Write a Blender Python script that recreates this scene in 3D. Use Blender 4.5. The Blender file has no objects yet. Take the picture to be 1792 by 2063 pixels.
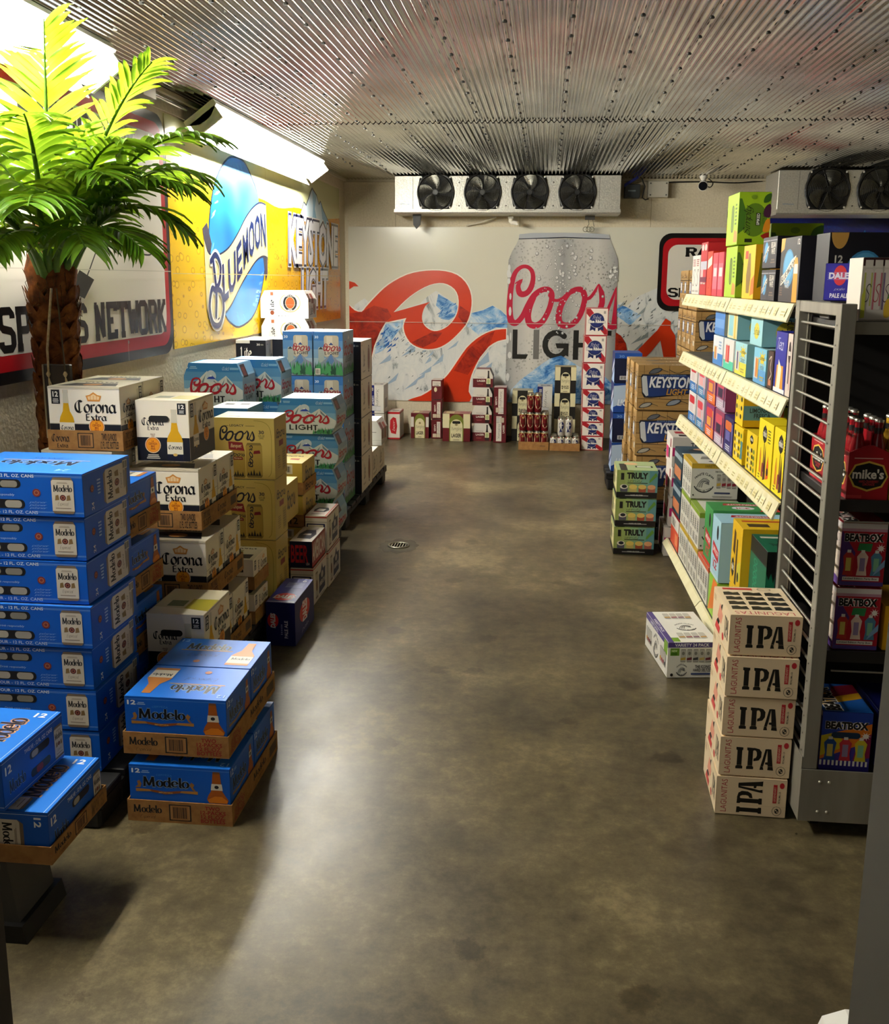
import bpy, math, random
from mathutils import Vector, Matrix
from mathutils.geometry import tessellate_polygon
random.seed(7)
SC = bpy.context.scene
COL = SC.collection
PI = math.pi
# ---------------------------------------------------------------- camera
cd = bpy.data.cameras.new('camera'); cam = bpy.data.objects.new('camera', cd); COL.objects.link(cam)
CX = Vector((0.99459761, 0.10355267, 0.00724203))      # image right
CD = Vector((0.02720183, -0.19266772, -0.98088695))    # image down
CF = Vector((-0.10017816, 0.97578481, -0.19444367))    # view direction
cam.matrix_world = Matrix(((CX.x, -CD.x, -CF.x, 0), (CX.y, -CD.y, -CF.y, 0), (CX.z, -CD.z, -CF.z, 1.53), (0, 0, 0, 1)))
cd.sensor_fit = 'VERTICAL'; cd.sensor_height = 36; cd.lens = 1960 / 2063 * 36
cd.shift_x = 0; cd.shift_y = -(1031.5 - 950) / 2063
cd.clip_start = .05
SC.camera = cam
# ---------------------------------------------------------------- world, exposure
w = bpy.data.worlds.new('world'); SC.world = w; w.use_nodes = True
w.node_tree.nodes['Background'].inputs[0].default_value = (.9, .86, .76, 1)
w.node_tree.nodes['Background'].inputs[1].default_value = 0.22  # weak ambient fill, added to lift the shade through the open doorway
SC.view_settings.view_transform = 'Standard'; SC.view_settings.look = 'None'
SC.view_settings.exposure = 1.4; SC.view_settings.gamma = 1; SC.view_settings.use_curve_mapping = False
TUBE_POWER = 75.0
try:
    SC.cycles.use_denoising = True
    SC.cycles.max_bounces = 8; SC.cycles.sample_clamp_indirect = 6; SC.cycles.caustics_reflective = False
except Exception: pass
XL, YB, HC = -1.98, 9.6, 2.47       # left wall, back wall, ceiling
# ---------------------------------------------------------------- materials
def lin(c):
    if isinstance(c, str):
        c = [int(c[i:i + 2], 16) / 255 for i in (0, 2, 4)]
    return tuple(x / 12.92 if x <= .04045 else ((x + .055) / 1.055) ** 2.4 for x in c)
MATS = {}
def mat(c, rough=.5, metal=0., spec=.4):
    """plain coloured surface; c is a hex colour"""
    k = (c, rough, metal, spec)
    if k in MATS: return MATS[k]
    m = bpy.data.materials.new('surface_' + c); m.use_nodes = True
    b = m.node_tree.nodes['Principled BSDF']
    b.inputs['Base Color'].default_value = (*lin(c), 1); b.inputs['Roughness'].default_value = rough
    b.inputs['Metallic'].default_value = metal; b.inputs['Specular IOR Level'].default_value = spec
    MATS[k] = m; return m
def nmat(name, build, rough=.5, metal=0., spec=.4):
    """node material: build(nodes, links, bsdf)"""
    if name in MATS: return MATS[name]
    m = bpy.data.materials.new(name); m.use_nodes = True
    b = m.node_tree.nodes['Principled BSDF']
    b.inputs['Roughness'].default_value = rough; b.inputs['Metallic'].default_value = metal; b.inputs['Specular IOR Level'].default_value = spec
    build(m.node_tree.nodes, m.node_tree.links, b)
    MATS[name] = m; return m
def ramp(N, stops):
    r = N.new('ShaderNodeValToRGB'); e = r.color_ramp.elements
    while len(e) < len(stops): e.new(.5)
    for i, (p, c) in enumerate(stops):
        e[i].position = p; e[i].color = (*lin(c), 1)
    return r
def noise(N, L, scale, detail=4, coord='Object', rough=.5, sc=None):
    t = N.new('ShaderNodeTexCoord'); n = N.new('ShaderNodeTexNoise'); n.inputs['Scale'].default_value = scale
    n.inputs['Detail'].default_value = detail; n.inputs['Roughness'].default_value = rough
    if sc:
        mp = N.new('ShaderNodeMapping'); mp.inputs['Scale'].default_value = sc
        L.new(t.outputs[coord], mp.inputs[0]); L.new(mp.outputs[0], n.inputs['Vector'])
    else: L.new(t.outputs[coord], n.inputs['Vector'])
    return n
def bump(N, L, b, src, strength, dist=.01):
    u = N.new('ShaderNodeBump'); u.inputs['Strength'].default_value = strength; u.inputs['Distance'].default_value = dist
    L.new(src, u.inputs['Height']); L.new(u.outputs[0], b.inputs['Normal'])
def noisy(name, stops, scale, detail=4, rough=.5, spec=.4, bmp=0, sc=None, metal=0., coord='Object', nr=.55):
    def f(N, L, b):
        n = noise(N, L, scale, detail, coord, nr, sc); r = ramp(N, stops)
        L.new(n.outputs['Fac'], r.inputs[0]); L.new(r.outputs[0], b.inputs['Base Color'])
        if bmp: bump(N, L, b, n.outputs['Fac'], bmp)
    return nmat(name, f, rough, metal, spec)
KRAFT = lambda: noisy('kraft_card', [(.3, '8a6238'), (.7, 'a67a48')], 30, rough=.8, spec=.15)
STEEL = lambda: noisy('shelf_steel', [(.3, '827e73'), (.7, '9a968a')], 12, rough=.4, metal=.3, sc=(1, 1, .15))
BLACKP = lambda: mat('0b0b0c', .45)
# ---------------------------------------------------------------- mesh building
class MB:
    def __init__(s): s.v = []; s.f = []; s.m = []; s.mats = []; s.sm = []
    def mi(s, m):
        if m not in s.mats: s.mats.append(m)
        return s.mats.index(m)
    def add(s, v, f, m, smooth=False):
        o = len(s.v); i = s.mi(m); s.v += [tuple(p) for p in v]
        for q in f: s.f.append([o + k for k in q]); s.m.append(i); s.sm.append(smooth)
        return s
    def mesh(s, name):
        me = bpy.data.meshes.new(name); me.from_pydata(s.v, [], s.f)
        for m in s.mats: me.materials.append(m)
        me.polygons.foreach_set('material_index', s.m); me.polygons.foreach_set('use_smooth', s.sm)
        me.update(); return me
    # shapes
    def box(s, x0, x1, y0, y1, z0, z1, m, c=.0015):
        c = min(c, (x1 - x0) / 2.5, (y1 - y0) / 2.5, (z1 - z0) / 2.5)
        X, Y, Z = (x0, x1), (y0, y1), (z0, z1); V = []; ix = {}
        for a in (0, 1):
            for b in (0, 1):
                for d in (0, 1):
                    sx, sy, sz = (1, -1)[a] * c, (1, -1)[b] * c, (1, -1)[d] * c
                    for k, p in enumerate(((X[a], Y[b] + sy, Z[d] + sz), (X[a] + sx, Y[b], Z[d] + sz), (X[a] + sx, Y[b] + sy, Z[d]))):
                        ix[a, b, d, k] = len(V); V.append(p)
        F = []
        I = lambda a, b, d, k: ix[a, b, d, k]
        for a in (0, 1):
            q = [I(a, 0, 0, 0), I(a, 1, 0, 0), I(a, 1, 1, 0), I(a, 0, 1, 0)]; F.append(q if a else q[::-1])
            q = [I(0, a, 0, 1), I(1, a, 0, 1), I(1, a, 1, 1), I(0, a, 1, 1)]; F.append(q[::-1] if a else q)
            q = [I(0, 0, a, 2), I(1, 0, a, 2), I(1, 1, a, 2), I(0, 1, a, 2)]; F.append(q if a else q[::-1])
            for b in (0, 1):
                q = [I(a, b, 0, 0), I(a, b, 1, 0), I(a, b, 1, 1), I(a, b, 0, 1)]; F.append(q if (a ^ b) else q[::-1])
                q = [I(a, 0, b, 0), I(a, 1, b, 0), I(a, 1, b, 2), I(a, 0, b, 2)]; F.append(q[::-1] if (a ^ b) == 0 else q)
                q = [I(0, a, b, 1), I(1, a, b, 1), I(1, a, b, 2), I(0, a, b, 2)]; F.append(q if (a ^ b) == 0 else q[::-1])
                for d in (0, 1):
                    q = [I(a, b, d, 0), I(a, b, d, 1), I(a, b, d, 2)]; F.append(q if (a + b + d) % 2 else q[::-1])
        return s.add(V, F, m)
    def tube(s, pts, r, m, n=8, caps=True, smooth=True):
        pts = [Vector(p) for p in pts]; R = r if isinstance(r, (list, tuple)) else [r] * len(pts); V = []; F = []
        u = None
        for i, p in enumerate(pts):
            t = (pts[min(i + 1, len(pts) - 1)] - pts[max(i - 1, 0)]).normalized()
            if u is None: u = t.orthogonal().normalized()
            else: u = (u - t * u.dot(t)).normalized()
            w_ = t.cross(u)
            V += [p + (u * math.cos(2 * PI * k / n) + w_ * math.sin(2 * PI * k / n)) * R[i] for k in range(n)]
        for i in range(len(pts) - 1):
            for k in range(n):
                a, b = i * n + k, i * n + (k + 1) % n; F.append((a, b, b + n, a + n))
        s.add(V, F, m, smooth)
        if caps:
            s.add(V[:n][::-1], [list(range(n))], m); s.add(V[-n:], [list(range(n))], m)
        return s
    def lathe(s, prof, m, o=(0, 0, 0), n=16, smooth=True):
        V = []; F = []
        for r, z in prof: V += [(o[0] + r * math.cos(2 * PI * k / n), o[1] + r * math.sin(2 * PI * k / n), o[2] + z) for k in range(n)]
        for i in range(len(prof) - 1):
            for k in range(n):
                a, b = i * n + k, i * n + (k + 1) % n; F.append((a, b, b + n, a + n))
        s.add(V, F, m, smooth); s.add(V[:n][::-1], [list(range(n))], m); s.add(V[-n:], [list(range(n))], m); return s
    def prism(s, pts, axis, a, b, m):
        """extrude a 2-D outline along an axis from a to b"""
        P = {'x': lambda p, t: (t, p[0], p[1]), 'y': lambda p, t: (p[0], t, p[1]), 'z': lambda p, t: (p[0], p[1], t)}[axis]
        n = len(pts); V = [P(p, a) for p in pts] + [P(p, b) for p in pts]
        F = [(i, (i + 1) % n, (i + 1) % n + n, i + n) for i in range(n)]
        T = tris(pts); F += [t[::-1] for t in T] + [[k + n for k in t] for t in T]
        return s.add(V, F, m)
def tris(pts):
    return [tuple(t) for t in tessellate_polygon([[Vector((p[0], p[1], 0)) for p in pts]])]
def link(name, me, parent=None, loc=None, rz=0):
    o = bpy.data.objects.new(name, me); COL.objects.link(o)
    if parent: o.parent = parent
    if loc: o.location = loc
    if rz: o.rotation_euler.z = rz
    return o
def tag(o, label, cat, group=None, kind=None):
    if label:
        o['label'] = label; n = len(label.replace('-', ' ').split())
        if not 4 <= n <= 16: print('LABEL', n, label)
    if cat: o['category'] = cat
    if group: o['group'] = group
    if kind: o['kind'] = kind
    return o
def struct(name, mb):
    o = link(name, mb.mesh(name)); o['kind'] = 'structure'; return o
def empty(name, loc=(0, 0, 0), rz=0):
    o = bpy.data.objects.new(name, None); COL.objects.link(o); o.location = loc; o.rotation_euler.z = rz
    o.empty_display_size = .05; return o
# ---------------------------------------------------------------- flat printed art
TX = {}
def text2d(s, bold=0., shear=0., res=2):
    k = (s, bold, shear)
    if k in TX: return TX[k]
    cu = bpy.data.curves.new('lettering', 'FONT'); cu.body = s; cu.offset = bold; cu.shear = shear; cu.resolution_u = res; cu.fill_mode = 'BOTH'; cu.space_line = .82; cu.align_x = 'CENTER'
    ob = bpy.data.objects.new('lettering', cu); me = bpy.data.meshes.new_from_object(ob)
    V = [(v.co.x, v.co.y) for v in me.vertices]; F = [tuple(p.vertices) for p in me.polygons]
    bpy.data.objects.remove(ob); bpy.data.meshes.remove(me); bpy.data.curves.remove(cu)
    TX[k] = (V, F); return TX[k]
def cr(pts, n=5, closed=False):
    """Catmull-Rom through points (any tuple length)"""
    out = []; N = len(pts)
    for i in range(N if closed else N - 1):
        g = (lambda j: pts[j % N]) if closed else (lambda j: pts[min(max(j, 0), N - 1)])
        a, b, c, d = g(i - 1), g(i), g(i + 1), g(i + 2)
        for k in range(n):
            t = k / n
            out.append(tuple(.5 * (2 * b[q] + (c[q] - a[q]) * t + (2 * a[q] - 5 * b[q] + 4 * c[q] - d[q]) * t * t + (3 * b[q] - a[q] - 3 * c[q] + d[q]) * t ** 3) for q in range(len(b))))
    if not closed: out.append(tuple(pts[-1]))
    return out
def ell(cx, cy, rx, ry, a0=0, a1=360, n=24):
    k = n + (1 if abs(a1 - a0) < 360 else 0)
    return [(cx + rx * math.cos(math.radians(a0 + (a1 - a0) * i / n)), cy + ry * math.sin(math.radians(a0 + (a1 - a0) * i / n))) for i in range(k)]
Z0 = Vector((0, 0, 0))
class Art:
    def __init__(s, w, h, bg=None): s.w = w; s.h = h; s.ops = []; (bg and s.R(0, 0, w, h, bg))
    def put(s, V, F, c):
        s.ops.append((c, V, F)); return s
    def P(s, pts, c): return s.put(pts, tris(pts), c)
    def R(s, x, y, w, h, c): return s.put([(x, y), (x + w, y), (x + w, y + h), (x, y + h)], [(0, 1, 2, 3)], c)
    def RR(s, x, y, w, h, r, c):
        p = []
        for cx, cy, a in ((x + w - r, y + r, -90), (x + w - r, y + h - r, 0), (x + r, y + h - r, 90), (x + r, y + r, 180)): p += ell(cx, cy, r, r, a, a + 90, 4)
        return s.put(p, [tuple(range(len(p)))], c)
    def E(s, cx, cy, rx, ry, c, n=22): p = ell(cx, cy, rx, ry, n=n); return s.put(p, [tuple(range(n))], c)
    def T(s, t, x, y, w, h, c, bold=.015, shear=0., rot=0, out=None, ow=.05, warp=None):
        """lettering fitted to the box x,y,w,h (lower-left corner); rot 90 reads upwards, 180 upside down, 270 downwards"""
        V0, F = text2d(t, bold, shear)
        if not V0: return s
        ax, bx = min(p[0] for p in V0), max(p[0] for p in V0); ay, by = min(p[1] for p in V0), max(p[1] for p in V0)
        def place(V):
            r = []
            for px, py in V:
                u = (px - ax) / (bx - ax); v = (py - ay) / (by - ay)
                if warp: u, v = warp(u, v)
                if rot == 90: u, v = 1 - v, u
                elif rot == 180: u, v = 1 - u, 1 - v
                elif rot == 270: u, v = v, 1 - u
                r.append((x + u * w, y + v * h))
            return r
        if out:
            Vo, Fo = text2d(t, bold + ow, shear); s.put(place(Vo), Fo, out)
        return s.put(place(V0), F, c)
    def K(s, pts, c, w=.1, nib=None, round_=True, z0=0., z1=.9, op=True):
        """brush stroke; pts (x,y) or (x,y,radius); nib=(length, angle) sweeps a broad pen as well"""
        V = []; F = []; n = len(pts)
        if n < 2: return s
        if nib:
            dx, dy = nib[0] / 2 * math.cos(math.radians(nib[1])), nib[0] / 2 * math.sin(math.radians(nib[1]))
            for i, p in enumerate(pts):
                zz = z0 + (z1 - z0) * .5 * i / n; V += [(p[0] - dx, p[1] - dy, zz), (p[0] + dx, p[1] + dy, zz)]
                if i: F.append((2 * i - 2, 2 * i - 1, 2 * i + 1, 2 * i))
        if w or not nib:
            o = len(V); zb = z0 + (z1 - z0) * (.5 if nib else 0); zs = (z1 - z0) * (.5 if nib else 1)
            for i, p in enumerate(pts):
                r = p[2] if len(p) > 2 else w / 2; q, e = pts[max(i - 1, 0)], pts[min(i + 1, n - 1)]
                d1 = (p[0] - q[0], p[1] - q[1]) if i else (e[0] - p[0], e[1] - p[1]); d2 = (e[0] - p[0], e[1] - p[1]) if i < n - 1 else d1
                l1, l2 = math.hypot(*d1) or 1, math.hypot(*d2) or 1; mx, my = d1[0] / l1 + d2[0] / l2, d1[1] / l1 + d2[1] / l2; lm = math.hypot(mx, my)
                if lm < .35: mx, my, lm = d1[0] / l1, d1[1] / l1, 1
                nx, ny = -my / lm, mx / lm; k = min(1.8, 1 / max(.35, abs(nx * -d1[1] / l1 + ny * d1[0] / l1))) * r; zz = zb + zs * i / n
                V += [(p[0] - nx * k, p[1] - ny * k, zz), (p[0] + nx * k, p[1] + ny * k, zz)]
                if i: F.append((o + 2 * i - 2, o + 2 * i, o + 2 * i + 1, o + 2 * i - 1))
            if round_ and not nib:
                for p, a0, zz in ((pts[0], pts[1], zb), (pts[-1], pts[-2], zb + zs)):
                    r = p[2] if len(p) > 2 else w / 2; t = math.degrees(math.atan2(p[1] - a0[1], p[0] - a0[0])); o = len(V)
                    V += [(x, y, zz) for x, y in ell(p[0], p[1], r, r, t - 90, t + 90, 5)]; F.append(tuple(range(o, o + 6)))
        if not op: return V, F
        return s.put(V, F, c)
    def word(s, t, x, y, w, h, c, font='script', rot=0, out=None, ow=.12):
        """hand-lettered word fitted to a box"""
        if out: skel(s, t, x, y, w, h, out, font, rot, ow)
        skel(s, t, x, y, w, h, c, font, rot, 0); return s
    def A(s, a, x, y, w, h, rot=0):
        """place another art inside the box"""
        for c, V, F in a.ops:
            q = []
            for pp in V:
                u, v = pp[0] / a.w, pp[1] / a.h
                if rot == 90: u, v = 1 - v, u
                elif rot == 180: u, v = 1 - u, 1 - v
                elif rot == 270: u, v = v, 1 - u
                q.append((x + u * w, y + v * h, *pp[2:]))
            s.ops.append((c, q, F))
        return s
    def stamp(s, mb, O, U, V, eps=.00005, rough=.42, start=1):
        O, U, V = Vector(O), Vector(U), Vector(V); N = U.cross(V).normalized(); i = start
        for (c, P, F) in s.ops:
            B = O + N * eps * i; i += 4 if len(P[0]) > 3 else 1; m = c if not isinstance(c, str) else mat(c, rough)
            mb.add([B + U * (p[0] / s.w) + V * (p[1] / s.h) + (N * eps * (3.6 if len(p) > 3 else .9) * p[2] if len(p) > 2 else Z0) for p in P], F, m)
# ---- skeleton letters: strokes on a 1-high x-height grid
def arc(cx, cy, rx, ry, a0, a1, n=12): return ell(cx, cy, rx, ry, a0, a1, n) if abs(a1 - a0) < 360 else ell(cx, cy, rx, ry, a0, a1, n) + [ell(cx, cy, rx, ry, a0, a1, n)[0]]
_o = arc(.4, .5, .34, .5, 90, 450, 14)
GL = {
 'a': (.9, [_o, [(.74, 1), (.74, .1), (.9, 0)]]), 'b': (.85, [[(.1, 1.6), (.1, 0)], arc(.42, .5, .32, .5, 150, -150, 14)]),
 'c': (.75, [arc(.42, .5, .34, .5, 55, 310)]), 'd': (.9, [_o, [(.74, 1.6), (.74, .1), (.9, 0)]]),
 'e': (.8, [[(.08, .5), (.72, .58)] + arc(.4, .55, .33, .45, 5, 315, 13)]), 'f': (.5, [[(.55, 1.5), (.4, 1.6), (.25, 1.4), (.22, 0)], [(.05, 1), (.5, 1)]]),
 'g': (.9, [_o, [(.74, 1), (.74, -.3), (.5, -.55), (.1, -.4)]]), 'h': (.85, [[(.12, 1.6), (.12, 0)], [(.12, .7), (.4, 1), (.68, .8), (.68, 0)]]),
 'i': (.4, [[(.18, 1), (.18, .1), (.35, 0)], [(.18, 1.3), (.2, 1.36)]]), 'k': (.8, [[(.12, 1.6), (.12, 0)], [(.65, 1), (.14, .45), (.7, 0)]]),
 'l': (.4, [[(.18, 1.6), (.18, .1), (.35, 0)]]), 'm': (1.25, [[(.12, 1), (.12, 0)], [(.12, .7), (.35, 1), (.58, .8), (.58, 0)], [(.58, .7), (.85, 1), (1.05, .8), (1.05, 0)]]),
 'n': (.85, [[(.12, 1), (.12, 0)], [(.12, .7), (.4, 1), (.66, .8), (.66, .1), (.8, 0)]]), 'o': (.8, [_o]),
 'p': (.85, [[(.12, 1), (.12, -.5)], arc(.42, .5, .32, .5, 150, -150, 14)]), 'r': (.6, [[(.12, 1), (.12, 0)], [(.12, .65), (.35, 1), (.58, .9)]]),
 's': (.7, [[(.6, .85), (.4, 1), (.14, .85), (.16, .62), (.55, .4), (.58, .15), (.34, 0), (.08, .12)]]), 't': (.55, [[(.22, 1.4), (.22, .15), (.38, 0), (.52, .1)], [(.04, 1), (.48, 1)]]),
 'u': (.85, [[(.1, 1), (.1, .2), (.36, 0), (.66, .3)], [(.66, 1), (.66, .1), (.82, 0)]]), 'x': (.75, [[(.1, 1), (.66, 0)], [(.64, 1), (.08, 0)]]),
 'y': (.85, [[(.1, 1), (.14, .2), (.4, 0), (.66, .3)], [(.68, 1), (.66, -.3), (.4, -.55), (.08, -.4)]]), ' ': (.5, []),
 'A': (1.1, [[(.05, 0), (.5, 1.5), (.95, 0)], [(.2, .5), (.8, .5)]]), 'B': (1.0, [[(.15, 1.5), (.15, 0)], [(.15, 1.5), (.6, 1.45), (.75, 1.15), (.55, .8), (.15, .78)], [(.5, .8), (.85, .6), (.85, .2), (.55, 0), (.15, 0)]]),
 'C': (1.15, [arc(.65, .75, .55, .75, 50, 310, 16), [(.62, 1.4), (.62, .1)]]), 'E': (.95, [[(.8, 1.5), (.18, 1.5), (.18, 0), (.85, 0)], [(.18, .78), (.7, .78)]]),
 'L': (.95, [[(.1, 1.3), (.3, 1.55), (.36, 1.2), (.3, 0), (.9, .1)]]), 'M': (1.5, [[(.15, 0), (.22, 1.5)], [(.22, 1.5), (.72, .1)], [(.72, .1), (1.2, 1.5)], [(1.2, 1.5), (1.28, 0)]]),
 'P': (1.0, [[(.3, 1.5), (.2, 0)], [(.02, 1.2), (.3, 1.5), (.8, 1.45), (.9, 1.1), (.6, .75), (.25, .75)]]), 'R': (1.0, [[(.3, 1.5), (.2, 0)], [(.02, 1.2), (.3, 1.5), (.8, 1.45), (.9, 1.1), (.6, .8), (.25, .78)], [(.5, .78), (.9, 0)]]),
 'S': (1.0, [[(.9, 1.25), (.65, 1.5), (.3, 1.4), (.2, 1.1), (.5, .85), (.8, .6), (.75, .15), (.4, 0), (.08, .2)]]),
 'Y': (1.0, [[(.0, 1.3), (.2, 1.5), (.35, .9), (.6, .8), (.8, 1.1)], [(.95, 1.5), (.7, .5), (.45, 0), (.15, .05)]]),
 'T': (.9, [[(.0, 1.35), (.2, 1.5), (.9, 1.5)], [(.5, 1.5), (.42, 0)]]), "'": (.3, [[(.12, 1.6), (.1, 1.3)]]), 'D': (1.1, [[(.2, 1.5), (.2, 0)], [(.2, 1.5), (.7, 1.4), (.95, .75), (.7, .1), (.2, 0)]]),
}
FONTS = {'script': ((.17, 35), .07, .32, True, 0), 'black': ((.3, 40), .03, 0, False, 0), 'serif': ((.3, 0), .1, 0, False, 1), 'slab': ((.33, 0), .14, 0, False, 1), 'pen': ((.1, 30), .08, .25, True, 0)}
def skel(art, t, x, y, w, h, c, font, rot, grow):
    nib, th, sh, sm, ser = FONTS[font]; S = []; X = 0
    for ch in t:
        adv, st = GL[ch]
        for k in st:
            p = [(X + a + b * sh, b) for a, b in k]
            if sm and len(p) > 2 and len(p) < 12: p = cr(p, 4)
            S.append(p)
            if ser and len(k) < 10:
                for e in ((k[0], k[-1]) if ch not in 'ceosCS' else ()):
                    if abs(e[1] - round(e[1] * 2) / 2) < .01 and e[1] != .5 : S.append([(X + e[0] - .2, e[1]), (X + e[0] + .2, e[1])])
        X += adv * (1.08 if not sm else .92)
    nl = nib[0] / 2; m = th / 2; al = [q for p in S for q in p]
    ax, bx = min(q[0] for q in al) - nl, max(q[0] for q in al) + nl; ay, by = min(q[1] for q in al) - m, max(q[1] for q in al) + m
    V = []; F = []
    tmp = Art(1, 1)
    for j, p in enumerate(S):
        v, f = tmp.K(p, c, th + grow * 2, (nib[0] + grow, nib[1]), z0=j / len(S), z1=(j + .8) / len(S), op=False)
        o = len(V); F += [tuple(k + o for k in q) for q in f]
        for px, py, zz in v:
            u, vv = (px - ax) / (bx - ax), (py - ay) / (by - ay)
            if rot == 90: u, vv = 1 - vv, u
            elif rot == 180: u, vv = 1 - u, 1 - vv
            elif rot == 270: u, vv = vv, 1 - u
            V.append((x + u * w, y + vv * h, zz, 1))
    art.put(V, F, c)
# ================================================================ the room
def floor_mat(N, L, b):
    n1 = noise(N, L, 1.3, 8, rough=.66); n2 = noise(N, L, 16, 8, rough=.8); n3 = noise(N, L, 3.2, 3, sc=(1, .6, 1))
    mx = N.new('ShaderNodeMix'); mx.data_type = 'FLOAT'; mx.inputs[0].default_value = .42
    L.new(n1.outputs['Fac'], mx.inputs[2]); L.new(n2.outputs['Fac'], mx.inputs[3])
    r = ramp(N, [(.36, '2b2519'), (.45, '443c2b'), (.53, '5a5039'), (.62, '7b6e50'), (.72, '8f8162')]); L.new(mx.outputs[0], r.inputs[0])
    t = N.new('ShaderNodeTexCoord'); v = N.new('ShaderNodeTexVoronoi'); v.inputs['Scale'].default_value = 3.1; v.inputs['Randomness'].default_value = 1
    L.new(t.outputs['Object'], v.inputs['Vector'])
    dn = N.new('ShaderNodeMath'); dn.operation = 'ADD'; ds = N.new('ShaderNodeMath'); ds.operation = 'MULTIPLY'; ds.inputs[1].default_value = .3; L.new(n2.outputs['Fac'], ds.inputs[0]); L.new(v.outputs['Distance'], dn.inputs[0]); L.new(ds.outputs[0], dn.inputs[1])
    s = ramp(N, [(.2, '7a705c'), (.27, '9c917c'), (.31, 'ffffff')]); L.new(dn.outputs[0], s.inputs[0])
    mu = N.new('ShaderNodeMix'); mu.data_type = 'RGBA'; mu.blend_type = 'MULTIPLY'; mu.inputs[0].default_value = .55
    L.new(r.outputs[0], mu.inputs[6]); L.new(s.outputs[0], mu.inputs[7]); L.new(mu.outputs[2], b.inputs['Base Color'])
    rr = N.new('ShaderNodeMapRange'); rr.inputs[3].default_value = .24; rr.inputs[4].default_value = .5
    L.new(n3.outputs['Fac'], rr.inputs[0]); L.new(rr.outputs[0], b.inputs['Roughness']); bump(N, L, b, n2.outputs['Fac'], .06)
FLOOR = nmat('polished_concrete', floor_mat, .3, spec=.36)
WALL = lambda: noisy('embossed_wall_panel', [(.3, 'c9bda0'), (.7, 'd8cdb2')], 60, rough=.55, spec=.3, bmp=.25)
XR = 3.3
m = MB(); m.box(-2.4, XR + .2, -.6, YB + .3, -.12, 0, FLOOR, 0); struct('floor', m)
m = MB(); m.box(XL - .12, XL, 1.0, YB, 0, HC, WALL()); struct('wall_left', m)
m = MB(); m.box(XL, XL + .008, 1.01, YB - .03, 2.36, HC - .035, WALL()); struct('trim_4', m)
m = MB(); m.box(XL - .12, XR + .12, YB, YB + .12, 0, HC, WALL())
struct('wall_back', m)
m = MB()
for x in (-1.48, -.28, .95, 2.2): m.box(x - .002, x + .002, YB - .0015, YB, .1, HC - .04, mat('8d8468', .6), 0)
struct('trim_5', m)
m = MB(); m.box(XR, XR + .12, 1.0, YB, 0, HC, WALL()); struct('wall_right', m)
m = MB(); m.box(XL - .12, -.66, .86, .99, 0, HC, mat('3a342c', .6)); m.box(.38, XR + .12, .86, .99, 0, HC, mat('3a342c', .6)); m.box(-.66, .38, .86, .99, 2.2, HC, mat('3a342c', .6)); struct('wall_front', m)
m = MB(); m.box(-.665, -.64, .84, 1.0, 0, 2.2, mat('241d16', .6)); struct('trim_1', m)
m = MB(); m.box(.36, .385, .84, 1.0, 0, 2.2, mat('2b2822', .5)); struct('trim_2', m)
m = MB(); m.box(XL, XR, YB - .012, YB, .0, .1, mat('cfc6ae', .5)); struct('baseboard_back', m)
m = MB(); m.box(XL, XL + .012, 1.01, YB - .013, .0, .1, mat('cfc6ae', .5)); struct('baseboard_left', m)
m = MB(); m.box(XL, XR, YB - .03, YB, HC - .035, HC - .005, mat('b9ae92', .5)); m.box(XL, XL + .03, 1.01, YB, HC - .03, HC - .005, mat('c8beA4'.lower(), .5)); struct('trim_3', m)
# corrugated ceiling: ribs run along the room, three sheet lengths with lapped ends
def ceil_mat(N, L, b):
    n = noise(N, L, 4, 5, sc=(1, .5, 1)); n2 = noise(N, L, 60, 3, sc=(1, .08, 1))
    r = ramp(N, [(.3, 'a8a69e'), (.6, 'd6d4cc')]); L.new(n.outputs['Fac'], r.inputs[0]); L.new(r.outputs[0], b.inputs['Base Color'])
    q = N.new('ShaderNodeMapRange'); q.inputs[3].default_value = .07; q.inputs[4].default_value = .17; L.new(n2.outputs['Fac'], q.inputs[0]); L.new(q.outputs[0], b.inputs['Roughness'])
    bump(N, L, b, n.outputs['Fac'], .07, .02)
CEIL = nmat('galvanised_corrugated_sheet', ceil_mat, .18, 1.0)
pitch = .0335; m = MB()
for (y0, y1, z) in ((.5, 2.45, 0), (2.4, 6.25, .004), (6.2, YB, .0)):
    nx = int((XR - XL) / pitch * 8); V = []; F = []
    for i in range(nx + 1):
        x = XL + (XR - XL) * i / nx; zz = HC - .008 + z + .007 * math.cos(2 * PI * (x - XL) / pitch)
        for y in (y0, y1): V.append((x, y, zz))
    for i in range(nx): F.append((2 * i, 2 * i + 1, 2 * i + 3, 2 * i + 2))
    m.add(V, F, CEIL, True)
m.box(XL - .1, XR + .1, .5, YB + .1, HC + .02, HC + .08, mat('55534c', .7))
struct('ceiling', m)
m = MB()
for i, x in enumerate([XL + .33 + .245 * k for k in range(20)]):
    for k in range(26):
        y = 2.3 + k * .285 + (.05 if i % 3 == 0 else 0)
        if y > 8.6: continue
        m.lathe([(.009, 0), (.009, .006), (.005, .010)], mat('15140f', .5), (x, y, HC - .028), 6, False)
o = link('ceiling_screws', m.mesh('ceiling_screws')); tag(o, 'rows of small dark screws holding the corrugated metal ceiling', 'screws', kind='stuff')
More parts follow.
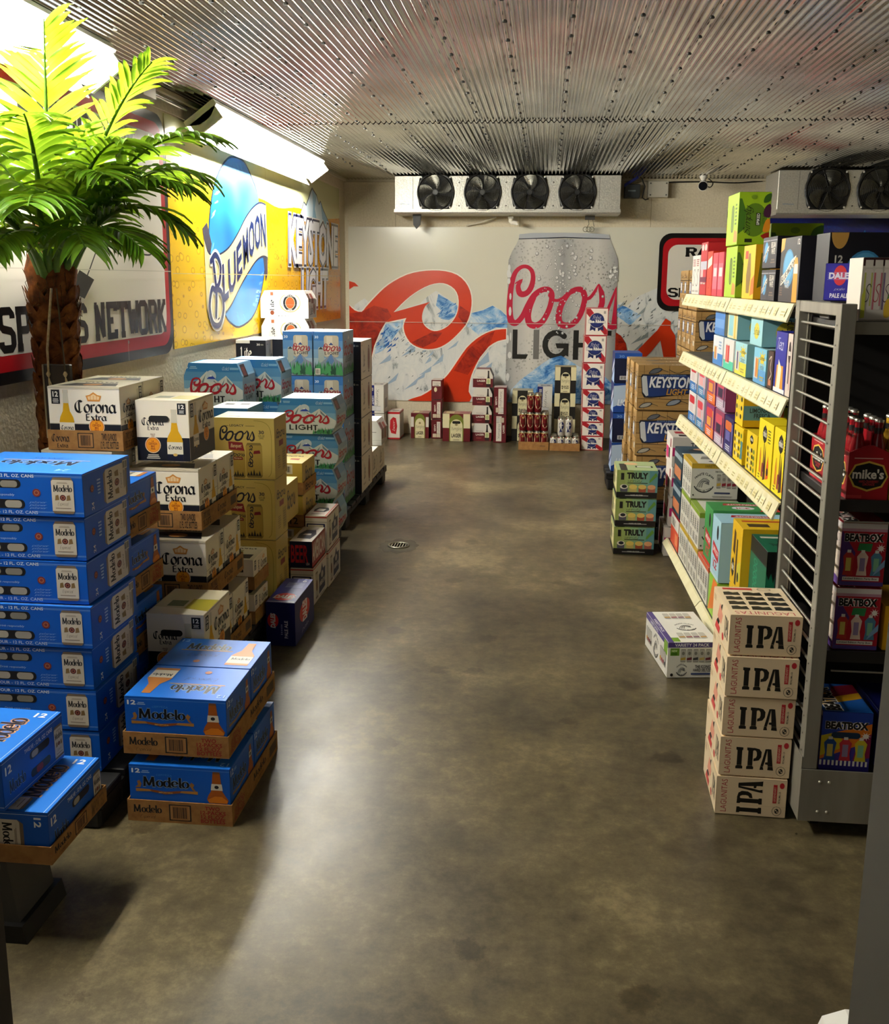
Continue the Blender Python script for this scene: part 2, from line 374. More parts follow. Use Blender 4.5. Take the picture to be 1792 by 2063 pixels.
# ---------------------------------------------------------------- fluorescent fixtures
def emit(name, col, st):
    m = bpy.data.materials.new(name); m.use_nodes = True; N = m.node_tree.nodes; N.clear()
    e = N.new('ShaderNodeEmission'); e.inputs[0].default_value = (*col, 1); e.inputs[1].default_value = st
    o = N.new('ShaderNodeOutputMaterial'); m.node_tree.links.new(e.outputs[0], o.inputs[0]); return m
TUBE = emit('lit_tube', (1, .965, .87), TUBE_POWER)
def fixture(y0, y1, label):
    t = empty('strip_light', (XL + .125, y0, 2.375)); t.rotation_euler.y = -.62; tag(t, label, 'light', 'twin tube strip lights along the poster wall')
    L_ = y1 - y0; m = MB(); W = mat('e6e2d6', .4)
    m.prism([(-.1, .03), (-.1, 0), (-.035, -.035), (.035, -.035), (.1, 0), (.1, .03)], 'y', .0, L_, W); m.prism([(-.1, .03), (-.104, .03), (-.114, -.074), (-.109, -.075)], 'y', .0, L_, W); link('light_housing', m.mesh('light_housing'), t)  # second prism: lip added to keep direct tube light off the upper wall
    for e in (.0, L_):
        m = MB(); d = .02 if e == 0 else -.02
        m.box(-.085, .085, min(e, e + d), max(e, e + d), -.075, .0, W); link('lamp_holder', m.mesh('lamp_holder'), t)
    for x in (-.05, .05):
        m = MB(); m.tube([(x, .03, -.056), (x, L_ - .03, -.056)], .019, TUBE, 12); link('tube', m.mesh('tube'), t)
fixture(1.65, 4.06, 'twin tube strip light nearest the palm, glowing white at the ceiling edge')
fixture(5.28, 7.86, 'twin tube strip light over the blue and yellow wall mural')
m = MB()
m.tube([(XL + .05, 4.1, 2.4), (XL + .05, 5.25, 2.4)], .011, mat('a9a79e', .3, .8)); m.box(XL + .01, XL + .09, 4.6, 4.75, 2.36, 2.44, mat('b9b6ac', .4, .5))
o = link('wiring_conduit', m.mesh('wiring_conduit')); tag(o, 'thin metal conduit with a junction box between the two strip lights', 'conduit')
# ---------------------------------------------------------------- left wall: network poster and beer mural
def board(name, pts, axis, at, thick, m): return MB().prism(pts, axis, at, at + thick, m)
def rrect(x0, x1, y0, y1, r, n=6):
    p = []
    for cx, cy, a in ((x1 - r, y0 + r, -90), (x1 - r, y1 - r, 0), (x0 + r, y1 - r, 90), (x0 + r, y0 + r, 180)): p += ell(cx, cy, r, r, a, a + 90, n)
    return p
SLB = {'S': [[(.9, 1.2), (.9, 1.35), (.75, 1.5), (.25, 1.5), (.1, 1.35), (.1, .95), (.25, .8), (.75, .7), (.9, .55), (.9, .15), (.75, 0), (.25, 0), (.1, .15), (.1, .3)]],
 'P': [[(.2, 0), (.2, 1.5)], [(.2, 1.5), (.75, 1.5), (.9, 1.35), (.9, .85), (.75, .7), (.2, .7)], [(0, 0), (.4, 0)], [(0, 1.5), (.3, 1.5)]],
 'O': [[(.25, 0), (.75, 0), (.9, .15), (.9, 1.35), (.75, 1.5), (.25, 1.5), (.1, 1.35), (.1, .15), (.25, 0), (.3, 0)]],
 'R': [[(.2, 0), (.2, 1.5)], [(.2, 1.5), (.75, 1.5), (.9, 1.35), (.9, .9), (.75, .75), (.2, .75)], [(.6, .75), (.85, 0), (1, 0)], [(0, 0), (.4, 0)], [(0, 1.5), (.3, 1.5)]],
 'T': [[(.05, 1.25), (.05, 1.5), (.95, 1.5), (.95, 1.25)], [(.5, 1.5), (.5, 0)], [(.28, 0), (.72, 0)]],
 'N': [[(.2, 0), (.2, 1.5)], [(.2, 1.5), (.8, 0)], [(.8, 0), (.8, 1.5)], [(0, 0), (.4, 0)], [(0, 1.5), (.25, 1.5)], [(.62, 1.5), (1, 1.5)]],
 'E': [[(.2, 0), (.2, 1.5)], [(0, 1.5), (.9, 1.5), (.9, 1.2)], [(0, 0), (.9, 0), (.9, .3)], [(.2, .75), (.65, .75)]],
 'W': [[(.12, 1.5), (.32, 0)], [(.32, 0), (.55, 1.2)], [(.55, 1.2), (.78, 0)], [(.78, 0), (.98, 1.5)], [(-.05, 1.5), (.3, 1.5)], [(.8, 1.5), (1.15, 1.5)]],
 'K': [[(.2, 0), (.2, 1.5)], [(.85, 1.5), (.25, .65)], [(.4, .85), (.85, 0)], [(0, 0), (.4, 0)], [(0, 1.5), (.4, 1.5)], [(.68, 0), (1.02, 0)], [(.66, 1.5), (1.02, 1.5)]],
 'A': [[(.12, 0), (.5, 1.5)], [(.5, 1.5), (.88, 0)], [(.25, .45), (.75, .45)], [(-.06, 0), (.3, 0)], [(.7, 0), (1.06, 0)]],
 'Z': [[(.1, 1.25), (.1, 1.5), (.88, 1.5), (.1, 0), (.9, 0), (.9, .28)]],
 'B': [[(.2, 0), (.2, 1.5)], [(0, 1.5), (.72, 1.5), (.88, 1.35), (.88, .9), (.75, .78), (.2, .78)], [(.7, .78), (.9, .62), (.9, .15), (.75, 0), (0, 0)]],
 'C': [[(.9, 1.1), (.9, 1.35), (.75, 1.5), (.25, 1.5), (.1, 1.35), (.1, .15), (.25, 0), (.75, 0), (.9, .15), (.9, .4)]]}
def slab(a, t, x, y, w, h, c, th=.24):
    n = sum(1.14 if q != ' ' else .6 for q in t) - .14; u = w / n; X = x
    for q in t:
        if q == ' ': X += .6 * u; continue
        for st in SLB[q]:
            a.K([(X + px * u, y + h * (.08 + py / 1.5 * .84)) for px, py in st], c, th * min(u, h * .6), (th * u * 1.15, 0), False)
        X += 1.14 * u
WHT = 'e2ddd0'
def network_poster(name, x0, x1, z0, z1, label, fn, words):
    """round-cornered white board with black and red border; fn maps poster plane to the wall"""
    W, H = x1 - x0, z1 - z0; a = Art(W, H)
    a.P(rrect(0, W, 0, H, .11), '0d0c0c'); a.P(rrect(.035, W - .035, .045, H - .045, .1), 'a8121c'); a.P(rrect(.085, W - .085, .105, H - .105, .09), WHT)
    words(a, W, H); mb = MB(); O, U, V = fn; N = Vector(U).cross(Vector(V)).normalized()
    P = rrect(0, W, 0, H, .11); V2 = [Vector(O) + Vector(U) * (p[0] / W) + Vector(V) * (p[1] / H) for p in P]; n = len(P)
    B = [v - N * .006 for v in V2]; mb.add(V2 + B, [(i, i + n, (i + 1) % n + n, (i + 1) % n) for i in range(n)], mat('0d0c0c'))
    mb.add(V2, [tuple(range(n))], mat('0d0c0c')); mb.add(B, [tuple(range(n))[::-1]], mat('0d0c0c'))
    a.stamp(mb, O, U, V, .00012, .28); o = link(name, mb.mesh(name)); tag(o, label, 'poster'); return o
def left_words(a, W, H):
    slab(a, 'SPORTS NETWORK', .17, .115, 1.56, .165, '0c0b0b', .3); slab(a, 'RAZORBACK', .40, .925, 1.04, .15, '0c0b0b', .3)
    a.P([(.70, .335), (.83, .30), (.93, .38), (.80, .42)], '1d201f')
    a.K(cr([(.87, .40, .004), (1.1, .6, .004), (1.35, .52, .004), (1.55, .5, .004), (1.62, .55, .004)], 6), '161616')
    for px, py in ((1.25, .09), (.62, .3), (1.6, .6)): a.E(px, py, .008, .008, '8d8d88', 8)
    a.R(.02, .42, W - .04, .004, 'c9c4b6'); a.R(1.24, .0, .003, .1, 'bdb8aa')
network_poster('network_poster', 3.2, 5.04, 1.135, 2.33, 'large white poster with red and black border behind the palm', ((XL + .008, 3.2, 1.135), (0, 1.84, 0), (0, 0, 1.195)), left_words)
# mural: coordinates are metres along the wall and up
BALL = [(6.178,2.261),(6.38,2.256),(6.521,2.185),(6.649,2.089),(6.707,1.964),(6.765,1.825),(6.807,1.682),(6.777,1.577),(6.711,1.473),(6.609,1.361),(6.441,1.265),(6.172,1.221),(6.006,1.253),(5.908,1.303),(5.781,1.434),(5.696,1.524),(5.665,1.707),(5.682,1.854),(5.769,2.033),(5.891,2.149),(6.042,2.231)]
BAN_T = [(5.57,1.74),(5.64,1.66),(5.807,1.655),(6.012,1.704),(6.204,1.8),(6.375,1.904),(6.551,1.983),(6.713,2.024),(6.85,2.02)]
BAN_B = [(6.87,1.67),(6.751,1.68),(6.585,1.646),(6.37,1.554),(6.199,1.467),(6.018,1.365),(5.88,1.313),(5.75,1.282),(5.63,1.27),(5.57,1.35)]
def beer_mat(N, L, b):
    t = N.new('ShaderNodeTexCoord'); v = N.new('ShaderNodeTexVoronoi'); v.inputs['Scale'].default_value = 11
    mp = N.new('ShaderNodeMapping'); mp.inputs['Scale'].default_value = (1, 1, 1.5); L.new(t.outputs['Object'], mp.inputs[0]); L.new(mp.outputs[0], v.inputs['Vector'])
    r = ramp(N, [(.0, 'ffdc28'), (.26, 'f2c80e'), (.31, 'a87c08'), (.36, 'f0c40e')]); L.new(v.outputs['Distance'], r.inputs[0])
    g = N.new('ShaderNodeSeparateXYZ'); L.new(t.outputs['Object'], g.inputs[0]); q = N.new('ShaderNodeMapRange'); q.inputs[1].default_value = 6.3; q.inputs[2].default_value = 9.3; L.new(g.outputs[1], q.inputs[0])
    h = ramp(N, [(0, 'fff890'), (1, 'e4ae20')]); L.new(q.outputs[0], h.inputs[0])
    mx = N.new('ShaderNodeMix'); mx.data_type = 'RGBA'; mx.blend_type = 'MULTIPLY'; mx.inputs[0].default_value = .8; L.new(r.outputs[0], mx.inputs[6]); L.new(h.outputs[0], mx.inputs[7]); L.new(mx.outputs[2], b.inputs['Base Color'])
BEER = nmat('printed_beer_bubbles', beer_mat, .25, spec=.5)
BALLM = noisy('printed_blue_globe', [(.25, '0c62b4'), (.5, '2f8fdd'), (.75, '6db9ee')], 1.6, 2, .28, .5)
def wmap(f, p): return [f(q) for q in p]
a = Art(1, 1)
a.put([(5.05, 1.15), (9.32, 1.15), (9.32, 2.35), (5.05, 2.35)], [(0, 1, 2, 3)], BEER)
a.P([(5.05, 2.35), (5.05, 2.07)] + cr([(5.4, 2.1), (6.0, 2.02), (6.7, 2.06), (7.2, 2.03), (7.8, 2.07), (8.6, 2.04), (9.32, 2.08)], 4) + [(9.32, 2.35)], 'd3d3a0')
a.P(cr([((p[0] - 6.24) * 1.025 + 6.24, (p[1] - 1.74) * 1.025 + 1.74) for p in BALL], 3, True), '0b1e46'); a.P(cr(BALL, 3, True), BALLM)
rg = random.Random(3); DV = []; DF = []
for k in range(46):
    t = rg.uniform(0, 360)
    if 35 < t < 75: continue
    r0 = rg.uniform(.84, .9); r1 = r0 + .08; A0 = math.radians(t); v_, f_ = a.K([(6.24 + .56 * r0 * math.cos(A0), 1.74 + .515 * r0 * math.sin(A0), .006), (6.24 + .56 * r1 * math.cos(A0 + .09), 1.74 + .515 * r1 * math.sin(A0 + .09), .003)], '8fd0f8', op=False); o_ = len(DV); DV += v_; DF += [tuple(q + o_ for q in g) for g in f_]
a.put([p[:2] for p in DV], DF, '8fd0f8')
a.P([(5.55, 1.80), (5.57, 1.74), (5.66, 1.65), (5.70, 1.72), (5.63, 1.84)], '3c3a4a'); a.P([(6.83, 1.72), (6.87, 1.67), (6.85, 1.55), (6.80, 1.50), (6.75, 1.68)], '3c3a4a')
bt, bb = cr(BAN_T, 4), cr(BAN_B, 4)
a.P(wmap(lambda q: (q[0], q[1] + .012), bt) + wmap(lambda q: (q[0], q[1] - .012), bb), '14204a'); a.P(bt + bb, 'e8dda0')
def banner_warp(x0, x1):
    bot = sorted(bb); top = sorted(bt)
    def at(l, x):
        for i in range(len(l) - 1):
            if l[i][0] <= x <= l[i + 1][0]:
                t = (x - l[i][0]) / max(1e-6, l[i + 1][0] - l[i][0]); return l[i][1] + (l[i + 1][1] - l[i][1]) * t
        return l[-1][1] if x > l[-1][0] else l[0][1]
    def wfun(u, v):
        x = x0 + (x1 - x0) * u; lo, hi = at(bot, x), at(top, x); return (u, lo + (hi - lo) * (.17 + .66 * v))
    return wfun
for col, dx, bo in (('b9a98a', .014, .05), ('fbf6e2', .006, .05), ('10265e', 0, .028)):
    a.T('LUE', 5.86 + dx, 0, .40, 1, col, bo, warp=banner_warp(5.86, 6.26)); a.T('MOON', 6.29 + dx, 0, .53, 1, col, bo, warp=banner_warp(6.29, 6.82))
    rr_ = {'b9a98a': .034, 'fbf6e2': .032, '10265e': .017}[col]
    for st in ([(5.70, 1.64), (5.74, 1.45), (5.72, 1.30)], [(5.66, 1.62), (5.75, 1.66), (5.83, 1.60), (5.80, 1.50), (5.72, 1.46)], [(5.72, 1.46), (5.83, 1.44), (5.86, 1.34), (5.78, 1.25), (5.66, 1.26), (5.61, 1.36), (5.66, 1.46), (5.72, 1.45)]):
        a.K([(p[0] + dx, p[1], rr_) for p in cr(st, 5)], col)
# keystone mark
a.P([(7.748,1.99),(7.849,2.061),(7.929,2.132),(8.003,2.113),(8.223,2.267),(8.383,2.222),(8.461,2.153),(8.52,2.183),(8.631,2.114),(8.836,2.023),(8.88,1.96)], '41506e')
a.P([(7.77,1.98),(7.85,2.05),(7.93,2.12),(8.005,2.1),(8.22,2.25),(8.375,2.21),(8.461,2.14),(8.52,2.17),(8.62,2.105),(8.82,2.02),(8.86,1.96)], 'c8dce4')
a.P([(8.22,2.25),(8.375,2.21),(8.30,2.1),(8.36,2.02),(8.2,1.97),(8.24,2.1)], '8fb8d0'); a.P([(8.52,2.17),(8.62,2.105),(8.82,2.02),(8.6,1.98),(8.56,2.08)], '8fb8d0')
for col, g in (('e9e7e2', .055), ('131b48', .035), ('e4e3e6', 0)):
    k = {'e9e7e2': .03, '131b48': .02, 'e4e3e6': 0}[col]
    a.T('KEYSTONE', 7.42 - k, 1.63 - k, 1.78 + 2 * k, .37 + 2 * k, col, .04 + g, .12); a.T('LIGHT', 7.78 - k, 1.285 - k, .98 + 2 * k, .31 + 2 * k, col, .04 + g, .12)
a.R(5.05, 1.545, 4.27, .004, 'c9b878'); a.R(6.83, 1.15, .004, 1.2, 'b8a060')
m = MB(); m.box(XL + .0012, XL + .006, 5.05, 9.32, 1.15, 2.35, mat('d8cfa8', .4), 0)
a.stamp(m, (XL + .0065, 0, 0), (0, 1, 0), (0, 0, 1), .00025, .25)
o = link('beer_mural', m.mesh('beer_mural')); tag(o, 'yellow bubble mural with blue globe and peak on the side wall under strip light', 'mural')
# ---------------------------------------------------------------- back wall: mountain mural
REDA = [(-1.942,1.268),(-1.889,1.218),(-1.819,1.204),(-1.775,1.251),(-1.693,1.338),(-1.595,1.433),(-1.498,1.501),(-1.37,1.565),(-1.242,1.597),(-1.115,1.608),(-.988,1.601),(-.876,1.568),(-.796,1.502),(-.748,1.417),(-.731,1.324),(-.738,1.23),(-.761,1.143),(-.8,1.072),(-.871,.992),(-.95,.92),(-1.031,.871),(-1.111,.849),(-1.192,.848),(-1.273,.871),(-1.338,.914),(-1.383,.986),(-1.399,1.049),(-1.394,1.097),(-1.373,1.148)]
REDA2 = [(-1.581,1.102),(-1.638,1.006),(-1.696,.869),(-1.73,.724),(-1.734,.562),(-1.729,.415),(-1.942,.411)]
HOLE = [(-1.499,1.203),(-1.427,1.278),(-1.338,1.357),(-1.242,1.421),(-1.146,1.468),(-1.05,1.489),(-.971,1.477),(-.899,1.431),(-.863,1.362),(-.858,1.276),(-.873,1.197),(-.912,1.126),(-.968,1.07),(-1.032,1.035),(-1.096,1.024),(-1.152,1.044),(-1.196,1.083),(-1.217,1.138),(-1.212,1.201),(-1.185,1.265),(-1.137,1.307)]
REDB = [(-.389,1.054),(-.489,1.044),(-.583,1.012),(-.678,.955),(-.773,.867),(-.852,.754),(-.916,.657),(-.964,.592),(-1.036,.518),(-1.109,.456),(-1.223,.384),(-1.362,.335),(-1.141,.332),(-.738,.335),(-.749,.434),(-.737,.547),(-.706,.644),(-.659,.741),(-.612,.821),(-.55,.886),(-.471,.934),(-.389,.954)]
MTN = [(-1.942,.93),(-1.942,1.1),(-1.888,1.269),(-1.839,1.305),(-1.79,1.333),(-1.742,1.298),(-1.661,1.265),(-1.499,1.206),(-1.242,1.288),(-1.162,1.359),(-1.082,1.414),(-1.042,1.391),(-.954,1.33),(-.858,1.273),(-.761,1.198),(-.729,1.207),(-.619,1.239),(-.527,1.279),(-.444,1.233),(-.38,1.179),(-.3,1.2),(-.3,.335),(-1.942,.335)]
MTNR = [(.6,1.21),(.652,1.277),(.704,1.323),(.752,1.278),(.865,1.379),(1.007,1.443),(1.069,1.471),(1.22,1.499),(1.5,1.62),(1.9,1.3),(1.95,.335),(.6,.335)]
BLU1 = [(-1.058,1.383),(-.954,1.325),(-.858,1.268),(-.873,1.181),(-.952,1.133),(-1.016,1.141),(-1.056,1.164),(-1.033,1.227),(-1.081,1.273)]
BLU2 = [(-1.581,1.094),(-1.403,1.136),(-1.411,1.065),(-1.468,1.0),(-1.549,.888),(-1.615,.822),(-1.689,.789),(-1.672,.886),(-1.622,.935)]
BLU3 = [(-.745,1.199),(-.619,1.231),(-.527,1.276),(-.444,1.23),(-.38,1.171),(-.378,1.062),(-.489,1.068),(-.568,1.028),(-.663,.995),(-.743,1.057),(-.776,1.072)]
def snow(name, stops, sc=5, scl=(1, 1, 1.3)):
    def f(N, L, b):
        n = noise(N, L, sc, 8, rough=.72, sc=scl); n.inputs['Distortion'].default_value = 1.2; r = ramp(N, stops)
        L.new(n.outputs['Fac'], r.inputs[0]); L.new(r.outputs[0], b.inputs['Base Color'])
    return nmat(name, f, .25, spec=.5)
SNOW = snow('printed_snow', [(.30, '4c5458'), (.38, 'aab0b0'), (.44, 'd6d9d6'), (.62, 'e2e3dd')], 4.5, (1.6, 1, .8))
SNOWB = snow('printed_blue_shade', [(.32, '1d4478'), (.42, '3f7cc0'), (.52, '8fb9dd'), (.64, 'd7e2e6')], 5)
REDM = snow('printed_red', [(.0, 'c03010'), (1., 'd63a12')], 1)
REDD = snow('printed_red_on_rock', [(.32, '5e1006'), (.45, '8e1c0a'), (.62, 'b52c10')], 6)
SKY = noisy('printed_pale_sky', [(.3, 'd2d1c0'), (.7, 'd9d5c2')], 1.2, 2, .2, .5)
def can_mat(N, L, b):
    t = N.new('ShaderNodeTexCoord'); g = N.new('ShaderNodeSeparateXYZ'); L.new(t.outputs['Object'], g.inputs[0])
    q = N.new('ShaderNodeMapRange'); q.inputs[1].default_value = -.38; q.inputs[2].default_value = .67; L.new(g.outputs[0], q.inputs[0])
    r = ramp(N, [(0, '9b9b98'), (.07, 'b8b7b3'), (.2, 'd3d0c8'), (.36, 'c4c2bd'), (.5, '9c9c9a'), (.62, 'bdbbb5'), (.8, 'cfccc4'), (.93, 'aeada9'), (1, '8f8f8c')]); L.new(q.outputs[0], r.inputs[0])
    v = N.new('ShaderNodeTexVoronoi'); v.inputs['Scale'].default_value = 34; L.new(t.outputs['Object'], v.inputs['Vector'])
    d = ramp(N, [(0, 'f4f4f0'), (.2, 'd8d8d4'), (.27, '6e6e6c'), (.33, 'ffffff')]); L.new(v.outputs['Distance'], d.inputs[0])
    n = noise(N, L, 2.2, 2); k = ramp(N, [(.42, '000000'), (.62, 'ffffff')]); L.new(n.outputs['Fac'], k.inputs[0])
    mx = N.new('ShaderNodeMix'); mx.data_type = 'RGBA'; mx.blend_type = 'MULTIPLY'; L.new(k.outputs[0], mx.inputs[0]); L.new(r.outputs[0], mx.inputs[6]); L.new(d.outputs[0], mx.inputs[7]); L.new(mx.outputs[2], b.inputs['Base Color'])
CAN = nmat('printed_silver_can', can_mat, .22, spec=.5)
a = Art(1, 1); Wt = 'efe9dc'
a.put([(-1.94, .335), (1.95, .335), (1.95, 2.015), (-1.94, 2.015)], [(0, 1, 2, 3)], SKY)
a.P(MTN, SNOW); a.P(MTNR, SNOW)
for p in (BLU1, BLU2, BLU3): a.P(p, SNOWB)
a.P([(.68, 1.3), (.75, 1.28), (.9, 1.2), (.8, 1.1), (.66, 1.2)], SNOWB); a.P([(.67, .9), (.9, .84), (.86, .7), (.7, .6)], SNOWB)
for c_, n_, (x0, x1, z0, z1), l_ in (('9fb4c8', 26, (-1.6, -.45, .45, 1.0), .16), ('434b50', 60, (-1.42, -1.15, .78, 1.0), .025), ('5a6266', 46, (-1.65, -.5, .4, 1.15), .03), ('3c4448', 50, (.68, 1.1, 1.0, 1.42), .03), ('8f9a9c', 26, (.68, 1.3, .7, 1.35), .10), ('2f62a8', 30, (-1.66, -1.45, .85, 1.08), .05), ('2f6cb4', 26, (-1.04, -.88, 1.16, 1.34), .04)):
    V_ = []; F_ = []
    for k in range(n_):
        x, z = rg.uniform(x0, x1), rg.uniform(z0, z1); L2 = l_ * rg.uniform(.5, 1.3); w2 = L2 * rg.uniform(.12, .3); t_ = rg.uniform(.75, 1.15); o_ = len(V_)
        V_ += [(x, z, k / n_), (x - L2 * math.cos(t_) - w2, z - L2 * math.sin(t_), k / n_), (x - L2 * .5 * math.cos(t_) + w2, z - L2 * .55 * math.sin(t_), k / n_)]; F_.append((o_, o_ + 1, o_ + 2))
    a.put(V_, F_, c_)
ra = cr(REDA, 2) + cr(REDA2, 2)
def grow(p, d):
    r = []
    for i in range(len(p)):
        (x0, y0), (x1, y1) = p[i - 1], p[(i + 1) % len(p)]; dx, dy = x1 - x0, y1 - y0; l = math.hypot(dx, dy) or 1
        r.append((max(-1.94, p[i][0] + dy / l * d), max(.335, p[i][1] - dx / l * d)))
    return r
def ringed(outer, hole):
    v = outer + hole; return v, [tuple(t) for t in tessellate_polygon([[Vector((*p, 0)) for p in outer], [Vector((*p, 0)) for p in hole]])]
hl = cr(HOLE, 2)
v, f = ringed(grow(ra, -.012), [((p[0] + 1.1) * .965 - 1.1, (p[1] - 1.27) * .965 + 1.27) for p in hl]); a.put(v, f, Wt)
v, f = ringed(ra, hl); a.put(v, f, REDM)
a.P(grow(REDB, .012), Wt); a.P(cr(REDB, 2), REDM); a.P([(-1.94, 1.501), (-1.886, 1.486), (-1.846, 1.45), (-1.894, 1.45), (-1.94, 1.42)], REDM)
a.P([(-1.819,1.204),(-1.693,1.264),(-1.56,1.235),(-1.52,1.16),(-1.581,1.102),(-1.638,1.006),(-1.696,.869),(-1.73,.724),(-1.734,.562),(-1.94,.558),(-1.94,1.186)], REDD)
a.P([(-.845,1.273),(-.745,1.207),(-.79,1.08),(-.86,1.166)], REDD); a.P([(-1.112,1.015),(-1.015,1.01),(-1.079,.926),(-1.208,.862),(-1.322,.912)], REDD); a.P([(-.5,1.035),(-.6,.98),(-.75,.86),(-.9,.64),(-.76,.6),(-.66,.75),(-.55,.89)], REDD)
a.P([(.661,1.039),(.718,1.003),(.767,.93),(.789,.828),(.76,.7),(.66,.65)], REDD)
a.P([(1.133,1.173),(1.185,1.142),(1.183,1.082),(1.232,1.01),(1.256,.7),(1.155,.7),(1.094,.962),(1.017,.86),(.946,.78),(.882,.76),(.88,.862),(.967,.96),(1.062,1.062)], REDM)
CANP = [(-.286,1.91),(.576,1.913),(.62,1.817),(.659,1.727),(.67,1.601),(.66,1.487),(.666,1.116),(.667,.674),(.668,.335),(-.384,.335),(-.386,.748),(-.379,1.104),(-.384,1.571),(-.379,1.71),(-.348,1.79),(-.308,1.859)]
a.P(CANP, CAN); a.P([(-.281,1.953),(-.165,1.964),(.146,1.968),(.448,1.961),(.569,1.95),(.579,1.915),(.147,1.928),(-.286,1.912)], 'aeb2b8'); a.P([(-.286,1.912),(.147,1.928),(.579,1.915),(.579,1.908),(.147,1.918),(-.286,1.904)], '2a2e38')
COORS_C = [(-.308,1.491,.006),(-.254,1.52,.012),(-.282,1.468,.022),(-.269,1.404,.028),(-.233,1.387,.028),(-.186,1.41,.026),(-.152,1.469,.026),(-.14,1.55,.022),(-.156,1.613,.02),(-.198,1.647,.018),(-.251,1.647,.018),(-.303,1.606,.021),(-.333,1.537,.024),(-.352,1.432,.026),(-.359,1.339,.028),(-.36,1.234,.030),(-.346,1.14,.032),(-.31,1.112,.03),(-.274,1.129,.026),(-.228,1.188,.026),(-.183,1.282,.028),(-.127,1.376,.028),(-.057,1.429,.026),(.007,1.435,.026),(.043,1.395,.026),(.04,1.319,.026),(.013,1.226,.026),(-.038,1.132,.028),(-.102,1.09,.03),(-.161,1.107,.032),(-.181,1.177,.03),(-.165,1.271,.028),(-.13,1.36,.026)]
COORS_O = [(.026,1.389,.022),(.051,1.343,.016),(.098,1.332,.014),(.156,1.355,.018),(.213,1.408,.024),(.282,1.438,.026),(.328,1.432,.026),(.355,1.392,.026),(.356,1.322,.026),(.325,1.206,.026),(.269,1.123,.028),(.199,1.093,.03),(.134,1.11,.032),(.114,1.18,.03),(.135,1.285,.028),(.179,1.367,.026),(.213,1.408,.022)]
COORS_R = [(.341,1.392,.02),(.366,1.352,.016),(.412,1.364,.016),(.457,1.427,.014),(.486,1.485,.006),(.505,1.44,.02),(.52,1.393,.026),(.525,1.313,.027),(.505,1.24,.027),(.49,1.17,.026),(.51,1.12,.02),(.55,1.16,.016),(.59,1.27,.014),(.63,1.38,.012),(.655,1.46,.005),(.668,1.40,.02),(.69,1.3,.026),(.70,1.2,.028),(.68,1.12,.03),(.63,1.085,.026),(.58,1.11,.02),(.56,1.15,.012)]
def coors_word(a, x, y, w, h, c, fat=1.0, mx=1e9):
    """the red script wordmark fitted to a box"""
    sx, sy = w / 1.10, h / .60
    for st in (COORS_C, COORS_O, COORS_R):
        p = [((q[0] + .39) * sx + x, (q[1] - 1.06) * sy + y, q[2] * fat * (sx + sy) / 2) for q in cr(st, 3)]
        a.K([q for q in p if q[0] < mx], c)
coors_word(a, -.39, 1.06, 1.10, .60, 'b8203c', 1., .655)
def LIGHT(a, x, y, w, h, c, c2=None):
    u = w / 4.35; s_ = h
    a.P([(x, y + s_), (x + .22 * u, y + s_), (x + .22 * u, y + .16 * s_), (x + .72 * u, y + .16 * s_), (x + .62 * u, y), (x, y)], c); a.R(x + .95 * u, y, .26 * u, s_, c2 or c)
    a.K([q + (.095 * s_,) for q in arc(x + 1.98 * u, y + .5 * s_, .5 * u, .41 * s_, 45, 330, 14)], c); a.P([(x + 1.95 * u, y + .55 * s_), (x + 2.55 * u, y + .55 * s_), (x + 2.55 * u, y + .1 * s_), (x + 2.32 * u, y + .18 * s_), (x + 2.32 * u, y + .38 * s_), (x + 2.02 * u, y + .38 * s_)], c)
    for q in (2.75, 3.35): a.R(x + q * u, y, .24 * u, s_, c)
    a.R(x + 2.9 * u, y + .42 * s_, .6 * u, .16 * s_, c); a.R(x + 3.7 * u, y + .83 * s_, .75 * u, .17 * s_, c); a.R(x + 3.95 * u, y, .24 * u, s_, c)
LIGHT(a, -.325, .765, .93, .285, '22211f', '6f6d69')
a.P([(-.366,.336),(-.33,.46),(-.249,.552),(-.109,.661),(-.038,.717),(.043,.772),(.149,.804),(.233,.757),(.33,.699),(.52,.667),(.66,.526),(.666,.336)], SNOWB)
V_ = [[], []]; F_ = [[], []]
for k in range(230):
    cx, cy = rg.gauss(.13, .13), rg.uniform(.95, 1.88); r_ = rg.choice((.004, .005, .006, .008, .013)) * (1.4 if cy > 1.5 else 1)
    if not (-.3 < cx < .6 and (cy > 1.06 or abs(cx - .12) < .1)): continue
    for j, (e_, d_) in enumerate(((1, 0), (.66, .15))): o_ = len(V_[j]); V_[j] += ell(cx - d_ * r_, cy + d_ * r_, r_ * e_, r_ * e_ * 1.1, n=8); F_[j].append(tuple(range(o_, o_ + 8)))
v0_ = [(p[0], p[1], (i // 8) / 240) for i, p in enumerate(V_[0])]; v1_ = [(p[0], p[1], (i // 8) / 240) for i, p in enumerate(V_[1])]; a.put(v0_, F_[0], '8f8f8d'); a.put(v1_, F_[1], 'd9d8d4')
a.K([q + (.003,) for q in arc(.55, .80, .012, .024, 0, 360)], '3a3a3a')
for k in range(10): a.P(ell(-.36 + rg.uniform(-.015, .02), rg.uniform(.4, 1.75), rg.uniform(.008, .02), rg.uniform(.02, .05), n=8), 'dcdcd8')
for k in range(16): a.P(ell(.645 + rg.uniform(-.05, .015), rg.uniform(1.5, 1.66), rg.uniform(.006, .02), rg.uniform(.006, .02), n=7), ['e6e6e2', 'b4b4b0'][k % 2])
a.R(-1.94, 1.106, 3.88, .004, 'cfc9b8')
m = MB(); m.box(-1.945, 1.955, YB - .008, YB - .003, .33, 2.02, mat('cfcab8', .4), 0)
a.stamp(m, (0, YB - .0085, 0), (1, 0, 0), (0, 0, 1), .00025, .25)
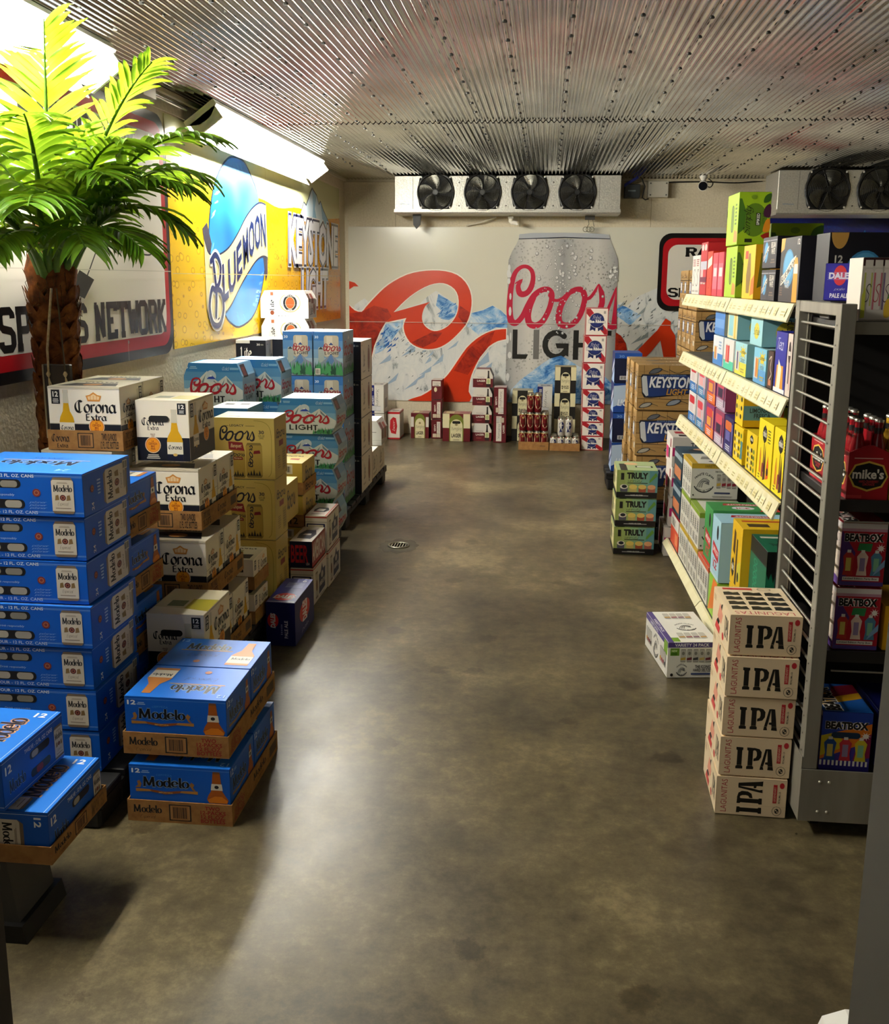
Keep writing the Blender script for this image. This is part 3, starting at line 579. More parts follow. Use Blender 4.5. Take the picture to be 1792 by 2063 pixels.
o = link('mountain_mural', m.mesh('mountain_mural')); tag(o, 'wide snowy mountain mural with red script and giant silver can on the back wall', 'mural')
def back_words(a, W, H): slab(a, 'RAZORBACK', .245, .505, .98, .085, '0c0b0b', .3); slab(a, 'SPORTS NETWORK', .105, .13, 1.26, .085, '0c0b0b', .3)
network_poster('network_poster', 0, 1.47, 0, .72, 'white round-cornered poster with red and black border on the back wall', ((1.04, YB - .03, 1.245), (1.47, 0, 0), (0, 0, .72)), back_words)
BUSCH = snow('printed_deep_blue', [(.3, '060a3c'), (.55, '0d1a70'), (.75, '12489a')], 2)
a = Art(1, 1); a.put([(2.0, .6), (3.28, .6), (3.28, 2.1), (2.0, 2.1)], [(0, 1, 2, 3)], BUSCH)
a.P([(2.2, 1.62), (2.7, 1.68), (2.95, 1.98), (3.1, 1.9), (3.28, 1.7), (3.28, 1.4), (2.2, 1.4)], SNOW); a.P([(2.75, 1.75), (2.9, 2.0), (3.0, 1.7)], '1a63ab'); a.RR(2.05, 1.5, .8, .12, .05, 'dfe0e4'); a.RR(2.06, 1.51, .78, .1, .045, '0f4fae')
m = MB(); m.box(1.99, 3.29, YB - .012, YB - .003, .59, 2.11, mat('0a1046', .4), 0); a.stamp(m, (0, YB - .0125, 0), (1, 0, 0), (0, 0, 1), .0005, .25)
o = link('blue_mural', m.mesh('blue_mural')); tag(o, 'deep blue mural with white peaks, partly hidden below the second fan unit', 'mural')
# ================================================================ fan coolers, camera and fittings
ALU = lambda: noisy('dimpled_aluminium', [(.3, 'a9a79e'), (.7, 'c9c6bb')], 90, rough=.38, metal=.55, spec=.5, bmp=.2)
def fan_cooler(name, x0, x1, y0, y1, z0, z1, fans, r, label):
    t = empty(name, (0, 0, 0)); tag(t, label, 'fan cooler')
    m = MB(); m.box(x0, x1, y0, y1, z0 + .03, z1, ALU(), .004); zc = (z0 + z1) / 2 + .02
    for i, x in enumerate((x0 + .17, x1 - .19)): m.box(x - .002, x + .002, y0 - .001, y0 + .01, z0 + .04, z1 - .01, mat('77756d', .5), 0)
    for i in range(len(fans) - 1):
        for z in (z0 + .07, z1 - .06): m.lathe([(.007, 0), (.007, .004)], mat('4a4842', .5), ((fans[i] + fans[i + 1]) / 2, 0, 0), 8); n = len(m.v) - 16; m.v[n:] = [(v[0], y0 - v[2], z + v[1]) for v in m.v[n:]]
    a = Art(1, 1)
    for k in range(2): a.K(cr([(.05, .3 + .08 * k), (.4, .36 + .05 * k), (.6, .28 + .1 * k), (.95, .34 + .02 * k)], 4), '5f7fa8', .03)
    a.stamp(m, (x0 + .04, y0 - .0005, z0 + .06), (.1, 0, 0), (0, 0, .07), .0003)
    link('housing', m.mesh('housing'), t)
    m = MB(); m.prism([(y0 - .015, z0 + .012), (y0 - .015, z0 + .04), (y0, z0 + .04), (y0, z0 + .03), (y1, z0 + .03), (y1, z0), (y0, z0)], 'x', x0 - .004, x1 + .004, ALU()); link('drip_pan', m.mesh('drip_pan'), t)
    BK = mat('121210', .4)
    for x in fans:
        m = MB(); N = 48; V = []; F = []
        def ring(rf, y): return [(x + rf(k) * math.cos(2 * PI * k / N), y, zc + rf(k) * math.sin(2 * PI * k / N)) for k in range(N)]
        sq = lambda k: r * (1 + .13 * max(0, math.cos(4 * (2 * PI * k / N) - PI)) ** 2)
        rings = [ring(sq, y0), ring(sq, y0 - .012), ring(lambda k: r * .93, y0 - .014), ring(lambda k: r * .9, y0 - .004)]
        for q in rings: V += q
        for i in range(3):
            for k in range(N): a0, b0 = i * N + k, i * N + (k + 1) % N; F.append((a0, a0 + N, b0 + N, b0))
        m.add(V, F, BK, True); m.add(ring(lambda k: r * .9, y0 - .003), [list(range(N))[::-1]], mat('050505', .7))
        for dx in (-1, 1):
            for dz in (-1, 1):
                e = [(x + dx * r * .765 + .008 * math.cos(k * PI / 4), y0 - .0145, zc + dz * r * .765 + .008 * math.sin(k * PI / 4)) for k in range(8)]; m.add(e, [list(range(8))[::-1]], mat('d8d6cc', .4))
        sh = link('fan_shroud', m.mesh('fan_shroud'), t)
        ang0 = x * 7
        BL = mat('3d3c35', .28, .7)
        for b in range(5):
            A = ang0 + b * 2 * PI / 5; V = []; F = []; M_, K_ = 7, 7
            for i in range(M_):
                rr = r * (.16 + .72 * i / (M_ - 1)); swp = A + .35 * (i / (M_ - 1)) ** 1.3; wd = .30 + .22 * math.sin(PI * (.15 + .75 * i / (M_ - 1)))
                for k in range(K_):
                    u = k / (K_ - 1) - .5; an = swp + u * wd * 2; V.append((x + rr * math.cos(an), y0 - .02 + .022 * u - .006 * math.cos(u * PI), zc + rr * math.sin(an)))
            for i in range(M_ - 1):
                for k in range(K_ - 1): q = i * K_ + k; F.append((q, q + 1, q + K_ + 1, q + K_))
            m = MB(); m.add(V, F, BL, True); link('fan_blade', m.mesh('fan_blade'), sh)
        m = MB(); m.tube([(x, y0 - .004, zc), (x, y0 - .035, zc)], [.03, .026], BK, 12); link('fan_hub', m.mesh('fan_hub'), sh)
        m = MB()
        for k in range(11):
            rr = r * (.2 + .74 * k / 10); n = 36; m.tube([(x + rr * math.cos(2 * PI * j / n), y0 - .042 + .02 * (k / 10) ** 2, zc + rr * math.sin(2 * PI * j / n)) for j in range(n + 1)], .0017, BK, 4, False)
        for k in range(10):
            A = 2 * PI * k / 10; m.tube([(x + r * .1 * math.cos(A), y0 - .042, zc + r * .1 * math.sin(A)), (x + r * .6 * math.cos(A), y0 - .036, zc + r * .6 * math.sin(A)), (x + r * .95 * math.cos(A), y0 - .018, zc + r * .95 * math.sin(A))], .0019, BK, 4, False)
        link('fan_guard', m.mesh('fan_guard'), sh)
    m = MB()
    for x in (x0 + .3, x1 - .3): m.box(x - .02, x + .02, y0 + .1, y0 + .14, z1, HC - .006, mat('9a988f', .5, .5), 0)
    link('hanger', m.mesh('hanger'), t)
    return t
t = fan_cooler('fan_cooler', -1.42, .632, 9.16, 9.56, 2.115, 2.45, [-1.04, -.61, -.183, .244], .172, 'long metal cooler unit with four black fans above the mountain mural')
fan_cooler('fan_cooler', 1.90, 3.26, 8.70, 9.2, 2.08, 2.44, [2.30, 2.72, 3.08], .185, 'metal cooler unit with black fans hung above the blue mural at the far corner')
m = MB(); m.tube([(-.36, 9.42, 2.1135), (-.36, 9.42, 2.06), (-.352, 9.42, 2.05), (-.30, 9.42, 2.047), (-.295, 9.42, 2.03)], .019, mat('e4dfd0', .4), 10); m.box(-.385, -.335, 9.4, 9.44, 2.085, 2.105, mat('d6d0c0', .4))
tag(link('drain_pipe', m.mesh('drain_pipe')), 'short white elbow drain pipe under the four fan unit', 'pipe')
m = MB(); m.tube([(-.5, 9.5, 2.105), (-.64, 9.53, 2.06), (-.79, 9.565, 2.03)], .006, mat('cfc9b6', .5), 6); tag(link('drain_line', m.mesh('drain_line')), 'thin pale line slanting from the four fan unit down to the mural', 'pipe')
m = MB(); m.prism([(-1.27, 2.1135), (-1.19, 2.1135), (-1.2, 2.02), (-1.235, 1.985), (-1.262, 2.02)], 'y', 9.28, 9.31, mat('0c0c0c', .5)); tag(link('hanging_strap', m.mesh('hanging_strap')), 'black pointed strap hanging below the end of the four fan unit', 'strap')
m = MB(); m.box(.33, .42, 9.38, 9.42, 2.075, 2.112, mat('3c3a36', .5)); W_ = mat('77735f', .4, .5)
m.tube([(.36, 9.4, 2.08), (.37, 9.45, 2.04), (.35, 9.5, 2.01)], .003, W_, 5); m.tube([(.40, 9.4, 2.08), (.41, 9.45, 2.05), (.42, 9.5, 2.02)], .003, W_, 5)
for cx in (.34, .37, .40): m.tube([(cx + .022 * math.cos(k * PI / 6), 9.51, 1.995 + .022 * math.sin(k * PI / 6)) for k in range(13)], .003, W_, 5, False)
tag(link('wire_hooks', m.mesh('wire_hooks')), 'thin wire hooks and rings hanging above the giant can', 'hooks')
m = MB(); m.box(.905, 1.09, 9.5, 9.598, 2.285, 2.43, mat('c4beac', .45), .004); t = link('junction_box', m.mesh('junction_box')); tag(t, 'square beige electrical junction box high on the back wall', 'junction box')
m = MB(); [m.box(x, x + .012, 9.494, 9.5, z, z + .012, mat('55534c', .4)) for x in (.92, 1.064) for z in (2.3, 2.404)]; link('screw', m.mesh('screw'), t)
t = empty('control_box', (.78, 9.45, 2.3)); tag(t, 'small grey control box with blue and black cabling beside the junction box', 'control box')
m = MB(); m.box(-.09, .05, .02, .148, -.02, .1, mat('4a5058', .5), .004); a = Art(1, 1); a.R(.2, .45, .5, .12, '8fa0b0'); a.stamp(m, (-.09, .0195, -.02), (.14, 0, 0), (0, 0, .12)); link('case', m.mesh('case'), t)
m = MB(); m.prism([(-.1, .1), (.02, .17), (.03, .15), (-.1, .07)], 'y', -.03, .0, mat('13248c', .4)); m.tube([(.06, .02, .15), (.09, .02, .08), (.07, .02, -.02), (.1, .02, -.04), (.13, .02, -.03)], .006, BLACKP(), 6); link('cabling', m.mesh('cabling'), t)
t = empty('security_camera', (1.37, 9.3, 2.42)); tag(t, 'white security camera with black lens hanging from the metal ceiling', 'camera'); Wm = mat('dedad0', .35)
m = MB(); m.lathe([(.035, .045), (.035, .02), (.02, .0), (.018, -.03)], Wm, (0, 0, 0), 14); link('mount', m.mesh('mount'), t)
m = MB(); m.tube([(.01, .05, -.02), (0, -.02, -.045), (-.01, -.07, -.06)], [.03, .042, .044], Wm, 16); c = link('camera_body', m.mesh('camera_body'), t)
m = MB(); m.tube([(-.01, -.07, -.06), (-.012, -.078, -.063)], [.04, .036], mat('0a0a0a', .15), 16); link('lens', m.mesh('lens'), c)
m = MB(); m.tube(cr([(.01, .06, -.02), (.07, .06, -.06), (.1, .08, -.02), (.06, .1, .02)], 4), .005, BLACKP(), 6); link('cable', m.mesh('cable'), t)
m = MB(); m.tube(cr([(1.1, 9.58, 2.425), (1.4, 9.585, 2.43), (1.7, 9.585, 2.42), (1.95, 9.585, 2.435)], 6), .006, BLACKP(), 6); tag(link('wall_cable', m.mesh('wall_cable')), 'black cable running along the top of the back wall past the camera', 'cable')
# floor drain and small floor things
t = empty('floor_drain', (-.822, 5.42, 0)); tag(t, 'round floor drain with slotted metal grate in dark patched concrete', 'drain')
m = MB(); m.lathe([(.0, .0015), (.05, .0015)], mat('4e4838', .6), n=6); V = [(math.cos(2 * PI * k / 30) * (.112 + .01 * math.sin(k * 2.3)), math.sin(2 * PI * k / 30) * (.15 + .02 * math.sin(k * 1.7)), .0012) for k in range(30)]; m = MB().add(V, [list(range(30))], noisy('patched_concrete', [(.3, '37332a'), (.7, '575040')], 12, rough=.6)); link('patch', m.mesh('patch'), t)
m = MB(); m.tube([(.058 * math.cos(k * PI / 12), .058 * math.sin(k * PI / 12), .004) for k in range(25)], .007, mat('8f8b7c', .35, .8), 6, False)
for k in range(6):
    x = -.04 + .016 * k; l = math.sqrt(max(0, .055 ** 2 - x * x)); m.box(x - .0035, x + .0035, -l, l, .002, .006, mat('a9a594', .35, .8), .001)
link('grate', m.mesh('grate'), t)
m = MB(); m.lathe([(.0, .0014), (.054, .0014)], mat('0c0b08', .8), n=20); link('sump', m.mesh('sump'), t)
m = MB(); m.prism([(.6, 0), (.74, 0), (.74, .05), (.655, .05), (.61, .03)], 'y', 1.66, 1.84, mat('e6e3dc', .35)); m.box(.655, .665, 1.655, 1.66, .012, .04, mat('9a9890', .4), 0); tag(link('floor_bumper', m.mesh('floor_bumper')), 'small white plastic block on the floor by the doorway', 'floor bumper')
# ================================================================ the palm
def leaf_mat(N, L, b):
    n = noise(N, L, 9, 2); r = ramp(N, [(.3, '3a5f10'), (.7, '5a841a')]); L.new(n.outputs['Fac'], r.inputs[0]); L.new(r.outputs[0], b.inputs['Base Color'])
    tr = N.new('ShaderNodeBsdfTranslucent'); r2 = ramp(N, [(.3, '7ca018'), (.7, 'a8c83a')]); L.new(n.outputs['Fac'], r2.inputs[0]); L.new(r2.outputs[0], tr.inputs[0])
    mx = N.new('ShaderNodeMixShader'); mx.inputs[0].default_value = .27; L.new(b.outputs[0], mx.inputs[1]); L.new(tr.outputs[0], mx.inputs[2]); L.new(mx.outputs[0], N['Material Output'].inputs[0])
LEAF = nmat('palm_leaf', leaf_mat, .4, spec=.4); STEM = lambda: noisy('palm_stem', [(.3, '3c5c1a'), (.7, '5d7f2a')], 14, rough=.5)
HUSK = noisy('palm_husk', [(.3, '3a1f0d'), (.55, '6b3c18'), (.75, '8d5526')], 26, 5, rough=.8, spec=.15, bmp=.5)
FIB = noisy('palm_fibre', [(.3, '2e1e10'), (.7, '6a4d2c')], 40, rough=.9, spec=.1)
PX, PY = -1.858, 3.56
palm = empty('potted_palm', (PX, PY, 0)); tag(palm, 'tall artificial palm with scaly brown trunk in front of the white poster', 'palm')
m = MB(); m.lathe([(.085, 0), (.1, .22), (.092, .22), (.088, .2), (.0, .2)], mat('2b2420', .6), n=20); link('pot', m.mesh('pot'), palm)
m = MB(); m.lathe([(.07, .18), (.072, .6), (.07, 1.0), (.068, 1.38), (.08, 1.46), (.095, 1.55), (.07, 1.64)], HUSK, n=20)
rg = random.Random(5)
for i in range(15):
    z = .52 + i * .064
    for k in range(7):
        A = 2 * PI * (k + .5 * (i % 2)) / 7 + rg.uniform(-.1, .1); w_, h_ = .045, .078; V = []; lift = rg.uniform(.006, .016) + (.012 if i > 12 else 0)
        ca, sa = math.cos(A), math.sin(A)
        for u, v, d in ((-.75, 0, 0), (.75, 0, 0), (1, .45, .35), (.6, .85, .8), (0, 1.05, 1), (-.6, .85, .8), (-1, .45, .35), (0, .45, .75)):
            R_ = .070 + .004 + lift * d + .004 * (1 - abs(u)); V.append((R_ * ca - u * w_ * sa, R_ * sa + u * w_ * ca, z + v * h_))
        m.add(V, [(0, 1, 7), (1, 2, 7), (2, 3, 7), (3, 4, 7), (4, 5, 7), (5, 6, 7), (6, 0, 7)], HUSK)
link('trunk', m.mesh('trunk'), palm)
m = MB()
for k in range(150):
    A = rg.uniform(0, 2 * PI); z = rg.uniform(1.38, 1.75); r0 = .085 - .03 * (z - 1.38) / .3; d = rg.uniform(-1, 1)
    p = [Vector((r0 * math.cos(A), r0 * math.sin(A), z)), Vector(((r0 + rg.uniform(.0, .03)) * math.cos(A + .5 * d), (r0 + .02) * math.sin(A + .5 * d), z + rg.uniform(-.05, .07))), Vector(((r0 + .01) * math.cos(A + d), (r0 + .01) * math.sin(A + d), z + rg.uniform(-.06, .1)))]
    m.tube(p, .0012, FIB, 4, False)
m.lathe([(.08, 1.42), (.085, 1.52), (.06, 1.68), (.03, 1.8)], FIB, n=14)
fo = link('fibre', m.mesh('fibre'), palm); fo['kind'] = 'stuff'
def frond(tip, lift, nl, ll, droop, seed, z0=1.62, spread=.9):
    nl = int(nl * .68)
    rg = random.Random(seed); a = Vector((0, 0, z0)); tip = Vector(tip) - Vector((PX, PY, 0)); A = math.atan2(tip.y, tip.x)
    a = Vector((.05 * math.cos(A), .05 * math.sin(A), z0 - .1)); mid = a.lerp(tip, .45) + Vector((0, 0, lift)); P = []
    n = 16
    for i in range(n + 1):
        t = i / n; P.append(a * (1 - t) ** 2 + mid * 2 * t * (1 - t) + tip * t * t)
    m = MB(); m.tube(P, [.016 * (1 - i / n) ** 1.4 + .0025 for i in range(n + 1)], STEM(), 6)
    for i in range(nl):
        t = .24 + .76 * i / nl; q = min(int(t * n), n - 1); f_ = t * n - q; o = P[q].lerp(P[q + 1], f_); d = (P[q + 1] - P[q]).normalized()
        side = d.cross(Vector((0, 0, 1)))
        if side.length < .25: side = Vector((CX.x, CX.y, 0)) * .9 + side * .1
        side.normalize(); up = side.cross(d).normalized()
        L_ = ll * (.45 + .55 * math.sin(PI * min(1, .22 + .72 * (t - .24) / .76))) * rg.uniform(.9, 1.25); W_ = .0125 * rg.uniform(.85, 1.2)
        for s in (-1, 1):
            fw = .55 + .5 * t + rg.uniform(-.12, .12); dir_ = (side * s * spread + d * fw + up * rg.uniform(.0, .3)).normalized(); V = []; p = o.copy(); k_ = 6
            wv = dir_.cross(up).normalized()
            for j in range(k_):
                u = j / (k_ - 1); wd = W_ * (math.sin(PI * min(.97, .16 + .84 * u)) ** .8) * (1 if j < k_ - 1 else .12)
                V += [p - wv * wd + up * .004 * (1 if j else 0), p - up * .0035 * (j > 0), p + wv * wd + up * .004 * (1 if j else 0)]
                dir_ = (dir_ + Vector((0, 0, -droop * (.4 + u) * rg.uniform(.7, 1.3)))).normalized(); p = p + dir_ * (L_ / (k_ - 1))
            lim = HC - .09 if V[-2].x + PX > -1.66 else 2.24
            F = []
            for j in range(k_ - 1): q2 = j * 3; F += [(q2, q2 + 1, q2 + 4, q2 + 3), (q2 + 1, q2 + 2, q2 + 5, q2 + 4)]
            V = [Vector((max(v.x, XL + .03 - PX), v.y, min(v.z, lim))) for v in V]
            m.add(V, F, LEAF, True)
    link('frond', m.mesh('frond'), palm)
FR = [((-1.615, 3.16, 2.33), .12, 34, .19, .08), ((-1.385, 3.46, 2.26), .22, 34, .17, .14), ((-1.21, 3.50, 2.02), .32, 36, .19, .20), ((-1.28, 3.46, 1.84), .30, 34, .19, .22), ((-1.42, 3.38, 1.62), .26, 32, .19, .22),
      ((-1.84, 2.62, 2.20), .26, 34, .20, .16), ((-1.84, 2.55, 1.92), .32, 34, .21, .2), ((-1.80, 2.75, 1.66), .28, 32, .20, .22), ((-1.62, 3.0, 2.02), .26, 32, .19, .18),
      ((-1.47, 3.22, 1.86), .28, 32, .19, .2), ((-1.60, 2.95, 1.74), .28, 30, .19, .22), ((-1.75, 2.98, 1.60), .24, 28, .18, .22), ((-1.45, 3.95, 1.9), .3, 30, .18, .2), ((-1.78, 4.0, 2.0), .28, 26, .17, .2), ((-1.42, 3.30, 1.98), .28, 30, .17, .2),
      ((-1.34, 3.56, 1.70), .32, 32, .19, .24), ((-1.52, 3.15, 1.62), .24, 28, .18, .24), ((-1.29, 3.66, 1.90), .34, 32, .19, .22)]
for i, f_ in enumerate(FR): frond(*f_, seed=i, z0=1.66 - .012 * (i % 6))
# hanging wooden sign by the palm
t = empty('hanging_sign', (-1.79, 3.43, 1.065)); tag(t, 'dark wooden board with knotted rope hanging against the palm trunk', 'sign')
m = MB(); m.box(-.05, .05, -.012, .012, -.13, .145, noisy('dark_stained_wood', [(.3, '1f1811'), (.7, '362a1d')], 14, rough=.6, sc=(1, 1, .2)), .003); m.box(-.056, -.05, -.012, .012, -.13, .145, mat('8a7c60', .7), 0)
a = Art(1, 1)
for p in ([(.3, .55), (.5, .63), (.7, .55)], [(.5, .63), (.5, .7)], [(.32, .5), (.68, .5)]): a.K(p, '6d5430', .03)
a.stamp(m, (-.05, -.0125, -.13), (.1, 0, 0), (0, 0, .275)); b_ = link('board', m.mesh('board'), t)
RP = noisy('rope_fibre', [(.3, 'a08a60'), (.7, 'cbb68a')], 90, rough=.8)
m = MB(); m.tube([(-.03, -.014, .1), (-.028, -.016, .2), (-.02, .03, .42)], .0045, RP, 6); m.tube([(.035, -.014, .1), (.03, -.012, .2), (.0, .03, .42)], .003, mat('4d3d26', .8), 6)
for x in (-.03, .035):
    m.lathe([(.004, -.01), (.009, 0), (.004, .01)], RP, (x, -.016, .11), 8)
    for d in (-.006, 0, .007): m.tube([(x, -.016, .1), (x + .008 + d, -.02, .06), (x + .012 + d * 2, -.018, .035)], .002, RP, 4)
link('rope', m.mesh('rope'), t)
# ================================================================ printed cartons
def barcode(a, x, y, w, h, bg='d8d4c8', fg='1a1a1a', rot=0):
    a.R(x, y, w, h, bg); rr = random.Random(int(x * 97 + y * 31)); V = []; F = []; u = .06
    while u < .9:
        t = rr.choice((.02, .035, .05)); q = [(x + u * w, y + .12 * h), (x + (u + t) * w, y + .12 * h), (x + (u + t) * w, y + .88 * h), (x + u * w, y + .88 * h)]
        if rot: q = [(x + .1 * w, y + u * h), (x + .9 * w, y + u * h), (x + .9 * w, y + (u + t) * h), (x + .1 * w, y + (u + t) * h)]
        o = len(V); V += q; F.append((o, o + 1, o + 2, o + 3)); u += t + rr.choice((.02, .035))
    a.put(V, F, fg)
def lines(a, x, y, w, h, n, c, rr=None):
    """fine print too small to read"""
    V = []; F = []; rr = rr or random.Random(int(x * 50 + y * 70 + n))
    for i in range(n):
        l = w * rr.uniform(.7, 1); x0 = x + (w - l) / 2; y0 = y + h * i / n; o = len(V); V += [(x0, y0), (x0 + l, y0), (x0 + l, y0 + h / n * .5), (x0, y0 + h / n * .5)]; F.append((o, o + 1, o + 2, o + 3))
    a.put(V, F, c)
def can(a, x, y, w, h, body='d9d3c6', lid='9d9a92'):
    """a printed picture of a can"""
    a.P([(x + .08 * w, y), (x + .92 * w, y), (x + w, y + .06 * h), (x + w, y + .9 * h), (x + .9 * w, y + h), (x + .1 * w, y + h), (x, y + .9 * h), (x, y + .06 * h)], lid)
    a.P([(x, y + .07 * h), (x + w, y + .07 * h), (x + w, y + .89 * h), (x + .93 * w, y + .93 * h), (x + .07 * w, y + .93 * h), (x, y + .89 * h)], body)
def bottle(a, x, y, w, h, glass='b5651d', neck='d8d2c2', label='e6dfd0', lab=(.0, .22), cut=0):
    P = [(0, 0), (1, 0), (1, .38), (.93, .47), (.74, .58), (.68, .72), (.66, .93), (.68, .94), (.68, 1), (.32, 1), (.32, .94), (.34, .93), (.32, .72), (.26, .58), (.07, .47), (0, .38)]
    a.P([(x + p[0] * w, y + p[1] * h) for p in P], glass); a.P([(x + .33 * w, y + .86 * h), (x + .67 * w, y + .86 * h), (x + .67 * w, y + h), (x + .33 * w, y + h)], neck)
    if lab: a.R(x + .0 * w, y + lab[0] * h, w, (lab[1] - lab[0]) * h, label)
def ribbon_text(a, t, x, y, w, h, c1, c2): a.RR(x, y, w, h, h * .3, c1); a.T(t, x + w * .08, y + h * .22, w * .84, h * .56, c2)
KINDS = {}
def carton(kind, w, d, h, body, front=None, right=None, left=None, top=None, back=None, rough=.42, shape=None, hole=None):
    mb = MB(); g = .0022; m = mat(body, rough); zs = .62 if w < .3 else .7
    if shape == 'shoulder':     # bottle cartons with sloped upper ends
        s = .16 * w if w < .3 else .03; z = h * zs
        mb.prism([(-w / 2 + g, .0), (w / 2 - g, 0), (w / 2 - g, z), (w / 2 - s, h - .001), (-w / 2 + s, h - .001), (-w / 2 + g, z)], 'y', -d / 2 + g, d / 2 - g, m)
    elif shape == 'barrel':
        s = .028
        mb.prism([(-w / 2 + s, .0), (w / 2 - s, 0), (w / 2 - g, h * .3), (w / 2 - g, h * .66), (w / 2 - s, h - .001), (-w / 2 + s, h - .001), (-w / 2 + g, h * .66), (-w / 2 + g, h * .3)], 'y', -d / 2 + g, d / 2 - g, m)
    else: mb.box(-w / 2 + g, w / 2 - g, -d / 2 + g, d / 2 - g, 0.0004, h - g, m, .003)
    i_ = .0035
    if shape:
        poly = {'shoulder': [(0, 0), (w, 0), (w, h * zs), (w - (.16 * w if w < .3 else .03), h), ((.16 * w if w < .3 else .03), h), (0, h * zs)], 'barrel': [(.028, 0), (w - .028, 0), (w, h * .3), (w, h * .66), (w - .028, h), (.028, h), (0, h * .66), (0, h * .3)]}[shape]
        front = front and clip_art(front, poly, w, h)
    def st(a, O, U, V):
        if a: a.stamp(mb, O, U, V, .00005, rough)
    i_ = .003 if not shape else 0
    st(front, (-w / 2 + i_, -d / 2 + g, i_), (w - 2 * i_, 0, 0), (0, 0, h - 2 * i_)); bk = back or front
    st(bk, (w / 2 - i_, d / 2 - g, i_), (-w + 2 * i_, 0, 0), (0, 0, h - 2 * i_))
    lf = left or right
    if shape == 'barrel':
        for s_, a in ((1, right), (-1, lf)):
            if a:
                for k, (xa, za, xb, zb) in enumerate(((w / 2 - .028, 0, w / 2 - g, h * .3), (w / 2 - g, h * .3, w / 2 - g, h * .66), (w / 2 - g, h * .66, w / 2 - .028, h))):
                    sub = slice_art(a, za / h, zb / h); st(sub, (s_ * xa, -s_ * d / 2, za), (0, s_ * d, 0), (s_ * (xb - xa), 0, zb - za))
    elif shape == 'shoulder':
        s = .16 * w if w < .3 else .03
        for s_, a in ((1, right), (-1, lf)):
            if a:
                st(slice_art(a, 0, zs), (s_ * (w / 2 - g), -s_ * (d / 2 - .003), .002), (0, s_ * (d - .006), 0), (0, 0, h * zs)); st(slice_art(a, zs, 1), (s_ * (w / 2 - g), -s_ * (d / 2 - .003), h * zs), (0, s_ * (d - .006), 0), (-s_ * (s - g), 0, h * (1 - zs)))
    else:
        st(right, (w / 2 - g, -d / 2 + i_, i_), (0, d - 2 * i_, 0), (0, 0, h - 2 * i_)); st(lf, (-w / 2 + g, d / 2 - i_, i_), (0, -d + 2 * i_, 0), (0, 0, h - 2 * i_))
    if shape: q = .16 * w if (shape == 'shoulder' and w < .3) else (.055 if shape == 'shoulder' else .028); st(top, (-w / 2 + q, -d / 2 + .003, h - .001), (w - 2 * q, 0, 0), (0, d - .006, 0))
    else: st(top, (-w / 2 + i_, -d / 2 + i_, h - g), (w - 2 * i_, 0, 0), (0, d - 2 * i_, 0))
    parts = []
    for hn, hx, hy, hw, hh, col in (hole or []):   # hand holes as flat patches, their inner shade painted dark: 'f' front, 't' top
        p = MB(); pts = []
        for cx, a0 in ((hx + hw / 2 - hh / 2, -90), (hx - hw / 2 + hh / 2, 90)): pts += ell(cx, hy, hh / 2, hh / 2, a0, a0 + 180, 6)
        if hn == 'f': p.add([(q[0], -d / 2 - .0015, q[1]) for q in pts], [list(range(len(pts)))], mat(col, .6)); y_ = -d / 2 - .0065
        else: p.add([(q[0], q[1], h + .005) for q in pts], [list(range(len(pts)))], mat(col, .6))
        parts.append(('hand_hole', p))
    KINDS[kind] = (mb.mesh('carton'), [(n, p.mesh(n)) for n, p in parts], (w, d, h))
def clip_poly(V, inside, cut):
    r = []
    for i in range(len(V)):
        a, b = V[i - 1], V[i]; ia, ib = inside(a), inside(b)
        if ia != ib: r.append(cut(a, b))
        if ib: r.append(b)
    return r
def clip_half(a, nx, ny, c):
    """keep the part of the art with nx*x+ny*y<=c"""
    r = Art(a.w, a.h)
    for col, V, F in a.ops:
        V2 = []; F2 = []
        for f in F:
            q = [V[k] for k in f]; q = clip_poly(q, lambda p: nx * p[0] + ny * p[1] <= c + 1e-9, lambda p, s: tuple(p[i] + (s[i] - p[i]) * ((c - nx * p[0] - ny * p[1]) / (nx * (s[0] - p[0]) + ny * (s[1] - p[1]))) for i in range(min(len(p), len(s)))))
            if len(q) > 2: o = len(V2); V2 += q; F2.append(tuple(range(o, o + len(q))))
        if F2: r.ops.append((col, V2, F2))
    return r
def clip_art(a, poly, w, h):
    for i in range(len(poly)):
        (x0, y0), (x1, y1) = poly[i - 1], poly[i]; x0, x1, y0, y1 = x0 / w * a.w, x1 / w * a.w, y0 / h * a.h, y1 / h * a.h
        nx, ny = y1 - y0, x0 - x1
        if abs(nx) + abs(ny) < 1e-9: continue
        a = clip_half(a, nx, ny, nx * x0 + ny * y0)
    return a
def slice_art(a, t0, t1):
    b = clip_half(clip_half(a, 0, 1, t1 * a.h), 0, -1, -t0 * a.h); r = Art(a.w, (t1 - t0) * a.h)
    r.ops = [(c, [(p[0], p[1] - t0 * a.h, *p[2:]) for p in V], F) for c, V, F in b.ops]; return r
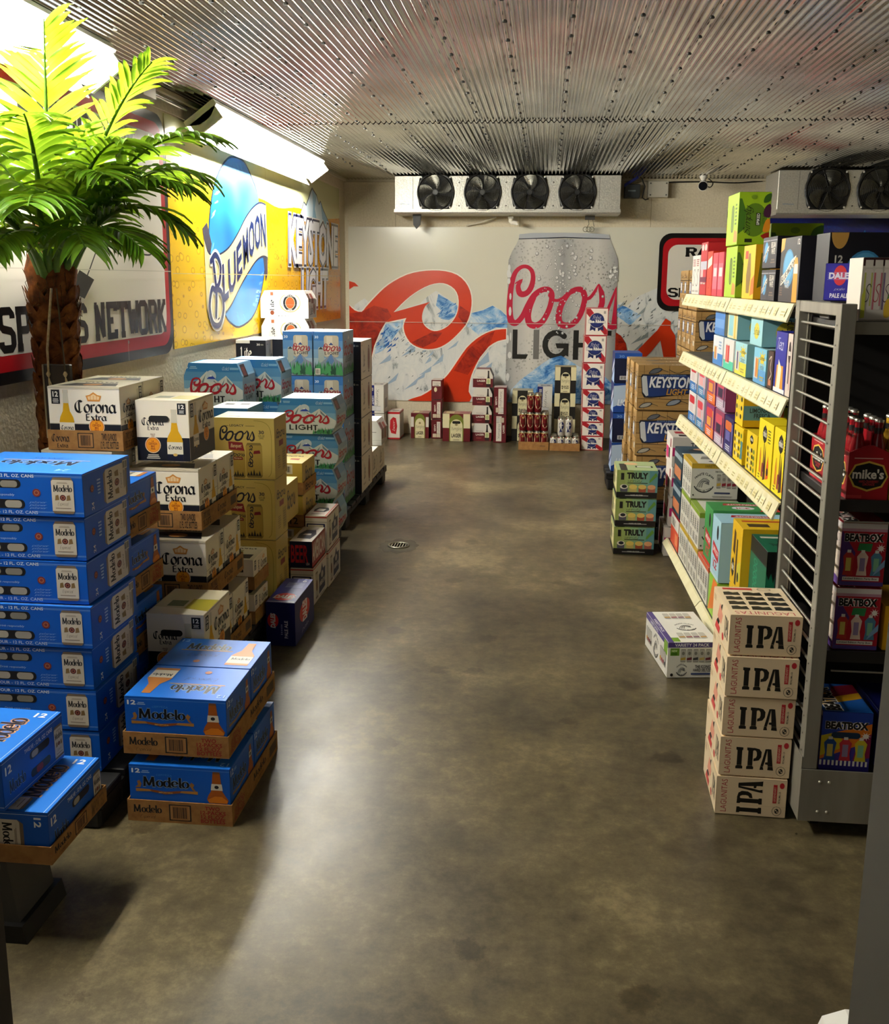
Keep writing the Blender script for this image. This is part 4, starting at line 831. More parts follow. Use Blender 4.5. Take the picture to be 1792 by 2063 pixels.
def tray(kind, w, d, h, front, right, body=None):
    """open kraft tray with a scalloped rim"""
    mb = MB(); m = body or KRAFT(); t = .003
    mb.box(-w / 2, w / 2, -d / 2, d / 2, 0, .0025, m, 0)
    for s in (-1, 1):
        mb.box(min(s * w / 2, s * (w / 2 - t)), max(s * w / 2, s * (w / 2 - t)), -d / 2, d / 2, .0025, h, m, 0)
        mb.box(-w / 2 + t, w / 2 - t, min(s * d / 2, s * (d / 2 - t)), max(s * d / 2, s * (d / 2 - t)), .0025, h, m, 0)
    for s in (-1, 1):
        O = (-s * -w / 2 * -1, s * d / 2, 0)
        if front: front.stamp(mb, (-w / 2, -d / 2, 0) if s < 0 else (w / 2, d / 2, 0), (-s * w, 0, 0), (0, 0, h), .00008, .8)
        if right: right.stamp(mb, (w / 2, -d / 2, 0) if s > 0 else (-w / 2, d / 2, 0), (0, s * d, 0), (0, 0, h), .00008, .8)
    KINDS[kind] = (mb.mesh('tray'), [], (w, d, h))
BLUE = '0858c0'; BLU2_ = '0a4fae'
# ---- lager in royal blue cartons
def modelo_word(a, x, y, w, h, c='0b0d16', out=None): a.word('Modelo', x, y, w, h, c, 'serif', out=out, ow=.1)
def crest(a, x, y, r, c='7a3030'): a.E(x, y, r, r, c, 12); a.E(x, y, r * .65, r * .65, 'a86a50', 10); a.E(x, y, r * .4, r * .4, c, 8)
def modelo_can(a, x, y, w, h):
    can(a, x, y, w, h, 'd6cdbd', '7c6a58'); modelo_word(a, x + .06 * w, y + .6 * h, .88 * w, .2 * h); crest(a, x + .5 * w, y + .44 * h, .14 * w, '55202a')
    for s in (.14, .66): a.P([(x + s * w, y + .36 * h), (x + (s + .2) * w, y + .38 * h), (x + (s + .16) * w, y + .52 * h), (x + (s + .03) * w, y + .5 * h)], '8a7048')
    a.word('Especial', x + .25 * w, y + .2 * h, .5 * w, .12 * h, '5a4a40', 'pen'); a.R(x + .15 * w, y + .14 * h, .7 * w, .02 * h, '8a7a68'); lines(a, x + .2 * w, y + .83 * h, .6 * w, .05 * h, 2, '9a8a78')
fr = Art(40, 12.7, BLUE); fr.R(0, 11.9, 40, .12, '8fb6e8'); fr.R(0, 11.6, 40, .06, '8fb6e8'); fr.R(0, 1.0, 40, .12, '8fb6e8'); fr.R(0, 1.3, 40, .06, '8fb6e8')
fr.R(8, 11.0, 16, 1.5, BLUE); fr.T('TWENTY-FOUR - 12 FL. OZ. CANS', 4, 11.35, 22, .95, 'e4e6ea'); fr.R(3, .3, 22, 1.2, BLUE); fr.T('TWENTY-FOUR - 12 FL. OZ. CANS', 4.5, .45, 22, .95, 'c4cce0')
fr.RR(9, 8.1, 13, 2.6, 1.2, '14161c'); fr.RR(10, 8.3, 4.6, 2.0, .9, '9a958c'); fr.RR(16, 8.3, 5, 2.0, .9, '8a857c'); fr.RR(9.5, 2.0, 13.4, 2.7, 1.2, '191a20'); fr.RR(11, 2.2, 4, 2.2, 1, 'b2aca0'); fr.RR(17, 2.2, 5, 2.2, 1, 'a6a095')
fr.T('Drink responsibly', 12, 5.6, 8, .8, 'b8cbe8', 0, .2); crest(fr, 26.5, 6.9, 1.2); 
for k in range(3): fr.word(['serveza', 'pilsner', 'especial'][k] if 0 else 'pilsner', 24.2, 3.6 - .85 * k, 5.2, .8, 'a8c4ea', 'pen')
modelo_can(fr, 31, .9, 6.4, 10.8)
rt = Art(30.5, 12.7, BLUE); rt.R(0, 12.3, 30.5, .1, '8fb6e8'); a_ = Art(10.8, 13.5); modelo_can(a_, 0, 0, 10.8, 13.5)
cn = Art(12, 13.2); can(cn, 0, 0, 11.4, 13.2, 'd9d0c0', '8a7868'); modelo_word(cn, .8, 8.4, 9.8, 3); crest(cn, 5.7, 5.9, 1.3, '55202a'); cn.word('Especial', 3, 2.8, 5.4, 1.5, '5a4a40', 'pen'); lines(cn, 2.4, 1.2, 6.6, 1.2, 3, '8a7a68')
for s in (1.6, 7.6): cn.P([(s, 4.9), (s + 2.2, 5.1), (s + 1.8, 7.2), (s + .3, 7)], '8a7048')
rt.A(cn, 12.5, .7, 15.8, 11.2, 90); rt.word('24', 3.2, .8, 1.5, 2.2, 'e6e6ee', 'serif', 90) if 0 else rt.T('24', 4.4, .9, 1.5, 2.4, 'e6e8ee', rot=90)
crest(rt, 5.2, 7.4, 1.15); lines(rt, 8.2, 5, 2.2, 5, 5, 'a8c4ea'); barcode(rt, 25.3, 9.2, 3.2, 2.8)
tp = Art(40, 30.5, '1f78dd'); tp.word('Modelo', 8, 11, 24, 6.5, '0a1230', 'serif', 180, out='7fb0ea', ow=.12); tp.R(6.5, 18.4, 27, .5, 'c9a870'); tp.T('24', 30, 3, 4, 3, '9cc6f4', rot=180); tp.word('Especial', 14, 20, 12, 3.4, '0f3f90', 'pen', 180); tp.R(.4, 1, 39, .15, '9cc6f4')
carton('modelo24', .405, .305, .1265, BLUE, fr, rt, top=tp)
def modelo12_face(W, H, bot=True):
    a = Art(W, H, BLUE); a.R(0, H * .93, W, .1, '6fa0e0'); a.T('12', W * .025, H * .77, W * .085, H * .13, 'eef0f4', .03); lines(a, W * .12, H * .78, W * .085, H * .09, 2, '9fc0ea')
    a.T('CERVEZA', W * .27, H * .70, W * .16, H * .07, '3f7fd0', .01, warp=lambda u, v: (u, v * .75 + .25 * math.sin(PI * u)))
    modelo_word(a, W * .12, H * .38, W * .48, H * .31, '060810', '8aa6c8')
    for x, f in ((.055, 1), (.60, -1)): a.P([(W * (x + .0), H * .34), (W * (x + .05), H * .34), (W * (x + .065), H * .45), (W * (x + .045), H * .56), (W * (x + .02), H * .52), (W * (x + .03), H * .42)] if f > 0 else [(W * (x + .065), H * .3), (W * (x + .03), H * .34), (W * (x + .0), H * .48), (W * (x + .02), H * .57), (W * (x + .05), H * .5), (W * (x + .035), H * .42)], '9a6a34')
    a.P([(W * .06, H * .22), (W * .06, H * .31), (W * .2, H * .3), (W * .36, H * .25), (W * .52, H * .3), (W * .68, H * .31), (W * .68, H * .22), (W * .5, H * .24), (W * .36, H * .18), (W * .22, H * .24)], 'b07a38'); a.P([(W * .2, H * .3), (W * .36, H * .25), (W * .52, H * .3), (W * .5, H * .23), (W * .36, H * .17), (W * .22, H * .23)], '8a4a1c'); a.T('IMPORTADA', W * .29, H * .2, W * .14, H * .04, 'd8b070')
    if bot:
        a.P([(W * .79, H * .0), (W * .97, H * .0), (W * .985, H * .1), (W * .955, H * .22), (W * .925, H * .36), (W * .915, H * .60), (W * .905, H * .9), (W * .835, H * .9), (W * .825, H * .60), (W * .815, H * .36), (W * .785, H * .22), (W * .77, H * .1)], 'a4541a')
        a.P([(W * .79, H * .0), (W * .97, H * .0), (W * .975, H * .08), (W * .92, H * .2), (W * .85, H * .2), (W * .78, H * .1)], 'd07a22'); a.P([(W * .812, H * .38), (W * .93, H * .38), (W * .922, H * .57), (W * .82, H * .57)], 'd8d0c0'); a.E(W * .87, H * .475, W * .022, H * .05, '1c1a24', 12); a.R(W * .835, H * .86, W * .07, H * .06, '7a4a28')
    return a
fr = Art(30, 17, BLUE); fr.A(modelo12_face(30, 10.8), 0, 6.2, 30, 10.8); rq = Art(23, 17, BLUE); rt = Art(23, 17, BLUE); rq.R(0, 15.8, 23, .1, '6fa0e0'); rq.T('12', .9, 12.6, 2.4, 3, 'e8ecf2'); lines(rq, 3.8, 13.2, 2.4, 1.6, 2, '9fc0ea'); modelo_word(rq, 2, 4.6, 13, 6.4, '0a1026', '6a92cc'); rq.P([(2, 2.6), (8, 1.6), (15, 2.6), (15, 3.8), (8, 2.8), (2, 3.8)], 'a0703a')
rq.P([(17, 0), (21.8, 0), (22, 3), (20.9, 5), (20.6, 9), (20.3, 14.4), (18.5, 14.4), (18.2, 9), (17.9, 5), (16.8, 3)], 'a4541a'); rq.R(18.1, 8, 2.6, 3, 'd8d0c0'); rq.E(19.4, 9.5, .7, .9, '1c1a24', 10); rt.A(rq, 0, 6.2, 23, 10.8)
tp = Art(30, 23, '1a6fd6'); tp.word('Modelo', 4, 13.6, 15, 5.5, '0a1026', 'serif', out='9db4cc', ow=.1); tp.R(3.4, 12.6, 17, .6, 'b98c58'); tp.word('Especial', 7, 7.5, 10, 3, '0c3c8c', 'pen'); crest(tp, 11.5, 4, 1.1, '9a5a3a'); tp.P([(21, 2), (28.4, 2), (28.4, 10), (26.4, 14), (26, 20.5), (23.4, 20.5), (23, 14), (21, 10)], 'b8763c'); tp.R(21, 3.6, 7.4, 5.6, 'd9d2c2'); tp.word('Modelo', 21.6, 6.2, 6.2, 2, '20242c', 'serif'); tp.T('12', 1, 19.6, 2.6, 2, '9cc6f4')
tp2 = Art(30, 23); tp2.A(tp, 0, 0, 30, 23, 180)
carton('modelo12b', .30, .2285, .17, BLUE, fr, rt, top=tp); carton('modelo12b_turned', .30, .2285, .17, BLUE, fr, rt, top=tp2)
def tray_face(W, H, word, col, ink, font, two, side=False):
    a = Art(W, H); x = .02 if not side else .4
    (modelo_word(a, W * (x + .03), H * .42, W * .28, H * .38, ink) if word == 'Modelo' else a.word(word, W * (x + .03), H * .42, W * .24, H * .36, ink, font))
    a.word('Especial' if word == 'Modelo' else 'Extra', W * (x + .1), H * .12, W * .15, H * .2, ink, 'pen' if word == 'Modelo' else 'black')
    bx = .4 if not side else .04
    if not side: a.R(W * bx, H * .12, W * .21, H * .76, ink); a.R(W * (bx + .012), H * .17, W * .186, H * .66, 'a07444'); barcode(a, W * (bx + .03), H * .16, W * .15, H * .68, '94683a', '1c1510')
    a.T(two, W * (.7 if not side else .04), H * .1, W * (.24 if not side else .2), H * .78, col, .02)
    if side: a.R(W * .8, H * .25, W * .16, H * .5, '50402c')
    return a
T4 = 'TWO\n12-PACKS\n12 FL.OZ.\nBOTTLES'
tray('tray_modelo', .308, .47, .066, tray_face(30.8, 6.6, 'Modelo', '8c1d1c', '15130f', 'serif', T4), tray_face(47, 6.6, 'Modelo', '8c3a2c', '2a2018', 'serif', T4, True))
fr = Art(20, 12.5, BLUE); modelo_c = Art(12.5, 17); fr.R(0, 11.7, 20, .12, 'c9dcf4'); fr.R(0, .7, 20, .12, 'c9dcf4'); cq = Art(9, 13); modelo_can(cq, 0, 0, 9, 13); fr.A(cq, .6, .5, 13.2, 9.8, 270); fr.T('12', 16.6, 8.6, 1.8, 2.6, 'eef0f4', .03, rot=270)
rt = Art(27, 12.5, BLUE); rt.R(0, 11.7, 27, .12, 'c9dcf4'); rt.R(0, .8, 27, .12, 'c9dcf4'); rt.T('12', 1.2, 8.2, 2.6, 2.2, 'eef0f4', .03); rt.T('TWELVE - 12 FL. OZ. CANS', 9.4, 9.6, 12.6, 1.1, 'dfe6f0'); rt.RR(11.5, 6.8, 9, 2.2, 1, '14161c'); rt.RR(12.3, 7, 3, 1.7, .8, 'b2aca0'); rt.RR(11.5, 2, 9, 2.2, 1, '14161c'); rt.RR(14, 2.1, 3, 1.9, .8, '8f2a20'); modelo_word(rt, 2.2, 3, 7, 3.4, '0b1026', '7ea4d8'); modelo_can(rt, 22.6, 1, 4, 9)
tp = Art(20, 27, '1c74d8'); tp.R(.8, 0, .15, 27, 'c9dcf4'); tp.R(19, 0, .15, 27, 'c9dcf4'); tp.word('Modelo', 8, 6, 6.5, 16, '0a1026', 'serif', 90, out='c8986c', ow=.12); tp.T('12', 14.5, 23, 3.2, 2.4, 'eef0f4', .03); cq = Art(9, 13); modelo_can(cq, 0, 0, 9, 13); tp.A(cq, 1.5, .6, 12, 5.5, 90)
carton('modelo12c', .2, .27, .125, BLUE, fr, rt, top=tp)
tray('tray_modelo_can', .41, .285, .045, None, tray_face(28.5, 4.5, 'Modelo', '7a5a30', '1c1510', 'serif', 'IMPORTED', False))
# ---- white cartons with crown and amber bottle
CRM = 'f0e6d2'
def crown(a, x, y, w, h, c='d08a3c'):
    a.P([(x + .12 * w, y), (x + .88 * w, y), (x + w, y + .6 * h), (x + .75 * w, y + .7 * h), (x + .5 * w, y + h), (x + .25 * w, y + .7 * h), (x, y + .6 * h)], c)
    a.P([(x + .18 * w, y + .12 * h), (x + .82 * w, y + .12 * h), (x + .88 * w, y + .5 * h), (x + .7 * w, y + .58 * h), (x + .5 * w, y + .8 * h), (x + .3 * w, y + .58 * h), (x + .12 * w, y + .5 * h)], 'e8c898'); a.R(x + .12 * w, y + .1 * h, .76 * w, .08 * h, c)
    for k in (.3, .5, .7): a.K([(x + k * w, y + .15 * h), (x + k * w, y + .6 * h)], c, .03 * w)
def corona_word(a, x, y, w, h): a.word('Corona', x, y + h * .4, w, h * .6, '0c0c12', 'black'); a.word('Extra', x + w * .26, y, w * .5, h * .33, '0c0c12', 'black')
def corona_bottle(a, x, y, w, h):
    bottle(a, x, y, w, h, 'd8a414', 'c9c2ae', None, None); a.P([(x + .3 * w, y + .74 * h), (x + .7 * w, y + .74 * h), (x + .66 * w, y + .99 * h), (x + .34 * w, y + .99 * h)], 'cfc8b4'); a.R(x, y + .1 * h, w, .26 * h, 'e6ddc8'); a.R(x, y, w, .12 * h, '10142c'); a.word('Corona', x + .06 * w, y + .22 * h, .88 * w, .08 * h, '101018', 'black'); a.E(x + .5 * w, y + .11 * h, .14 * w, .03 * h, 'd8b060', 10)
def sun(a, x, y, r): a.E(x, y, r, r, 'e6c9a0', 20); a.E(x, y, r * .9, r * .9, 'c8501a', 20); a.E(x, y, r * .84, r * .84, 'e8961c', 20); a.T('LA\nCERVEZA\nMAS\nFINA', x - r * .55, y - r * .6, r * 1.1, r * 1.2, '8a2a14', .02)
def tag12(a, x, y, w, h): a.R(x, y, w, h, '14141a'); a.T('12', x + .18 * w, y + .5 * h, .64 * w, .38 * h, 'f0ece0', .03); lines(a, x + .15 * w, y + .1 * h, .7 * w, .32 * h, 3, 'd8d4c8')
def corona_face(W, H):
    a = Art(W, H, CRM); a.R(0, 0, W, H * .40, '11141f'); a.R(0, H * .395, W, H * .012, 'b9ae96'); sun(a, W * .66, H * .36, W * .11); corona_bottle(a, W * .14, H * .12, W * .21, H * .83); tag12(a, W * .045, H * .72, W * .12, H * .23); crown(a, W * .53, H * .77, W * .22, H * .15); corona_word(a, W * .36, H * .46, W * .60, H * .32); a.R(0, H * .97, W, H * .03, 'cfc4ac'); return a
fr = corona_face(26.5, 22); rt = Art(20, 22, 'e8dfca'); rt.R(0, 0, 20, 8.4, '11141f'); sun(rt, 8, 7.4, 2.6); rt.K([(0, 10.6), (20, 12)], '55503f', .12); corona_bottle(rt, 13.2, 2, 4.6, 18); tag12(rt, 16.4, 16.4, 2.8, 4.4); crown(rt, 5.2, 15.4, 3.6, 2.2, 'c07a3a'); corona_word(rt, 2, 10.9, 10, 5)
for k in range(3): rt.E(3.2 + 2.2 * k, 9.3, .6, .8, '6a5a40', 8)
tp = Art(26.5, 20, 'e8dfca'); tp.P([(2, 3), (24, 3), (21, 12), (5, 12)], '14141a'); tp.E(13.5, 7.2, 3.6, 2.6, 'c88a4a', 18); tp.word('Corona', 7, 13.6, 13, 3.4, '15151c', 'black'); tp.P([(1, 17.6), (12, 17.6), (12, 19), (1, 19)], 'b8a24a')
carton('corona12', .265, .2, .222, CRM, fr, rt, top=tp)
fr = Art(20, 22, CRM); fr.R(0, 0, 20, 8.6, '11141f'); corona_word(fr, 2, 11.3, 8.6, 4.4); corona_bottle(fr, 11.4, .3, 6, 18.6); fr.T('SINCE\n1925', 5.2, 8.8, 1.8, 1.2, '7a4a2a'); sun(fr, 6, 5.8, 3.0); lines(fr, 3.2, .8, 5.6, 1.8, 3, 'dcd5c5'); tag12(fr, 15.8, 17.2, 3.2, 4); a_ = fr
tp = Art(20, 26.5, 'd3c8a8'); tp.P([(0, 0), (20, 0), (20, 5), (0, 7)], CRM); tp.P([(11, 6), (20, 4), (20, 16), (11, 16)], 'b4a832'); tp.P([(4, 8), (10, 8), (10, 14), (4, 14)], '55603c')
rt = corona_face(26.5, 22)
carton('corona12_end', .2, .265, .222, CRM, fr, rt, top=tp, hole=[('f', -.012, .155, .075, .022, '100f10')])
tray('tray_corona', .275, .41, .07, tray_face(27.5, 7, 'Corona', '2a1f16', '1f1712', 'black', 'TWO 12-PACKS\n12 FL. OZ. BOTTLES'), tray_face(41, 7, 'Corona', '3a2a1c', '3a2a1c', 'black', 'TWO 12-PACKS\n12 FL. OZ. BOTTLES', True))
fr = Art(20, 13, CRM); fr.R(0, 0, 20, 2.6, '11141f'); tag12(fr, 11.5, 7.2, 4.2, 4.8); corona_word(fr, 1, 3.2, 12, 5.2); crown(fr, 6, 8.6, 4, 2)
rt = Art(20, 13, 'e8dfca'); rt.R(0, 0, 20, 2.2, '11141f'); rt.E(4, 2.2, 1.6, 1.6, 'd8801c', 12); tag12(rt, 1.4, 7.6, 2.6, 4.4); rt.word('Corona', 6, 2, 2.4, 9, '14141a', 'black', 90); corona_word(rt, 10.4, 4.4, 8.8, 5.4); crown(rt, 13, 10, 3.4, 1.8)
tp = Art(20, 20, 'cfc6ae'); tp.word('Corona', 3, 16, 14, 2.4, '20201c', 'black'); tp.P([(2, 2), (18, 2), (18, 8), (2, 8)], '14141a'); tp.P([(4, 9), (12, 9), (12, 14), (4, 14)], '8a8450')
carton('corona_small', .2, .2, .125, CRM, fr, rt, top=tp)
tray('tray_plain', .205, .205, .055, None, None)
# ---- mountain lager cartons
def mountains(a, x, y, w, h, seed=1, snow_='c9cfc8', rock='6f8088', peak=.85, n=5):
    rr = random.Random(seed); P = [(x, y)]; 
    for i, (u, v) in enumerate(((0, .35), (.15, .55), (.28, .78), (.4, 1.0), (.5, .8), (.58, .66), (.72, .86), (.85, .6), (1, .4))): P.append((x + u * w, y + v * h * peak))
    P.append((x + w, y)); a.P(P, snow_)
    for (u, v) in ((.4, 1.0), (.72, .86), (.2, .6), (.55, .6)):
        X, Y = x + u * w, y + v * h * peak
        for k in range(3): d = .03 + .05 * k; a.P([(X + d * .4 * w, Y - d * h), (X + (d * .9 + .05) * w, Y - (d + .22) * h), (X + d * .6 * w, Y - (d + .12) * h)], rock)
        a.P([(X - .02 * w, Y - .08 * h), (X - .07 * w, Y - .34 * h), (X - .1 * w, Y - .3 * h)], rock)
def trees(a, x, y, w, h, seed=2, n=26, cols=('1d5a38', '2f7a4a', '14402c', '3f8a52')):
    rr = random.Random(seed)
    for c in cols:
        V = []; F = []
        for k in range(n):
            X = x + rr.uniform(0, w); W = w * .05; H_ = h * rr.uniform(.4, .8); Y = y + rr.uniform(0, .35) * h * (1 - abs((X - x) / w - .5)); o = len(V)
            X = min(max(X, x + W), x + w - W); V += [(X - W, Y, k / n * .9), (X + W, Y, k / n * .9), (X, Y + H_, k / n * .9)]; F.append((o, o + 1, o + 2))
        a.put(V, F, c)
SKYB = '3f86bb'
def sky(a, x, y, w, h, top='2f76ae', bot='b9cdd2', n=5):
    t, b = [[int(c[i:i + 2], 16) for i in (0, 2, 4)] for c in (top, bot)]
    for k in range(n):
        c = ''.join('%02x' % int(b[i] + (t[i] - b[i]) * k / (n - 1)) for i in range(3)); a.R(x, y + h * k / n, w, h / n + .001, c)
def coors_panel(W, H, num='18'):
    a = Art(W, H); sky(a, 0, 0, W, H); mountains(a, 0, H * .1, W, H * .85, 3); a.P([(0, 0), (W, 0), (W, H * .3), (0, H * .42)], 'c6ccc6'); trees(a, W * .6, 0, W * .38, H * .16, 4, 14); a.P([(W * .6, 0), (W, H * .2), (W, 0)], '5f8a88'); trees(a, W * .68, 0, W * .3, H * .2, 5, 12)
    a.E(W * .47, H * .71, W * .085, H * .13, 'b9c6cc', 18); a.P([(W * .39, H * .64), (W * .47, H * .74), (W * .55, H * .64)], '1b3c9a'); a.P([(W * .43, H * .69), (W * .47, H * .74), (W * .49, H * .7)], 'e0e4e8')
    a.T(num, W * .03, H * .87, W * .05, H * .075, 'e6eef2'); lines(a, W * .1, H * .87, W * .14, H * .07, 2, '9cc4dc'); a.word('Cold', W * .66, H * .84, W * .12, H * .085, 'e6eef2', 'pen'); a.R(W * .79, H * .855, W * .15, H * .05, '7fb2d4')
    coors_word(a, W * .1, H * .3, W * .78, H * .36, 'a5182a', 1.25); LIGHT(a, W * .21, H * .11, W * .47, H * .15, '14181c'); return a
def coors_end(W, H, dark=True):
    a = Art(W, H); sky(a, 0, 0, W, H, '6f9cc0', 'c2ccca', 4); 
    if dark: a.R(W * .12, H * .66, W * .34, H * .3, '2a1a14'); a.R(W * .18, H * .70, W * .2, H * .2, '6b2f22')
    mountains(a, 0, 0, W, H * .6, 7, 'b8c2c0'); coors_word(a, W * .1, H * .28, W * .8, H * .22, 'a5182a', 1.3); LIGHT(a, W * .25, H * .14, W * .5, H * .1, '2a2e32'); return a
tpw = Art(30, 20, 'dfe6e8'); tpw.R(1, 1, 13, 12, 'c4d2dc'); tpw.P([(16, 3), (28, 3), (28, 14), (18, 12)], 'e2c4c0'); coors_word(tpw, 15, 4, 12, 8, 'b86a70', 1.2); tpw.R(8, 15, 10, 2, 'aabccb')
carton('coors18', .325, .27, .191, '5f92b8', coors_panel(32.5, 19.1), coors_end(27, 19.1), top=tpw, shape='barrel')
carton('coors15', .325, .24, .205, '5f92b8', coors_panel(32.5, 20.5, '15'), coors_end(24, 20.5), top=tpw, shape='shoulder')
def coors30_face(W, H, code=False):
    a = Art(W, H); sky(a, 0, 0, W, H, '2d68a8', 'b4c0c0'); a.RR(W * .36, H * .42, W * .5, H * .5, W * .08, 'b2aa96'); a.R(W * .45, H * .45, W * .2, H * .45, 'c8c0ac'); a.RR(W * .16, H * .3, W * .2, H * .35, W * .05, '9aa29c'); a.P([(W * .17, H * .6), (W * .25, H * .66), (W * .33, H * .6)], '22303c')
    a.P([(W * .02, H * .2), (W * .3, H * .32), (W * .6, H * .5), (W * .8, H * .36), (W, H * .28), (W, 0), (0, 0), (0, H * .16)], '7a8494'); a.P([(W * .4, H * .3), (W * .6, H * .5), (W * .7, H * .34), (W * .62, H * .26)], '4f74a4'); a.P([(W * .8, H * .36), (W, H * .28), (W, H * .2)], '8a7a94')
    trees(a, 0, 0, W, H * .36, 9, 26); a.P([(W * .52, H * .70), (W * .60, H * .76), (W * .68, H * .70)], '1b3c7a'); a.T('30', W * .04, H * .85, W * .13, H * .06, 'd8e4ea'); coors_word(a, W * .34, H * .56, W * .58, H * .17, '8f1626', 1.3); LIGHT(a, W * .38, H * .48, W * .48, H * .07, '3a3e42')
    if code: barcode(a, W * .05, H * .02, W * .17, H * .14)
    return a
rt = Art(33, 27); sky(rt, 0, 0, 33, 27, '7f9fc4', 'b0bcc4'); rt.P([(0, 6), (14, 14), (20, 9), (33, 15), (33, 0), (0, 0)], '8f9cae'); trees(rt, 0, 0, 33, 7, 8, 26); coors_word(rt, 3, 12, 27, 9, '9c1a30', 1.3); LIGHT(rt, 8, 7.6, 17, 4, '4a4e54'); rt.P([(14, 22), (16.5, 24.5), (19, 22)], 'c9d2da')
tp30 = Art(19, 33, 'd6e0ea'); tp30.R(5, 14, 9, 1.6, '20242c'); tp30.R(2, 22, 14, 6, 'b9cfe6'); tp30.R(10, 2, 9, 10, '9ec4e8')
carton('coors30', .187, .33, .27, '6f8fae', coors30_face(18.7, 27), rt, top=tp30); carton('coors30_code', .187, .33, .27, '6f8fae', coors30_face(18.7, 27, True), rt, top=tp30)
fr = Art(20, 12.5); sky(fr, 0, 0, 20, 12.5, '2d6ca4', '9cc0d0'); 
for k in range(4): can(fr, 2 + 4.2 * k, -.0, 4, 8.5, 'b8ad94', 'd0c8b0')
rt = Art(27, 12.5); sky(rt, 0, 0, 27, 12.5, '4f86b4', '9fb8c4'); mountains(rt, 0, 0, 27, 9, 11, 'aab8bc'); coors_word(rt, 5, 3, 18, 6, '8f1a2a', 1.3)
tp = Art(20, 27, 'dfe4e4'); tp.P([(3, 14), (8, 14), (8, 19), (3, 19)], '1a1c20'); tp.P([(11, 15), (16, 15), (16, 20), (11, 20)], '1a1c20')
carton('coors12', .2, .27, .135, '5f92b8', fr, rt, top=tp)
# ---- yellow banquet cartons
YEL = 'dec56a'
def banq_can(a, x, y, w, h, up=True):
    can(a, x, y, w, h, 'b89a44', '8f7a3c')
    if up: a.word('Coors', x + .02 * w, y + .74 * h, .96 * w, .14 * h, '15182c', 'script') if 0 else coors_word(a, x + .04 * w, y + .72 * h, .92 * w, .13 * h, '15182c', 1.3); a.P([(x + .2 * w, y + .6 * h), (x + .86 * w, y + .6 * h), (x + .8 * w, y + .7 * h), (x + .14 * w, y + .7 * h)], '7c1820'); a.T('Banquet', x + .26 * w, y + .62 * h, .5 * w, .06 * h, 'e8d8a0')
    else:
        q = Art(20, 6); coors_word(q, 0, 0, 20, 6, '15182c', 1.3); a.A(q, x + .12 * w, y + .3 * h, .3 * w, .62 * h, 90); a.P([(x + .46 * w, y + .68 * h), (x + .9 * w, y + .70 * h), (x + .84 * w, y + .79 * h), (x + .5 * w, y + .77 * h)], '7c1820')
    for k in range(5): a.P([(x + (.05 + .17 * k) * w, y + .06 * h), (x + (.22 + .17 * k) * w, y + .06 * h), (x + (.13 + .17 * k) * w, y + (.16 + .05 * (k % 3)) * h)], '2c2a22')
W, H = 27, 27; fr = Art(W, H, YEL); fr.K(cr([(18, 26), (23, 25), (25.4, 21), (25.6, 10), (25.2, 3), (24, 1)], 5), 'b39a40', .25); fr.T('LEGACY', 7, 23.2, 6.4, 1.0, '2a2a3a', .02); lines(fr, 4.6, 23.4, 2, .5, 1, '8a7a40'); lines(fr, 14, 23.4, 4.4, .5, 1, '8a7a40'); coors_word(fr, 2.2, 16.8, 15.8, 6.6, '14172e', 1.15); fr.T('30', 20, 20, 2.4, 1.6, '2a2a3a', .02); fr.T('12 FL OZ\nCANS', 19.8, 17.8, 2.8, 1.8, '4a4630')
banq_can(fr, 7, .3, 6.6, 13.5); banq_can(fr, 14, .5, 7.4, 15.6, False); fr.P([(6.4, 13), (13.4, 12.4), (12.6, 16.2), (6.2, 16.6)], '8c1c24'); fr.word('Banquet' if 0 else 'Banet', 7.2, 13.2, 5, 2.4, 'ead9a0', 'pen') if 0 else fr.T('Banquet', 7.2, 13.4, 5, 2.2, 'ead9a0', .01, .3); fr.T('1873', 8.4, .8, 4, 1, '3a3320')
rt = Art(20, 27, 'b9a04c'); coors_word(rt, 3, 17.6, 14, 4, '2a2418', 1.3); rt.R(7, 13.6, 7, 2.6, '7c1f22'); lines(rt, 4, 4, 5, 6, 6, '8a7434'); rt.R(12, 2, 6, 10, 'a08838'); lines(rt, 12.6, 3, 4.8, 8, 7, '7c682c')
tp = Art(27, 20, 'e0d2a0'); tp.R(3, 9, 14, 2.2, 'efe6c4'); tp.RR(5, 4, 6, 2, .9, '1c1c20'); tp.RR(14, 13, 6, 2, .9, '1c1c20'); tp.P([(10, 5), (22, 3), (24, 8), (14, 9)], 'f0e8cc')
carton('banquet30', .27, .2, .27, YEL, fr, rt, top=tp)
fr = Art(20, 12.5, 'c2a64a'); fr.R(0, 0, 20, 5, 'd0b04a'); fr.R(6, 8, 9, 4, 'd8d4c4'); barcode(fr, 6.5, 8.3, 8, 3.3); fr.T('12', 6, 5.6, 2.6, 1.6, '2a2418'); lines(fr, 9, 5.8, 6, 1.2, 2, '5a4c20'); fr.E(2, 5.5, 2, 2.2, '1a2048', 12)
rt = Art(27, 12.5, 'b89c46'); coors_word(rt, 6, 4, 15, 6.4, '1c1a20', 1.3)
tp = Art(20, 27, 'dcc884'); tp.P([(3, 9), (9, 11), (8, 14), (2, 13)], 'b03a34'); tp.P([(11, 10), (16, 9), (16, 13), (11, 13)], 'b03a34'); coors_word(tp, 4, 18, 12, 4, '3a3430', 1.2)
carton('banquet12', .2, .27, .1, YEL, fr, rt, top=tp)
bt_f = Art(20, 6.5); bt_f.T('12', 13, 1.5, 4, 3.6, '2c2016', .02); bt_r = Art(27, 6.5); coors_word(bt_r, 4, 1.4, 16, 3.6, '3a2a1a', 1.3)
tray('tray_banquet', .207, .277, .062, bt_f, bt_r)
